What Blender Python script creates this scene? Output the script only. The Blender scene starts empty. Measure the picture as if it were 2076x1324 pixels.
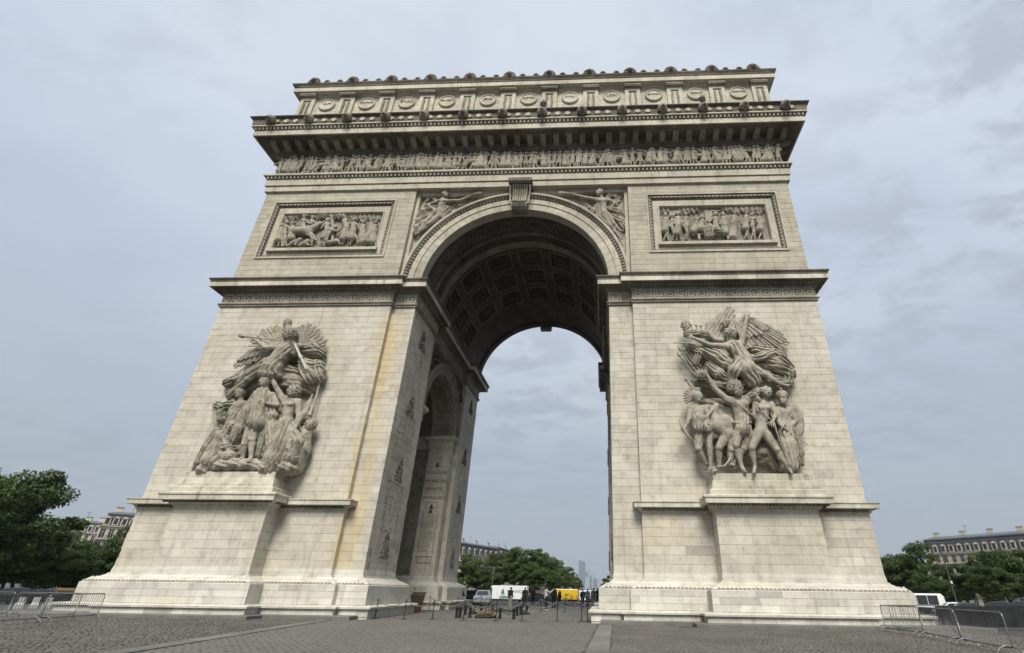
import bpy, bmesh, math, random
import numpy as np
import openvdb
from mathutils import Vector, Matrix

# ---------------------------------------------------------------- camera, sky, sun, exposure
SC = bpy.context.scene
COL = SC.collection
CAM = np.array([6.7282, -30.6292, 1.537])
YAW, PITCH, ROLL, FPX, CX, CY = -0.0492, 0.4803, 0.0143, 986.6062, 1176.5669, 683.4739
cy_, sy_ = math.cos(YAW), math.sin(YAW)
cp_, sp_ = math.cos(PITCH), math.sin(PITCH)
cr_, sr_ = math.cos(ROLL), math.sin(ROLL)
CM = (np.array([[cr_, sr_, 0], [-sr_, cr_, 0], [0, 0, 1.]]) @ np.array([[1, 0, 0], [0, -sp_, cp_], [0, cp_, sp_]])
      @ np.array([[cy_, -sy_, 0], [sy_, cy_, 0], [0, 0, 1.]]))
cam = bpy.data.cameras.new('camera')
cam.sensor_width = 36.0
cam.lens = FPX / 2076 * 36.0
cam.shift_x = -(CX - 1038) / 2076
cam.shift_y = (CY - 662) / 2076
cam.clip_start = 0.1
cam.clip_end = 30000
camo = bpy.data.objects.new('camera', cam)
COL.objects.link(camo)
m4 = Matrix.Identity(4)
for i in range(3):
    m4[i][0] = CM[0][i]; m4[i][1] = CM[1][i]; m4[i][2] = -CM[2][i]; m4[i][3] = CAM[i]
camo.matrix_world = m4
SC.camera = camo

SUN_AZ = math.atan2(0.02, -1.0)      # seen from above, from +Y towards +X
SUN_EL = math.radians(50)
SKX, SKY_, MKX, MKY = 1.3, 4.4, 11.1, 5.7
W = bpy.data.worlds.new('World'); SC.world = W; W.use_nodes = True
nt = W.node_tree; nt.nodes.clear()
def N(t, tree, **kw):
    n = tree.nodes.new(t)
    for k, v in kw.items():
        if hasattr(n, k): setattr(n, k, v)
        else: n.inputs[k].default_value = v
    return n
out = N('ShaderNodeOutputWorld', nt)
sky = N('ShaderNodeTexSky', nt, sky_type='NISHITA', sun_disc=False, sun_elevation=SUN_EL, sun_rotation=SUN_AZ,
        air_density=1.0, dust_density=2.0)
bg1 = N('ShaderNodeBackground', nt, Strength=0.05)
nt.links.new(sky.outputs[0], bg1.inputs[0])
tc = N('ShaderNodeTexCoord', nt)
sep = N('ShaderNodeSeparateXYZ', nt); nt.links.new(tc.outputs['Generated'], sep.inputs[0])
# clouds live on a flat sheet above: direction divided by height
addz = N('ShaderNodeMath', nt, operation='ADD'); addz.inputs[1].default_value = 0.12
mxz = N('ShaderNodeMath', nt, operation='MAXIMUM'); mxz.inputs[1].default_value = 0.0
nt.links.new(sep.outputs[2], mxz.inputs[0]); nt.links.new(mxz.outputs[0], addz.inputs[0])
dx = N('ShaderNodeMath', nt, operation='DIVIDE'); dy = N('ShaderNodeMath', nt, operation='DIVIDE')
nt.links.new(sep.outputs[0], dx.inputs[0]); nt.links.new(addz.outputs[0], dx.inputs[1])
nt.links.new(sep.outputs[1], dy.inputs[0]); nt.links.new(addz.outputs[0], dy.inputs[1])
cmb = N('ShaderNodeCombineXYZ', nt); nt.links.new(dx.outputs[0], cmb.inputs[0]); nt.links.new(dy.outputs[0], cmb.inputs[1])
def sk_noise(loc, sc, scale, detail, rough, dist, lo, hi):
    m_ = N('ShaderNodeMapping', nt); m_.inputs['Rotation'].default_value = (0, 0, 0.55); m_.inputs['Scale'].default_value = sc; m_.inputs['Location'].default_value = loc
    nt.links.new(cmb.outputs[0], m_.inputs[0]); n_ = N('ShaderNodeTexNoise', nt, Scale=scale, Detail=detail, Roughness=rough, Distortion=dist); nt.links.new(m_.outputs[0], n_.inputs[0])
    r_ = N('ShaderNodeMapRange', nt, interpolation_type='SMOOTHSTEP'); r_.inputs[1].default_value = lo; r_.inputs[2].default_value = hi; nt.links.new(n_.outputs[0], r_.inputs[0]); return r_.outputs[0]
veil = sk_noise((3.1, 1.7, 0), (1, 1.3, 1), 0.8, 4, 0.5, 0.3, 0.3, 0.72)            # broad thin veil
puff = sk_noise((SKX, SKY_, 0), (1, 1.35, 1), 4.0, 8, 0.6, 0.2, 0.43, 0.62)       # grey puffs
patch = sk_noise((MKX, MKY, 0), (1, 1, 1), 0.62, 2, 0.4, 0.0, 0.38, 0.56)           # where the puffs gather
pm1 = N('ShaderNodeMath', nt, operation='MULTIPLY'); nt.links.new(puff, pm1.inputs[0])
pm2 = N('ShaderNodeMath', nt, operation='MULTIPLY_ADD'); pm2.inputs[1].default_value = 0.85; pm2.inputs[2].default_value = 0.15; nt.links.new(patch, pm2.inputs[0]); nt.links.new(pm2.outputs[0], pm1.inputs[1])
veil_c = N('ShaderNodeMix', nt, data_type='RGBA'); veil_c.inputs[6].default_value = (0.57, 0.655, 0.79, 1); veil_c.inputs[7].default_value = (0.73, 0.795, 0.885, 1); nt.links.new(veil, veil_c.inputs[0])
cr = N('ShaderNodeMix', nt, data_type='RGBA'); cr.inputs[7].default_value = (0.50, 0.555, 0.645, 1); nt.links.new(veil_c.outputs[2], cr.inputs[6]); nt.links.new(pm1.outputs[0], cr.inputs[0])
hz = N('ShaderNodeMapRange', nt, interpolation_type='SMOOTHSTEP'); hz.inputs[1].default_value = -0.02; hz.inputs[2].default_value = 0.66
nt.links.new(sep.outputs[2], hz.inputs[0])
mixh = N('ShaderNodeMix', nt, data_type='RGBA'); mixh.inputs[6].default_value = (0.375, 0.43, 0.50, 1)
nt.links.new(hz.outputs[0], mixh.inputs[0]); nt.links.new(cr.outputs[2], mixh.inputs[7])
bg2 = N('ShaderNodeBackground', nt, Strength=0.305); nt.links.new(mixh.outputs[2], bg2.inputs[0])
mxs = N('ShaderNodeMixShader', nt); mxs.inputs[0].default_value = 0.94
nt.links.new(bg1.outputs[0], mxs.inputs[1]); nt.links.new(bg2.outputs[0], mxs.inputs[2])
nt.links.new(mxs.outputs[0], out.inputs[0])

sun = bpy.data.lights.new('sun', 'SUN'); sun.energy = 1.5; sun.angle = math.radians(26); sun.color = (1.0, 0.945, 0.83)
suno = bpy.data.objects.new('sun', sun); COL.objects.link(suno)
sd = Vector((math.cos(SUN_EL) * math.sin(SUN_AZ), math.cos(SUN_EL) * math.cos(SUN_AZ), math.sin(SUN_EL)))
suno.rotation_euler = sd.to_track_quat('Z', 'Y').to_euler(); suno.location = (-30, -60, 80)
SC.view_settings.view_transform = 'Standard'; SC.view_settings.look = 'None'
SC.view_settings.gamma = 1.0; SC.view_settings.exposure = 1.72
SC.render.engine = 'CYCLES'
SC.cycles.use_denoising = True
SC.cycles.max_bounces = 6; SC.cycles.diffuse_bounces = 3; SC.cycles.glossy_bounces = 2
SC.cycles.transmission_bounces = 3; SC.cycles.volume_bounces = 0; SC.cycles.transparent_max_bounces = 6
SC.cycles.use_adaptive_sampling = True; SC.cycles.adaptive_threshold = 0.02

# ---------------------------------------------------------------- helpers
RND = random.Random(7)
def at(u, v, y):
    """a point of the photograph, carried out to the depth plane y"""
    d = CM.T @ np.array([(u - CX) / FPX, -(v - CY) / FPX, 1.0])
    return CAM + d * ((y - CAM[1]) / d[1])

def tag(o, label=None, cat=None, group=None, kind=None):
    if label: o['label'] = label
    if cat: o['category'] = cat
    if group: o['group'] = group
    if kind: o['kind'] = kind
    return o
def empty(name, loc=(0, 0, 0), rz=0, parent=None):
    o = bpy.data.objects.new(name, None); COL.objects.link(o)
    o.location = loc; o.rotation_euler = (0, 0, rz); o.parent = parent; o.empty_display_size = 0.3
    return o
def thing(name, label, cat, loc=(0, 0, 0), rz=0, group=None):
    return tag(empty(name, loc, rz), label, cat, group)
def mk_mesh(name, V, F, mat, smooth=False, tone=None):
    me = bpy.data.meshes.new(name)
    if isinstance(V, np.ndarray): V = V.tolist()
    me.from_pydata(V, [], F)
    if mat is not None: me.materials.append(mat)
    if smooth:
        me.polygons.foreach_set('use_smooth', [True] * len(me.polygons))
    a = me.attributes.new('tone', 'FLOAT', 'POINT')
    a.data.foreach_set('value', tone if tone is not None else [1.0] * len(V))
    me.update()
    return me
def link(name, me, parent=None, loc=(0, 0, 0), rot=(0, 0, 0), scale=(1, 1, 1), kind=None):
    o = bpy.data.objects.new(name, me); COL.objects.link(o); o.parent = parent
    o.location = loc; o.rotation_euler = rot; o.scale = scale
    if kind: o['kind'] = kind
    return o
def copy_tree(o, parent=None):
    c = o.copy(); COL.objects.link(c); c.parent = parent
    for ch in o.children: copy_tree(ch, c)
    return c

class MB:
    """collects vertices and faces for one mesh"""
    def __init__(s): s.V = []; s.F = []; s.T = []
    def add(s, V, F, tone=1.0):
        b = len(s.V); s.V += [tuple(v) for v in V]; s.F += [tuple(b + i for i in f) for f in F]; s.T += [tone] * len(V)
    def box(s, x0, x1, y0, y1, z0, z1, tone=1.0, skip=''):
        V = [(x0, y0, z0), (x1, y0, z0), (x1, y1, z0), (x0, y1, z0), (x0, y0, z1), (x1, y0, z1), (x1, y1, z1), (x0, y1, z1)]
        F = {'b': (0, 3, 2, 1), 't': (4, 5, 6, 7), 'f': (0, 1, 5, 4), 'r': (1, 2, 6, 5), 'k': (2, 3, 7, 6), 'l': (3, 0, 4, 7)}
        s.add(V, [f for k, f in F.items() if k not in skip], tone)
    def cbox(s, c, h, tone=1.0): s.box(c[0] - h[0], c[0] + h[0], c[1] - h[1], c[1] + h[1], c[2] - h[2], c[2] + h[2], tone)
    def tube(s, pts, r, n=6, tone=1.0, cap=True):
        pts = [Vector(p) for p in pts]; rs = r if isinstance(r, (list, tuple)) else [r] * len(pts)
        V = []; F = []
        for i, p in enumerate(pts):
            d = (pts[min(i + 1, len(pts) - 1)] - pts[max(i - 1, 0)]).normalized()
            a = Vector((0, 0, 1)) if abs(d.z) < 0.9 else Vector((1, 0, 0))
            e1 = d.cross(a).normalized(); e2 = d.cross(e1)
            for k in range(n):
                t = 2 * math.pi * k / n
                V.append(p + (e1 * math.cos(t) + e2 * math.sin(t)) * rs[i])
        for i in range(len(pts) - 1):
            for k in range(n):
                F.append((i * n + k, i * n + (k + 1) % n, (i + 1) * n + (k + 1) % n, (i + 1) * n + k))
        if cap:
            F.append(tuple(range(n))); F.append(tuple((len(pts) - 1) * n + k for k in reversed(range(n))))
        s.add(V, F, tone)
    def lathe(s, prof, c=(0, 0, 0), n=12, tone=1.0):
        V = []; F = []
        for (r, z) in prof:
            for k in range(n):
                t = 2 * math.pi * k / n
                V.append((c[0] + r * math.cos(t), c[1] + r * math.sin(t), c[2] + z))
        for i in range(len(prof) - 1):
            for k in range(n):
                F.append((i * n + k, i * n + (k + 1) % n, (i + 1) * n + (k + 1) % n, (i + 1) * n + k))
        F.append(tuple(reversed(range(n)))); F.append(tuple((len(prof) - 1) * n + k for k in range(n)))
        s.add(V, F, tone)
    def sweep(s, poly, prof, tone=1.0, cap_top=True, cap_bot=False):
        """mitred moulding round an axis-aligned plan (counter-clockwise): prof = [(out, z)...] upwards"""
        n = len(poly); off = []
        for i in range(n):
            (x0, y0), (x1, y1), (x2, y2) = poly[i - 1], poly[i], poly[(i + 1) % n]
            a = Vector((y1 - y0, x0 - x1)).normalized(); b = Vector((y2 - y1, x1 - x2)).normalized()
            off.append((a.x + b.x, a.y + b.y) if abs(a.dot(b)) < 0.5 else (a.x, a.y))
        V = []; F = []
        for (q, z) in prof:
            for i in range(n): V.append((poly[i][0] + q * off[i][0], poly[i][1] + q * off[i][1], z))
        for j in range(len(prof) - 1):
            for i in range(n):
                k = (i + 1) % n
                F.append((j * n + i, j * n + k, (j + 1) * n + k, (j + 1) * n + i))
        if cap_top: F.append(tuple((len(prof) - 1) * n + i for i in range(n)))
        if cap_bot: F.append(tuple(reversed(range(n))))
        s.add(V, F, tone)
    def prism(s, pts, y0, y1, tone=1.0):
        """outline in x,z (counter-clockwise seen from -y) extruded from y0 (front) to y1"""
        n = len(pts); V = [(x, y0, z) for x, z in pts] + [(x, y1, z) for x, z in pts]
        F = [tuple(range(n)), tuple(reversed(range(n, 2 * n)))]
        for i in range(n): k = (i + 1) % n; F.append((i, i + n, k + n, k))
        s.add(V, F, tone)
    def mesh(s, name, mat, smooth=False): return mk_mesh(name, s.V, s.F, mat, smooth, s.T)
    def build(s, name, mat, parent=None, smooth=False, kind=None, loc=(0, 0, 0), rot=(0, 0, 0)):
        return link(name, s.mesh(name, mat, smooth), parent, loc, rot, kind=kind)

# ---------------------------------------------------------------- materials
def L(nt, a, b): nt.links.new(a, b)
def ramp(nt, fac, stops):
    r = N('ShaderNodeValToRGB', nt); e = r.color_ramp.elements
    while len(e) > len(stops): e.remove(e[-1])
    while len(e) < len(stops): e.new(0.5)
    for k, (p, c) in enumerate(stops): e[k].position = p; e[k].color = (*c, 1) if len(c) == 3 else c
    L(nt, fac, r.inputs[0]); return r.outputs[0]
def mixc(nt, fac, a, b, mode='MIX'):
    m = N('ShaderNodeMix', nt, data_type='RGBA', blend_type=mode)
    for s, v in ((0, fac), (6, a), (7, b)):
        if hasattr(v, 'is_linked') or hasattr(v, 'links'): L(nt, v, m.inputs[s])
        else: m.inputs[s].default_value = v if s == 0 else ((*v, 1) if len(v) == 3 else v)
    return m.outputs[2]
def noise(nt, vec, scale, detail=4, rough=0.55, dist=0.0):
    n = N('ShaderNodeTexNoise', nt, Scale=scale, Detail=detail, Roughness=rough, Distortion=dist); L(nt, vec, n.inputs[0]); return n.outputs[0]
def mrange(nt, v, a, b, c=0.0, d=1.0, smooth=True):
    m = N('ShaderNodeMapRange', nt)
    if smooth: m.interpolation_type = 'SMOOTHSTEP'
    for i, x in enumerate((a, b, c, d)): m.inputs[i + 1].default_value = x
    L(nt, v, m.inputs[0]); return m.outputs[0]
def math_(nt, op, a, b=None):
    m = N('ShaderNodeMath', nt, operation=op)
    for i, v in enumerate((a, b)):
        if v is None: continue
        if isinstance(v, (int, float)): m.inputs[i].default_value = v
        else: L(nt, v, m.inputs[i])
    return m.outputs[0]
def new_mat(name):
    m = bpy.data.materials.new(name); m.use_nodes = True
    b = m.node_tree.nodes['Principled BSDF']; return m, m.node_tree, b
def stone(name, base, light, dark, grime=0.5, streak=0.4, stain=False, rough=0.85, bump=0.35, fine=1.0, tone_amt=1.0, blotch=0.45, sfreq=2.6, chisel=0.0):
    m, t, b = new_mat(name)
    pos = N('ShaderNodeNewGeometry', t).outputs['Position']
    big = noise(t, pos, 0.33, 5, 0.6, 0.4); mid = noise(t, pos, 1.7, 6, 0.62); fin = noise(t, pos, 11.0 * fine, 6, 0.7)
    c = mixc(t, mrange(t, big, 0.32, 0.7), base, light)
    c = mixc(t, math_(t, 'MULTIPLY', mrange(t, mid, 0.45, 0.75), grime), c, dark)
    mp = N('ShaderNodeMapping', t); mp.inputs['Scale'].default_value = (sfreq, sfreq, 0.14); L(t, pos, mp.inputs[0])
    st = noise(t, mp.outputs[0], 1.0, 5, 0.65, 0.25)
    c = mixc(t, math_(t, 'MULTIPLY', mrange(t, st, 0.52, 0.78), streak), c, dark)
    c = mixc(t, math_(t, 'MULTIPLY', mrange(t, st, 0.45, 0.26), streak * 0.5), c, light)
    c = mixc(t, math_(t, 'MULTIPLY', mrange(t, fin, 0.5, 0.8), blotch), c, dark)
    if stain:
        # rust-yellow run-off on the strip beside the left leg and under the right-hand cornice
        sx = N('ShaderNodeSeparateXYZ', t); L(t, pos, sx.inputs[0])
        wob = noise(t, pos, 0.9, 5, 0.6); w2 = noise(t, mp.outputs[0], 1.3, 4, 0.6)
        x = math_(t, 'ADD', sx.outputs[0], math_(t, 'MULTIPLY', math_(t, 'SUBTRACT', wob, 0.5), 1.3))
        k1 = math_(t, 'MULTIPLY', mrange(t, x, -9.6, -8.95), mrange(t, x, -7.5, -8.7))
        k1 = math_(t, 'MULTIPLY', k1, math_(t, 'MULTIPLY', mrange(t, sx.outputs[2], 20.5, 18.5), mrange(t, sx.outputs[1], 1.0, 0.45)))
        k2 = math_(t, 'MULTIPLY', mrange(t, x, 8.8, 9.5), mrange(t, x, 12.0, 10.2))
        k2 = math_(t, 'MULTIPLY', k2, math_(t, 'MULTIPLY', mrange(t, sx.outputs[2], 5.9, 5.0), mrange(t, sx.outputs[2], 3.2, 4.6)))
        k = math_(t, 'MULTIPLY', math_(t, 'ADD', k1, math_(t, 'MULTIPLY', k2, 0.5)), mrange(t, w2, 0.35, 0.62, 0.0, 1.0))
        c = mixc(t, math_(t, 'MULTIPLY', k, 0.75), c, (0.50, 0.40, 0.215))
    at_ = N('ShaderNodeAttribute', t, attribute_name='tone')
    tv = at_.outputs['Fac'] if tone_amt == 1.0 else mrange(t, at_.outputs['Fac'], 0, 2, 1 - tone_amt, 1 + tone_amt, False)
    cc = N('ShaderNodeCombineColor', t)
    for i in range(3): L(t, tv, cc.inputs[i])
    c = mixc(t, 1.0, c, cc.outputs[0], 'MULTIPLY')
    L(t, c, b.inputs['Base Color']); b.inputs['Roughness'].default_value = rough
    b.inputs['Specular IOR Level'].default_value = 0.25
    if chisel:
        cn = noise(t, pos, 5.5, 3, 0.5, 1.6); cb = N('ShaderNodeBump', t, Strength=chisel, Distance=0.10); L(t, cn, cb.inputs['Height'])
    bp = N('ShaderNodeBump', t, Strength=bump, Distance=0.03)
    if chisel: L(t, cb.outputs[0], bp.inputs['Normal'])
    L(t, math_(t, 'ADD', math_(t, 'MULTIPLY', mid, 0.6), fin), bp.inputs['Height']); L(t, bp.outputs[0], b.inputs['Normal'])
    return m
def plain(name, col, rough=0.6, metal=0.0, var=0.15, scale=6.0, spec=0.4, bump=0.0, dark=None):
    m, t, b = new_mat(name)
    tcn = N('ShaderNodeTexCoord', t).outputs['Object']
    nz = noise(t, tcn, scale, 5, 0.6)
    dk = dark or tuple(c * (1 - 2 * var) for c in col)
    c = mixc(t, mrange(t, nz, 0.35, 0.7), col, dk)
    L(t, c, b.inputs['Base Color']); b.inputs['Metallic'].default_value = metal; b.inputs['Specular IOR Level'].default_value = spec
    L(t, mrange(t, nz, 0.3, 0.7, rough * 0.85, min(1, rough * 1.15)), b.inputs['Roughness'])
    if bump:
        bp = N('ShaderNodeBump', t, Strength=bump, Distance=0.02); L(t, nz, bp.inputs['Height']); L(t, bp.outputs[0], b.inputs['Normal'])
    return m
M = {}
M['wall'] = stone('ashlar_limestone', (0.45, 0.416, 0.346), (0.535, 0.503, 0.434), (0.235, 0.207, 0.167), 0.5, 0.55, stain=True)
M['trim'] = stone('trim_limestone', (0.41, 0.382, 0.30), (0.545, 0.515, 0.425), (0.155, 0.138, 0.108), 0.45, 0.75, sfreq=5.0)
M['upper'] = stone('upper_limestone', (0.35, 0.325, 0.258), (0.435, 0.41, 0.335), (0.165, 0.148, 0.113), 0.45, 0.55)
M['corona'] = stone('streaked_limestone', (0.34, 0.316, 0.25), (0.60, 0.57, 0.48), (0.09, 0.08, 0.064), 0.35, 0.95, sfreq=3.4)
M['grey'] = stone('weathered_shaded_limestone', (0.19, 0.172, 0.137), (0.30, 0.278, 0.225), (0.08, 0.072, 0.058), 0.6, 0.6)  # weathered stone, also the painted-in shade behind the sculpture groups
M['darkstone'] = stone('dark_limestone', (0.095, 0.083, 0.067), (0.19, 0.17, 0.137), (0.04, 0.036, 0.03), 0.6, 0.7, sfreq=5.0)  # dark limestone for the weathered gutter band, soffits, egg bands and roofline
M['carve'] = stone('carved_limestone', (0.275, 0.252, 0.2), (0.39, 0.36, 0.295), (0.12, 0.106, 0.083), 0.75, 0.5, bump=0.6, chisel=0.7)
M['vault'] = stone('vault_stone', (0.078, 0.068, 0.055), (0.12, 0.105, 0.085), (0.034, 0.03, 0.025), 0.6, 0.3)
M['base'] = stone('base_limestone', (0.455, 0.437, 0.382), (0.56, 0.545, 0.49), (0.2, 0.175, 0.138), 0.45, 0.5)
M['joint'] = stone('joint_mortar', (0.36, 0.332, 0.268), (0.42, 0.39, 0.32), (0.25, 0.225, 0.178), 0.5, 0.4)
M['kerb'] = stone('kerb_granite', (0.125, 0.122, 0.112), (0.165, 0.162, 0.15), (0.07, 0.067, 0.06), 0.5, 0.1)
M['ink'] = plain('inscription_shade', (0.25, 0.22, 0.18), 0.9, var=0.2)
M['bronze'] = plain('dark_patina', (0.19, 0.17, 0.14), 0.85, var=0.25)
M['black'] = plain('black_iron', (0.022, 0.022, 0.024), 0.5, 0.3, 0.2)
M['steel'] = plain('galvanised_steel', (0.23, 0.235, 0.24), 0.45, 0.7, 0.25, 12)
M['rope'] = plain('grey_rope', (0.17, 0.165, 0.155), 0.85, 0, 0.2, 30)
M['glass'] = plain('dark_glass', (0.03, 0.035, 0.04), 0.12, 0, 0.2, 2, 0.6)
M['dullwhite'] = plain('grey_white_plastic', (0.36, 0.37, 0.37), 0.6, 0, 0.1, 2)
M['rubber'] = plain('black_rubber', (0.02, 0.02, 0.02), 0.8)
M['red'] = plain('red_carpet', (0.25, 0.04, 0.035), 0.9)
M['darkwood'] = plain('dark_lectern_wood', (0.045, 0.032, 0.026), 0.6)
M['white'] = plain('white_paint', (0.72, 0.74, 0.74), 0.4, 0, 0.06, 1.5)
M['yellow'] = plain('yellow_paint', (0.66, 0.43, 0.03), 0.4, 0, 0.08, 1.5)
M['darkpaint'] = plain('dark_vehicle_paint', (0.03, 0.032, 0.036), 0.3)
M['green'] = plain('green_print', (0.16, 0.30, 0.22), 0.6)
M['print'] = plain('black_print', (0.05, 0.055, 0.06), 0.6)
M['chrome'] = plain('rim_metal', (0.4, 0.4, 0.42), 0.3, 0.8)
M['light'] = plain('lamp_glass', (0.75, 0.75, 0.72), 0.3)
# ---------------------------------------------------------------- ground
YC = 10.62; D = 21.24
def ground_z(x, y):
    r = math.hypot(x, y - YC); t = min(max((r - 33) / 55, 0), 1)
    return -1.3 * t * t * (3 - 2 * t)
def ground_mat():
    m, t, b = new_mat('road_setts')
    pos = N('ShaderNodeNewGeometry', t).outputs['Position']
    br = N('ShaderNodeTexBrick', t, Scale=1.0); br.inputs['Brick Width'].default_value = 0.2; br.inputs['Row Height'].default_value = 0.13
    br.inputs['Mortar Size'].default_value = 0.012
    br.inputs['Color1'].default_value = (0.085, 0.082, 0.077, 1); br.inputs['Color2'].default_value = (0.06, 0.058, 0.055, 1); br.inputs['Mortar'].default_value = (0.035, 0.033, 0.03, 1)
    L(t, pos, br.inputs[0])
    big = noise(t, pos, 0.12, 5, 0.6)
    c = mixc(t, mrange(t, big, 0.3, 0.7, 0, 0.6), br.outputs[0], (0.05, 0.049, 0.047))
    L(t, c, b.inputs['Base Color']); b.inputs['Roughness'].default_value = 0.75
    return m
V = [(0, YC, 0)]; F = []; NA = 64
rad = [10, 20, 33, 38, 44, 50, 56, 62, 68, 74, 80, 88, 110, 160, 260, 500, 1000, 2200, 4500, 9000]
for r in rad:
    for k in range(NA):
        a = 2 * math.pi * k / NA; x, y = r * math.cos(a), YC + r * math.sin(a)
        V.append((x, y, ground_z(x, y)))
for k in range(NA): F.append((0, 1 + k, 1 + (k + 1) % NA))
for i in range(len(rad) - 1):
    for k in range(NA):
        a, b_ = 1 + i * NA, 1 + (i + 1) * NA
        F.append((a + k, b_ + k, b_ + (k + 1) % NA, a + (k + 1) % NA))
tag(link('ground', mk_mesh('ground', V, F, ground_mat(), True)), 'grey sett roadway and square around the monument', kind='structure')

def sett_mat(name, a, b_, mort):
    m, t, b = new_mat(name)
    pos = N('ShaderNodeNewGeometry', t).outputs['Position']
    tn = N('ShaderNodeAttribute', t, attribute_name='tone').outputs['Fac']
    c = mixc(t, tn, a, b_)
    c = mixc(t, mrange(t, noise(t, pos, 0.35, 5, 0.6), 0.35, 0.7, 0, 0.55), c, mort)
    c = mixc(t, mrange(t, noise(t, pos, 26, 5, 0.7), 0.45, 0.8, 0, 0.45), c, mort)
    L(t, c, b.inputs['Base Color']); L(t, mrange(t, tn, 0, 1, 0.62, 0.85), b.inputs['Roughness']); b.inputs['Specular IOR Level'].default_value = 0.35
    bp = N('ShaderNodeBump', t, Strength=0.4, Distance=0.01); L(t, noise(t, pos, 40, 4, 0.6), bp.inputs['Height']); L(t, bp.outputs[0], b.inputs['Normal'])
    return m
M['sett'] = sett_mat('rough_granite_setts', (0.082, 0.077, 0.068), (0.135, 0.128, 0.115), (0.06, 0.056, 0.05))
M['slab'] = sett_mat('worn_granite_paving', (0.112, 0.107, 0.096), (0.135, 0.129, 0.116), (0.09, 0.085, 0.076))
M['bed'] = plain('sand_joint_bed', (0.062, 0.058, 0.052), 0.95, scale=3)
def xl(y): return -5.13 + (-16.56 - y) * 0.155       # left granite strip, inner edge
def xr(y): return 6.18 + (y + 14.57) * 0.022         # right granite strip, inner edge
def setts(w, d, gap, h, rough, test, x0, x1, y0, y1, seed, z=0.0):
    rng = np.random.default_rng(seed)
    ny = int((y1 - y0) / d); nx = int((x1 - x0) / w) + 2
    J, I = np.meshgrid(np.arange(ny), np.arange(nx), indexing='ij')
    wild = rough / .006; cx = x0 + (I + 0.5 * (J % 2) + wild * .35 * rng.uniform(-1, 1, (ny, 1))) * w + rng.normal(0, w * 0.06, I.shape); cy = y0 + (J + 0.5) * d + rng.normal(0, d * (.03 + .07 * wild), I.shape) + wild * 0.09 * np.sin(I * 0.31 + J * 0.17) + wild * .06 * np.sin(I * .83 - J * .4)
    cx = cx.ravel(); cy = cy.ravel()
    P = np.stack([cx, cy, np.zeros_like(cx)], 1) - CAM
    q = P @ CM.T; u = CX + FPX * q[:, 0] / q[:, 2]; v = CY - FPX * q[:, 1] / q[:, 2]
    ok = (q[:, 2] > 1) & (u > -220) & (u < 2300) & (v < 1380) & test(cx, cy)
    cx, cy = cx[ok], cy[ok]; n = len(cx)
    hw = w / 2 - gap - rng.uniform(0, w * 0.05, n); hd = d / 2 - gap - rng.uniform(0, d * 0.05, n)
    top = z + h + rng.normal(0, rough, n); sl = rng.normal(0, rough * 0.7, (n, 2))
    Vv = np.zeros((n, 8, 3))
    sx = [-1, 1, 1, -1]; sy = [-1, -1, 1, 1]
    for k in range(4):
        Vv[:, k] = np.stack([cx + sx[k] * hw, cy + sy[k] * hd, np.full(n, z - 0.005)], 1)
        Vv[:, 4 + k] = np.stack([cx + sx[k] * hw * 0.82, cy + sy[k] * hd * 0.78, top + sx[k] * sl[:, 0] + sy[k] * sl[:, 1]], 1)
    f = np.array([(4, 5, 6, 7), (0, 1, 5, 4), (1, 2, 6, 5), (2, 3, 7, 6), (3, 0, 4, 7)])
    Ff = (f[None] + (np.arange(n) * 8)[:, None, None]).reshape(-1, 4)
    return Vv.reshape(-1, 3), Ff.tolist(), np.repeat(rng.uniform(0, 1, n), 8).tolist()
pav = tag(MB().build('pavement', None), 'granite sett and slab pavement in front of and beneath the arch', kind='structure')
pb = MB(); pb.box(-30, 30, -19.5, 30, -0.3, 0.004); pav.data = pb.mesh('pavement', M['bed'])
KY = -3.2
for nm, test, ar, seed in (
    ('rough_setts', lambda x, y: (x < xl(y) - 0.72) & (y < np.where(x < -11.25, -3.25, -1.95)), (-26, -4, -19, -1.9), 3),
    ('rough_setts', lambda x, y: (x > xr(y) + 0.74) & (y < np.where(x > 10.3, -3.25, -1.95)), (6, 24, -19, -1.9), 4)):
    Vv, Ff, T = setts(0.165, 0.12, 0.006, 0.022, 0.006, test, *ar, seed)
    link(nm, mk_mesh(nm, Vv, Ff, M['sett'], False, T), pav, kind='stuff')
Vv, Ff, T = setts(0.24, 0.16, 0.002, 0.010, 0.002, lambda x, y: (x > xl(y) + 0.06) & (x < xr(y) - 0.06), -8, 7.2, -19, -1.0, 5)
link('paving_slabs', mk_mesh('paving_slabs', Vv, Ff, M['slab'], False, T), pav, kind='stuff')
Vv, Ff, T = setts(0.9, 0.55, 0.006, 0.014, 0.0012, lambda x, y: (np.abs(x) < 7.0) | (np.abs(y - YC) > 13), -14, 14, -1.0, 29.5, 6)
link('floor_slabs', mk_mesh('floor_slabs', Vv, Ff, M['slab'], False, T), pav, kind='stuff')
# granite border strips, laid stone by stone
for side in (0, 1):
    y = -19.0; k = 0
    while y < -2.0:
        ln = RND.uniform(1.0, 1.5); y2 = min(y + ln, -1.95)
        f = xl if side == 0 else xr
        a0, a1 = (f(y + .01) - 0.68, f(y2 - .01) - 0.68) if side == 0 else (f(y + .01) + 0.03, f(y2 - .01) + 0.03)
        b = MB(); z = 0.024 + RND.uniform(0, .003)
        Vs = [(a0, y + .008, -.01), (a0 + .65, y + .008, -.01), (a1 + .65, y2 - .008, -.01), (a1, y2 - .008, -.01)]
        Vs += [(p[0], p[1], z) for p in Vs]
        b.add(Vs, [(4, 5, 6, 7), (0, 1, 5, 4), (1, 2, 6, 5), (2, 3, 7, 6), (3, 0, 4, 7)], RND.uniform(0.9, 1.2))
        b.build('border_stone', M['kerb'], pav); y = y2; k += 1

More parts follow.
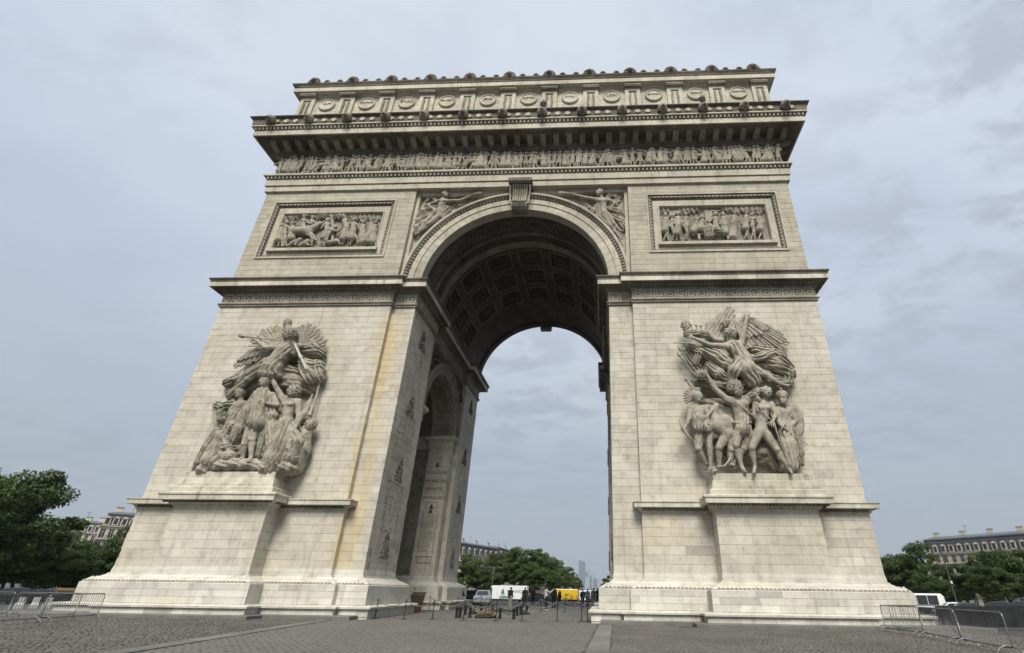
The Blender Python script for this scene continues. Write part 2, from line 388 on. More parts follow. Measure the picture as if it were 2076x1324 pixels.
# ---------------------------------------------------------------- the arch
ARCH = thing('triumphal_arch', 'monumental pale limestone triumphal arch with coffered vault, carved frieze and attic', 'arch')
WO, WI, WA, R1 = 22.25, 9.03, 7.31, 0.39
XS = 7.72                       # recessed plane beside the small side arches
PX0, PX1, PY = 13.13, 18.92, 1.2
YA, YB = 5.24, 6.4              # pier end, small arch jamb
ZS = 22.53                      # springing of the great vault
def mir(poly, sx, sy):
    p = [(x * sx, y if sy > 0 else D - y) for x, y in poly]
    return p if sx * sy > 0 else p[::-1]
leg_plan = [(-WO, 0), (-WI, 0), (-WI, R1), (-WA, R1), (-WA, YA), (-XS, YA), (-XS, YB), (-9.8, YB), (-9.8, YB - .35), (-WO, YB - .35)]
ped_plan = [(-WO, 0), (-PX1, 0), (-PX1, -PY), (-PX0, -PY), (-PX0, 0)] + leg_plan[1:]
half_plan = [(-WO, 0), (-WI, 0), (-WI, R1), (-WA, R1), (-WA, YA), (-XS, YA), (-XS, D - YA), (-WA, D - YA), (-WA, D - R1), (-WI, D - R1), (-WI, D), (-WO, D)]
def inset(poly, q):
    b = MB(); b.sweep(poly, [(-q, 0)], cap_top=False); return [(v[0], v[1]) for v in b.V]
GAP = 0.022
legs = {}
for sx in (1, -1):
    for sy in (1, -1):
        b = MB()
        b.sweep(inset(mir(ped_plan, sx, sy), GAP), [(0, 0.5), (0, 6.1)]); b.sweep(inset(mir(leg_plan, sx, sy), GAP), [(0, 6.0), (0, 20.4)])
        lg = b.build('leg', M['joint'], ARCH); legs[(sx, sy)] = lg
        # base: step, plinth, carved torus
        b = MB(); pp = mir(ped_plan, sx, sy)
        b.sweep(pp, [(1.25, 0.0), (1.25, .47), (1.40, .49), (1.41, .58), (1.36, .62), (0.8, .66)]); b.build('step', M['base'], lg)
        b = MB(); b.sweep(pp, [(0.855, .55), (0.855, 1.63), (.80, 1.67)]); b.build('plinth', M['base'], lg)
        b = MB(); b.sweep(pp, [(.74, 1.66), (.80, 1.70), (.72, 1.78), (.52, 1.88), (.30, 1.96), (.16, 2.05), (.13, 2.06), (.13, 2.12), (.04, 2.14), (0.035, 2.3), (0.0, 2.5)]); b.build('base_moulding', M['base'], lg)
        # pedestal cornice
        cpn = mir([(-WO, 0), (-PX1, 0), (-PX1, -PY), (-PX0, -PY), (-PX0, 0), (-WI, 0), (-WI, .9), (-WO, .9)], sx, sy); b = MB(); b.sweep(cpn, [(.0, 5.72), (.10, 5.76), (.10, 5.82), (.24, 5.95), (.46, 5.97), (.46, 6.2), (.51, 6.24), (.51, 6.3), (.1, 6.34)]); b.build('pedestal_cornice', M['corona'], lg)
        # kerb
        k = [(-25.2, -3.2), (-11.2, -3.2), (-11.2, -1.9), (-6.55, -1.9), (-6.55, 0.9), (-9, 0.9), (-9, 7.0), (-25.2, 7.0)]
        b = MB(); b.sweep(mir(k, sx, sy), [(0, -.05), (0, .17), (-.03, .2)]); b.build('kerb', M['kerb'], lg)

# ---- ashlar facing
class Ashlar:
    """one wall face: joints come from one lattice, stones are cut to the zones"""
    def __init__(s, seed, z0=0.0, h=0.484, ln=(0.85, 1.75), dev=.036): s.seed = seed; s.z0 = z0; s.h = h; s.ln = ln; s.dev = dev
    def stones(s, u0, u1, z0, z1):
        k0 = int(math.floor((z0 - s.z0) / s.h)); k1 = int(math.ceil((z1 - s.z0) / s.h)); res = []
        for k in range(k0, k1):
            a = max(z0, s.z0 + k * s.h); b = min(z1, s.z0 + (k + 1) * s.h)
            if b - a < 0.1: continue
            r = random.Random(s.seed * 1000 + k); u = -30 + r.uniform(0, 1.2)
            while u < u1:
                w = r.uniform(*s.ln); t = r.gauss(1.0, s.dev)
                if r.random() < 0.045: t *= r.choice((0.84, 0.9, 1.08))
                pr = r.uniform(0, 0.007)
                c, d = max(u, u0), min(u + w, u1); u += w
                if d - c > 0.1: res.append((c, d, a, b, t, pr))
        return res
def stone_geo(mb, c, d, a, b, t, pr, fr, g=0.0045, ch=0.008, gu=0.002, cu=0.004):
    """fr(u, out, z) places a stone: chamfered face, sides running back to the bed"""
    V = [fr(c + gu, -GAP - .01, a + g), fr(d - gu, -GAP - .01, a + g), fr(d - gu, -GAP - .01, b - g), fr(c + gu, -GAP - .01, b - g)]
    V += [fr(c + gu, pr - ch, a + g), fr(d - gu, pr - ch, a + g), fr(d - gu, pr - ch, b - g), fr(c + gu, pr - ch, b - g)]
    V += [fr(c + gu + cu, pr, a + g + ch), fr(d - gu - cu, pr, a + g + ch), fr(d - gu - cu, pr, b - g - ch), fr(c + gu + cu, pr, b - g - ch)]
    F = [(8, 9, 10, 11)]
    for j in (0, 4):
        for i in range(4): k = (i + 1) % 4; F.append((j + i, j + k, j + 4 + k, j + 4 + i))
    if fr.flip: F = [f[::-1] for f in F]
    mb.add(V, F, t)
class Fr:
    def __init__(s, f, flip=False): s.f = f; s.flip = flip
    def __call__(s, u, o, z): return s.f(u, o, z)
def front(y): return Fr(lambda u, o, z: (u, y - o, z))
def facing_x(x, sgn): return Fr(lambda u, o, z: (x + sgn * o, u, z), sgn < 0)
def facing_y(y, sgn): return Fr(lambda u, o, z: (u, y + sgn * o, z), sgn > 0)
NB = [0]
def face(A, fr, zones, parent, mat='wall', single=False, nm='stone_block'):
    mb = MB()
    for z in zones:
        for st in A.stones(*z):
            if single and NB[0] < 300:
                b = MB(); stone_geo(b, *st, fr); b.build(nm, M[mat], parent); NB[0] += 1
            else: stone_geo(mb, *st, fr)
    if mb.V: mb.build('ashlar_facing', M[mat], parent, kind='stuff')
for sx in (1, -1):      # plinth and step stones first: they stand nearest
    lg = legs[(sx, 1)]; s = lambda a, b: (a, b) if sx > 0 else (-b, -a)
    PB = Ashlar(91 + sx, .66, .33, (1.1, 2.2), .08); PS = Ashlar(94 + sx, .1, .36, (.7, 1.6), .1)
    for (x0, x1, yy) in ((-PX1 - .86, -PX0 + .86, PY), (-WO - .86, -PX1 - .88, 0), (-PX0 + .88, -WI + .86, 0), (-WI + .88, -WA + .86, -R1)):
        face(PB, front(-yy - .875), [(*s(x0, x1), .66, 1.65)], lg, 'base', True, 'plinth_stone')
    for (x0, x1, yy) in ((-PX1 - 1.27, -PX0 + 1.27, PY), (-WO - 1.27, -PX1 - 1.29, 0), (-PX0 + 1.29, -WI + 1.27, 0), (-WI + 1.29, -WA + 1.27, -R1)):
        face(PS, front(-yy - 1.275), [(*s(x0, x1), .1, .46)], lg, 'base', True, 'step_stone')
    lf = MB()              # carved leaves along the torus
    for (x0, x1, yy) in ((-PX1 - .6, -PX0 + .6, PY), (-WO - .6, -PX1 - .6, 0), (-PX0 + .6, -WI + .6, 0), (-WI + .6, -WA + .6, -R1)):
        x = x0
        while x < x1:
            c = x if sx > 0 else -x
            lf.add([(c - .09, -yy - .80, 1.74), (c + .09, -yy - .80, 1.74), (c + .07, -yy - .42, 1.93), (c - .07, -yy - .42, 1.93), (c, -yy - .835, 1.77), (c, -yy - .43, 1.955)], [(0, 1, 4), (4, 5, 3, 0), (1, 2, 5, 4), (3, 5, 2)]); x += .22
    lf.build('torus_leaves', M['base'], lg, kind='stuff')
for sx in (1, -1):
    lg = legs[(sx, 1)]; s = lambda a, b: (a, b) if sx > 0 else (-b, -a)
    AA = Ashlar(11 if sx > 0 else 12, 0.02)
    face(AA, front(-PY), [(*s(-PX1, -PX0), 2.14, 5.74)], lg, single=True)
    face(AA, front(0), [(*s(-WO, -PX1), 2.14, 5.74), (*s(-PX0, -WI), 2.14, 5.74)], lg, single=True)
    face(AA, front(R1), [(*s(-WI, -WA), 2.14, 20.4)], lg, single=True)
    face(AA, front(0), [(*s(-WO, -WI), 6.3, 20.4)], lg)
    xi = -WA * sx
    face(Ashlar(21 + sx, 0.02, ln=(1.1, 1.9)), facing_x(xi, sx), [(R1, YA, 2.14, 20.4)], lg)
    face(Ashlar(25 + sx, 0.02), facing_x(-XS * sx, sx), [(YA, YB, 2.14, 14.3)], lg)
    face(Ashlar(27 + sx, 0.02), facing_x(-PX0 * sx, sx), [(-PY, 0, 2.14, 5.74)], lg)
    face(Ashlar(28 + sx, 0.02), facing_x(-WI * sx, sx), [(0, R1, 2.14, 20.4)], lg)
    lb = legs[(sx, -1)]
    face(Ashlar(31 + sx, 0.02, ln=(1.1, 1.9)), facing_x(xi, sx), [(D - YA, D - R1, 2.14, 20.4)], lb)
    face(Ashlar(35 + sx, 0.02), facing_x(-XS * sx, sx), [(D - YB, D - YA, 2.14, 14.3)], lb)
    face(Ashlar(37 + sx, 0.02), facing_y(D - YA, -1), [(*s(-XS, -WA), 2.14, 20.4)], lb)
    face(Ashlar(38 + sx, 0.02), facing_y(D - YB, -1), [(*s(-9.8, -XS), 2.14, 13.4)], lb)
    face(Ashlar(39 + sx, 0.02), facing_y(D - YB + .35, -1), [(*s(-WO, -9.8), 2.14, 13.4)], lb, mat='grey')

M['keystone'] = stone('key_limestone', (.36, .335, .27), (.46, .43, .355), (.18, .16, .125), .5, .5)
# ---- cornices round the arch
ring = [(-WO, 0), (WO, 0), (WO, D), (-WO, D)]
ent = MB()
for sx in (1, -1): 
    b = MB(); pl = mir(half_plan, sx, 1)
    b.sweep(pl, [(0.0, 20.56), (.06, 20.58), (.06, 21.4), (.16, 21.42), (.16, 21.5)], cap_top=False)
    mband = b.build('impost_band', M['grey'], ARCH)
    b = MB(); b.sweep(pl, [(0, 20.3), (.12, 20.34), (.12, 20.46), (.2, 20.5), (.2, 20.56), (.05, 20.58)], cap_top=False); b.build('impost_fillet', M['grey'], mband)
    b = MB(); b.sweep(pl, [(.16, 21.48), (.30, 21.56), (.34, 21.66), (.46, 21.72), (.80, 21.74)], cap_top=False, cap_bot=False); b.build('carved_soffit', M['darkstone'], mband)
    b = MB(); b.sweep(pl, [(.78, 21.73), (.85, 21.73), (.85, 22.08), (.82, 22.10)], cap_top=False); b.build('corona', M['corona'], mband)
    b = MB(); b.sweep(pl, [(.82, 22.08), (.86, 22.12), (.86, 22.2), (.95, 22.32), (.97, 22.34), (.97, 22.42), (.1, 22.5)]); b.build('cyma', M['darkstone'], mband)
    # greek key, unit by unit, turning about the middle of each front
    def key_mesh(w, h, flip):
        t = 0.10; b = MB()
        seg = [(0, 0, 0, 1), (0, 1, 1, 1), (1, 1, 1, .22), (1, .22, .36, .22), (.36, .22, .36, .62), (.36, .62, .68, .62), (0, 0, 1.25, 0)]
        for (x0, z0, x1, z1) in seg:
            X0, X1 = sorted((x0 * w * .78, x1 * w * .78)); Z0, Z1 = sorted((z0 * h, z1 * h))
            if flip: X0, X1 = w - X1, w - X0
            b.box(X0 - t / 2, X1 + t / 2, -.05, 0.01, Z0 - t / 2, Z1 + t / 2, skip='k')
        return b.mesh('key_ornament', M['keystone'])
    n = 17; x0, x1 = WI + .06, WO; w = (x1 - x0) / n
    ka, kb = key_mesh(w, .66, False), key_mesh(w, .66, True)
    for i in range(n):
        xx = x0 + i * w; xx = -xx - w if sx > 0 else xx
        left = (i < n / 2) == (sx < 0)
        link('key_ornament', ka if not left else kb, mband, (xx, -.06, 20.68))
    for i in range(2):
        xx = WA + .04 + i * .82; xx = -xx - .8 if sx > 0 else xx
        link('key_ornament', ka if sx < 0 else kb, mband, (xx, R1 - .06, 20.68))
    for i in range(6):   # along the passage side of the near pier
        o = link('key_ornament', kb if sx > 0 else ka, mband, (-sx * (WA - .06), R1 + .15 + i * .8 + (0 if sx > 0 else .8), 20.68), (0, 0, math.pi / 2 * sx))
    # bead rows under the corona
    b = MB()
    for k in range(int((WO - WI) / .30)):
        xx = -WO + .15 + k * .30; xx = xx if sx > 0 else -xx
        b.cbox((xx, -.42, 21.63), (.09, .05, .05)); 
    for k in range(16):
        b.cbox((-sx * (WA - .42), R1 + .2 + k * .31, 21.63), (.05, .09, .05))
    b.build('beading', M['grey'], mband, kind='stuff')

# ---- wall between the legs on the passage sides, with the small arch
ZC2, R2 = 14.62, 4.22
for sx in (1, -1):
    b = MB(); n = 24
    y0, y1 = YA - .3, D - YA + .3
    arc = [(YC + R2 * math.cos(math.pi * k / n), ZC2 + R2 * math.sin(math.pi * k / n)) for k in range(n + 1)]
    # front sheet (y, z) plus the tunnel behind it
    xf = -XS * sx; xb = -WO * sx * .995
    V = []; F = []
    top = [(y1 + (y0 - y1) * k / n, 20.45) for k in range(n + 1)]
    side = [(y1 if p[0] > YC else y0, p[1]) for p in arc]
    for k in range(n + 1): V += [(xf, arc[k][0], arc[k][1]), (xf, top[k][0], 20.45), (xb, arc[k][0], arc[k][1])]
    for k in range(n):
        F.append((3 * k, 3 * k + 3, 3 * k + 4, 3 * k + 1)); F.append((3 * k, 3 * k + 2, 3 * k + 5, 3 * k + 3))
    nb = len(V)
    V += [(xf, y1, 20.45), (xf, y1, ZC2), (xf, arc[0][0], ZC2), (xf, y0, 20.45), (xf, y0, ZC2), (xf, arc[-1][0], ZC2)]
    F += [(nb, nb + 1, nb + 2), (nb + 3, nb + 5, nb + 4)]
    b.add(V, F, 1.0)
    b.box(min(-XS * sx, -XS * sx - .01 * sx), max(-XS * sx, -XS * sx - .01 * sx), y0, YB, 13.2, ZC2); b.box(min(-XS * sx, -XS * sx - .01 * sx), max(-XS * sx, -XS * sx - .01 * sx), D - YB, y1, 13.2, ZC2)
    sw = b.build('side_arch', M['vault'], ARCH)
    # archivolt of the small arch
    b = MB()
    for (ra, rb, o) in ((R2, R2 + .45, .10), (R2 + .45, R2 + .85, .16), (R2 + .85, R2 + 1.05, .28)):
        Vv = []; Ff = []; nn = 36
        for k in range(nn + 1):
            a = math.pi * k / nn; c, s_ = math.cos(a), math.sin(a)
            for (r, q) in ((ra, 0), (ra, o), (rb, o), (rb, 0)): Vv.append((xf + sx * q, YC + r * c, ZC2 + r * s_))
        for k in range(nn):
            for j in range(3): Ff.append((4 * k + j, 4 * k + 4 + j, 4 * k + 5 + j, 4 * k + 1 + j))
        b.add(Vv, Ff if sx < 0 else [f[::-1] for f in Ff])
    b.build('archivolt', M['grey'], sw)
    # band inside the small arch: projecting rib near the passage and jamb capitals
    b = MB(); Vv = []; Ff = []; nn = 28; xa, xc = -XS * sx, -9.8 * sx
    for k in range(nn + 1):
        a = math.pi * k / nn; c, s_ = math.cos(a), math.sin(a)
        for (x, r) in ((xa, R2), (xa, R2 - .02), (xc, R2 - .02), (xc, R2 + .35)): Vv.append((x, YC + r * c, ZC2 + r * s_))
    for k in range(nn):
        for j in range(3): Ff.append((4 * k + j, 4 * k + 4 + j, 4 * k + 5 + j, 4 * k + 1 + j))
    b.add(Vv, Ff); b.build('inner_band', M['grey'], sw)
    b = MB()                       # carved guilloche: rows of bosses on the band
    for k in range(1, 40):
        a = math.pi * k / 40; c, s_ = math.cos(a), math.sin(a)
        for x in (8.35, 8.75, 9.15):
            b.cbox((-sx * x, YC + (R2 - .04) * c, ZC2 + (R2 - .04) * s_), (.13, .07, .07))
    b.build('carved_bosses', M['grey'], sw, kind='stuff')
    for yy in (0, 1):
        b = MB(); y0_, y1_ = (YB - .5, YB) if yy == 0 else (D - YB, D - YB + .5)
        pl = [(-9.8 * sx, y0_), (-XS * sx, y0_), (-XS * sx, y1_), (-9.8 * sx, y1_)]
        if sx < 0: pl = pl[::-1]
        b.sweep(pl, [(0, 13.35), (.05, 13.4), (.05, 13.95), (.14, 14.05), (.14, 14.12), (.32, 14.22), (.34, 14.5), (.05, 14.62)]); b.build('jamb_capital', M['trim'], sw)
    # spandrel carving of the small arch: blunt foliage
    b = MB()
    for side in (-1, 1):
        for k in range(46):
            a = RND.uniform(0.25, 1.15); r = R2 + 1.2 + RND.random() ** 1.4 * 2.2
            y, z = YC + side * r * math.cos(a), ZC2 + r * math.sin(a)
            if z > 20.1 or abs(y - YC) > YC - YA - .25: continue
            b.cbox((xf + sx * .12, y, z), (.1, RND.uniform(.08, .2), RND.uniform(.08, .2)))
    b.build('spandrel_carving', M['vault'], sw, kind='stuff')
# ---------------------------------------------------------------- upper storey
def rect_frame(mb, x0, x1, z0, z1, prof, tone=1.0, kt=1.0, kb=1.0):
    """mitred picture-frame moulding on the front: prof = [(inset, y)...]"""
    V = []; F = []
    for (q, y) in prof: V += [(x0 + q, y, z0 + q * kb), (x1 - q, y, z0 + q * kb), (x1 - q, y, z1 - q * kt), (x0 + q, y, z1 - q * kt)]
    for j in range(len(prof) - 1):
        for i in range(4): k = (i + 1) % 4; F.append((4 * j + i, 4 * j + k, 4 * j + 4 + k, 4 * j + 4 + i))
    mb.add(V, F, tone)
M['uptrim'] = stone('upper_trim', (.36, .332, .262), (.47, .44, .36), (.14, .125, .098), .45, .65, sfreq=4.0)
PANEL = (10.5, 21.15, 24.85, 30.85)
panels = {}
for sx in (-1, 1):
    s = lambda a, b: (a, b) if sx > 0 else (-b, -a)
    b = MB(); b.box(*s(WI + GAP, WO - GAP), .5, D - GAP, 22.4, 32.0)
    px0, px1, pz0, pz1 = PANEL; h0, h1, k0, k1 = px0 + .3, px1 - .3, pz0 + .25, pz1 - .3
    b.box(*s(WI + GAP, WO - GAP), GAP, .5, 22.4, k0, skip='k'); b.box(*s(WI + GAP, WO - GAP), GAP, .5, k1, 32.0, skip='k')
    b.box(*s(WI + GAP, h0), GAP, .5, k0, k1, skip='k'); b.box(*s(h1, WO - GAP), GAP, .5, k0, k1, skip='k')
    up = b.build('upper_wall', M['joint'], ARCH)
    A = Ashlar(51 + sx, 0.02)
    face(A, front(0), [(*s(WI, WO), 22.42, pz0 + .02), (*s(WI, WO), pz1 - .02, 31.95), (*s(WI, px0 + .02), pz0 + .02, pz1 - .02), (*s(px1 - .02, WO), pz0 + .02, pz1 - .02)], up, mat='upper')
    face(Ashlar(54 + sx, .02), facing_x(WI * sx, -sx), [(0, R1 + .4, 22.42, 31.95)], up, mat='upper')
    pn = empty('relief_panel', (0, 0, 0), parent=ARCH); panels[sx] = pn
    X = s(px0, px1)
    b = MB(); rect_frame(b, *X, pz0, pz1, [(0, .04), (0, -.09), (.13, -.09), (.13, -.03)]); b.build('outer_fillet', M['uptrim'], pn)
    b = MB(); rect_frame(b, *X, pz0, pz1, [(.13, -.03), (.18, .0), (.46, .16), (.50, .17)]); b.build('egg_moulding', M['darkstone'], pn)
    b = MB(); rect_frame(b, *X, pz0, pz1, [(.50, .17), (.50, .13), (.93, .13), (.93, .07), (1.02, .07), (1.06, .16), (1.10, .42)], kt=1.2, kb=.85); b.build('inner_border', M['uptrim'], pn)
    b = MB(); b.box(X[0] + 1.0, X[1] - 1.0, .43, .47, pz0 + .8, pz1 - 1.2); b.build('ground_slab', M['grey'], pn)
    b = MB(); b.box(X[0] + .75, X[1] - .75, -.12, .3, pz0 + .72, pz0 + .98); b.build('sill', M['uptrim'], pn)
    b = MB()
    for k in range(30):
        b.cbox((X[0] + .4 + k * .34, .05, pz1 - .32), (.1, .06, .08))
    for k in range(17):
        for xx in (X[0] + .32, X[1] - .32): b.cbox((xx, .05, pz0 + .4 + k * .33), (.08, .06, .1))
    b.build('egg_and_dart', M['grey'], pn, kind='stuff')

def half_ring(prof, n=72, a0=0.0, a1=math.pi, cx=0.0, zc=ZS):
    """prof = [(r, y)...] turned about the vault axis"""
    V = []; F = []; m = len(prof)
    for k in range(n + 1):
        a = a0 + (a1 - a0) * k / n; c, s_ = math.cos(a), math.sin(a)
        V += [(cx + r * c, y, zc + r * s_) for r, y in prof]
    for k in range(n):
        for j in range(m - 1): F.append((m * k + j, m * k + j + 1, m * k + m + j + 1, m * k + m + j))
    return V, F
# spandrels: sheet from the archivolt out to the frame
angs = sorted([math.pi * k / 60 for k in range(61)] + [math.atan2(32.0 - ZS, WI), math.pi - math.atan2(32.0 - ZS, WI)])
for (yy, fl) in ((.72, False), (D - .72, True)):
    b = MB(); V = []; F = []
    for a in angs:
        c, s_ = math.cos(a), math.sin(a); k = min(WI / max(abs(c), 1e-6), (32.0 - ZS) / max(s_, 1e-6))
        V += [(8.5 * c, yy, ZS + 8.5 * s_), (k * c, yy, ZS + k * s_)]
    for i in range(len(angs) - 1): F.append((2 * i, 2 * i + 1, 2 * i + 3, 2 * i + 2) if not fl else (2 * i, 2 * i + 2, 2 * i + 3, 2 * i + 1))
    b.add(V, F); b.build('spandrel', M['carve'], ARCH)
b = MB()
for sx in (-1, 1):
    b.box(*sorted((sx * 8.72, sx * (WI - .035))), .33, .8, 22.45, 31.96); b.box(*sorted((sx * .98, sx * 8.715)), .33, .8, 31.5, 31.96)
b.build('spandrel_frame', M['uptrim'], ARCH)
vol = empty('archivolt', parent=ARCH)
NV = 37
for k in range(NV):
    g = .0014; V, F = half_ring([(7.31, 1.15), (7.31, .40), (7.33, .385), (7.93, .385), (7.95, .40)], 3, math.pi * k / NV + g, math.pi * (k + 1) / NV - g)
    bb = MB(); t = RND.gauss(1.0, .06); bb.add(V, F, t)
    V, F = half_ring([(7.95, .40), (7.95, .32), (8.40, .32), (8.42, .34)], 3, math.pi * k / NV + g, math.pi * (k + 1) / NV - g); bb.add(V, F, t * RND.gauss(1, .03))
    bb.build('voussoir', M['uptrim'], vol, smooth=False)
b = MB(); b.add(*half_ring([(8.41, .45), (8.41, .34), (8.46, .36), (8.62, .24), (8.72, .22)])); b.build('egg_moulding', M['darkstone'], vol)
b = MB(); b.add(*half_ring([(8.71, .25), (8.71, .09), (8.77, .05), (8.90, .05), (8.92, .09), (8.92, .75)])); b.build('outer_fillet', M['uptrim'], vol)
b = MB(); b.add(*half_ring([(7.28, 1.2), (7.35, .45), (8.5, .45)])); b.build('backing', M['joint'], vol)
b = MB()
for k in range(96):
    a = math.pi * (k + .5) / 96; c, s_ = math.cos(a), math.sin(a)
    V = []
    for (r, t_, y) in ((8.45, .07, .33), (8.45, -.07, .33), (8.68, -.085, .2), (8.68, .085, .2)): V.append((r * c - t_ * s_, y - .05, ZS + r * s_ + t_ * c))
    V += [(x, y + .15, z) for x, y, z in V]
    b.add(V, [(0, 1, 2, 3), (0, 4, 5, 1), (1, 5, 6, 2), (2, 6, 7, 3), (3, 7, 4, 0)])
b.build('egg_and_dart', M['grey'], vol, kind='stuff')
# back archivolt
b = MB(); V, F = half_ring([(7.31, D - 1.15), (7.31, D - .39), (8.4, D - .39), (8.9, D - .1), (8.9, D - .75)]); b.add(V, [f[::-1] for f in F]); b.build('back_archivolt', M['vault'], ARCH)
# keystones
def keystone(y, sgn, nm):
    b = MB(); prof = [(.45, 29.45), (-.30, 29.42), (-.52, 29.6), (-.55, 29.85), (-.42, 30.1), (-.2, 30.3), (-.16, 30.8), (-.3, 31.4), (-.6, 31.7), (-.62, 32.0), (.45, 32.0)]
    def hw(z): return .62 + (z - 29.4) / 2.6 * .22
    V = [(-hw(z), y + sgn * a, z) for a, z in prof] + [(hw(z), y + sgn * a, z) for a, z in prof]; n = len(prof)
    F = [tuple(reversed(range(n))), tuple(range(n, 2 * n))] + [(i, (i + 1) % n, n + (i + 1) % n, n + i) for i in range(n)]
    b.add(V, F if sgn > 0 else [f[::-1] for f in F]); o = b.build(nm, M['grey'], ARCH)
    if sgn > 0:
        b = MB(); b.box(-1.0, 1.0, -.78, .45, 31.98, 32.32); b.box(-.93, .93, -.70, .45, 31.86, 31.98); b.build('abacus', M['darkstone'], o)
        b = MB()
        for k in range(7):      # ribs of the acanthus leaf down the face
            x = (k - 3) * .19; b.tube([(x * .85, -.58, 29.85), (x * .9, -.36, 30.2), (x * .92, -.2, 30.8), (x * .97, -.34, 31.4), (x, -.62, 31.72)], .07, 6)
        for sx in (-1, 1):
            b.tube([(sx * .78, -.5, 29.65), (sx * .78, -.25, 30.3), (sx * .82, -.2, 30.9), (sx * .86, -.55, 31.7)], .07, 6)
        b.build('acanthus_leaf', M['carve'], o, kind='stuff')
keystone(.2, 1, 'keystone'); keystone(D - .2, -1, 'back_keystone')

# ---- the coffered vault
def vstrip(prof, nm, mat, par): b = MB(); V, F = half_ring(prof, 64); b.add(V, [f[::-1] for f in F]); return b.build(nm, M[mat], par)
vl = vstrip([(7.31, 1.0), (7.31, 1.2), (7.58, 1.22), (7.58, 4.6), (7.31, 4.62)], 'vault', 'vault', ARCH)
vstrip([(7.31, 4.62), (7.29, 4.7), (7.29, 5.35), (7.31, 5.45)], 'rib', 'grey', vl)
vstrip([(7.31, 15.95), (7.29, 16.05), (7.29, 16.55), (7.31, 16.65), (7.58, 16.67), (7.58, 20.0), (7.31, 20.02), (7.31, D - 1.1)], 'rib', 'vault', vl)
CA = [18 + 24 * k for k in range(7)]; CY_ = [7.05, 10.2, 13.35]; HA, HY = 9.2, 1.22
ea = [0.0]; 
for a in CA: ea += [a - HA, a + HA]
ea.append(180.0); ey = [5.45]
for y in CY_: ey += [y - HY, y + HY]
ey.append(15.95)
b = MB()
def vp(a, y, r): a = math.radians(a); return (r * math.cos(a), y, ZS + r * math.sin(a))
for i in range(len(ea) - 1):
    for j in range(len(ey) - 1):
        if i % 2 == 1 and j % 2 == 1: continue
        n = max(1, int((ea[i + 1] - ea[i]) / 3))
        for q in range(n):
            a0, a1 = ea[i] + (ea[i + 1] - ea[i]) * q / n, ea[i] + (ea[i + 1] - ea[i]) * (q + 1) / n
            b.add([vp(a0, ey[j], 7.31), vp(a1, ey[j], 7.31), vp(a1, ey[j + 1], 7.31), vp(a0, ey[j + 1], 7.31)], [(0, 1, 2, 3)])
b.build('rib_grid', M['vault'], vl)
def coffer_mesh():
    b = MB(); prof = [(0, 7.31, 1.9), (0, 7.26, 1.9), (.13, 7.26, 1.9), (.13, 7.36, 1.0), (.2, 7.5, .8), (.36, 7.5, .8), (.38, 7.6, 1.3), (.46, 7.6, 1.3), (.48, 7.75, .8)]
    def ringpts(q, r):
        pts = []; a_ = HA - math.degrees(q / 7.31); y_ = HY - q
        for k in range(7): pts.append(vp(90 - a_ + 2 * a_ * k / 6, -y_, r))
        for k in range(7): pts.append(vp(90 + a_ - 2 * a_ * k / 6, y_, r))
        return [(x, y, z - ZS) for x, y, z in pts]
    for j in range(len(prof) - 1):
        A_, B_ = ringpts(prof[j][0], prof[j][1]), ringpts(prof[j + 1][0], prof[j + 1][1]); n = 14
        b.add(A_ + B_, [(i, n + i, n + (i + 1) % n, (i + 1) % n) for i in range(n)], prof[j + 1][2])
    P_ = ringpts(prof[-1][0], prof[-1][1]); b.add(P_, [(k, 13 - k, 12 - k, k + 1) for k in range(6)], .8)
    return b.mesh('coffer', M['vault'])
def rosette_mesh():
    b = MB()
    for rr, nn, ln in ((.12, 8, .55), (.05, 6, .3)):
        for k in range(nn):
            a = 2 * math.pi * k / nn; c, s_ = math.cos(a), math.sin(a)
            b.add([(.06 * c, .06 * s_, 7.5 - rr), (ln * .6 * c - .14 * s_, ln * .6 * s_ + .14 * c, 7.62 - rr), (ln * c, ln * s_, 7.55 - rr), (ln * .6 * c + .14 * s_, ln * .6 * s_ - .14 * c, 7.62 - rr)], [(3, 2, 1, 0)])
    b.cbox((0, 0, 7.42), (.09, .09, .06)); return b.mesh('rosette', M['vault'])
cm_, rm_ = coffer_mesh(), rosette_mesh()
for a in CA:
    for y in CY_:
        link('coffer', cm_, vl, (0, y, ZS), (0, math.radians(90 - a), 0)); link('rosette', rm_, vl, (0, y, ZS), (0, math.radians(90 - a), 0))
b = MB()
for k in range(120):
    a = math.radians(1.5 + k * 1.5 * 118 / 119); c, s_ = math.cos(a), math.sin(a)
    for (y, r, h, t_) in ((3.75, 7.5, .16, .1), ):
        b.cbox((r * c, y, ZS + r * s_), (.06, h, .06))
b.build('dentils', M['grey'], vl, kind='stuff')
b = MB()
for k in range(64):           # scrolled foliage on the entrance band
    a = math.radians(3 + k * 2.76)
    for q in range(4):
        aa = a + .018 * math.sin(q * 1.7 + k); r = 7.52; y = 2.05 + q * .32
        b.add([(r * math.cos(aa + d) , y + e, ZS + r * math.sin(aa + d)) for d, e in ((-.016, -.1), (.016, -.16), (.02, .12), (-.012, .16))] + [((r - .12) * math.cos(aa), y + .02, ZS + (r - .12) * math.sin(aa))],
              [(0, 4, 1), (1, 4, 2), (2, 4, 3), (3, 4, 0)], 1.5)
b.build('scroll_foliage', M['vault'], vl, kind='stuff')

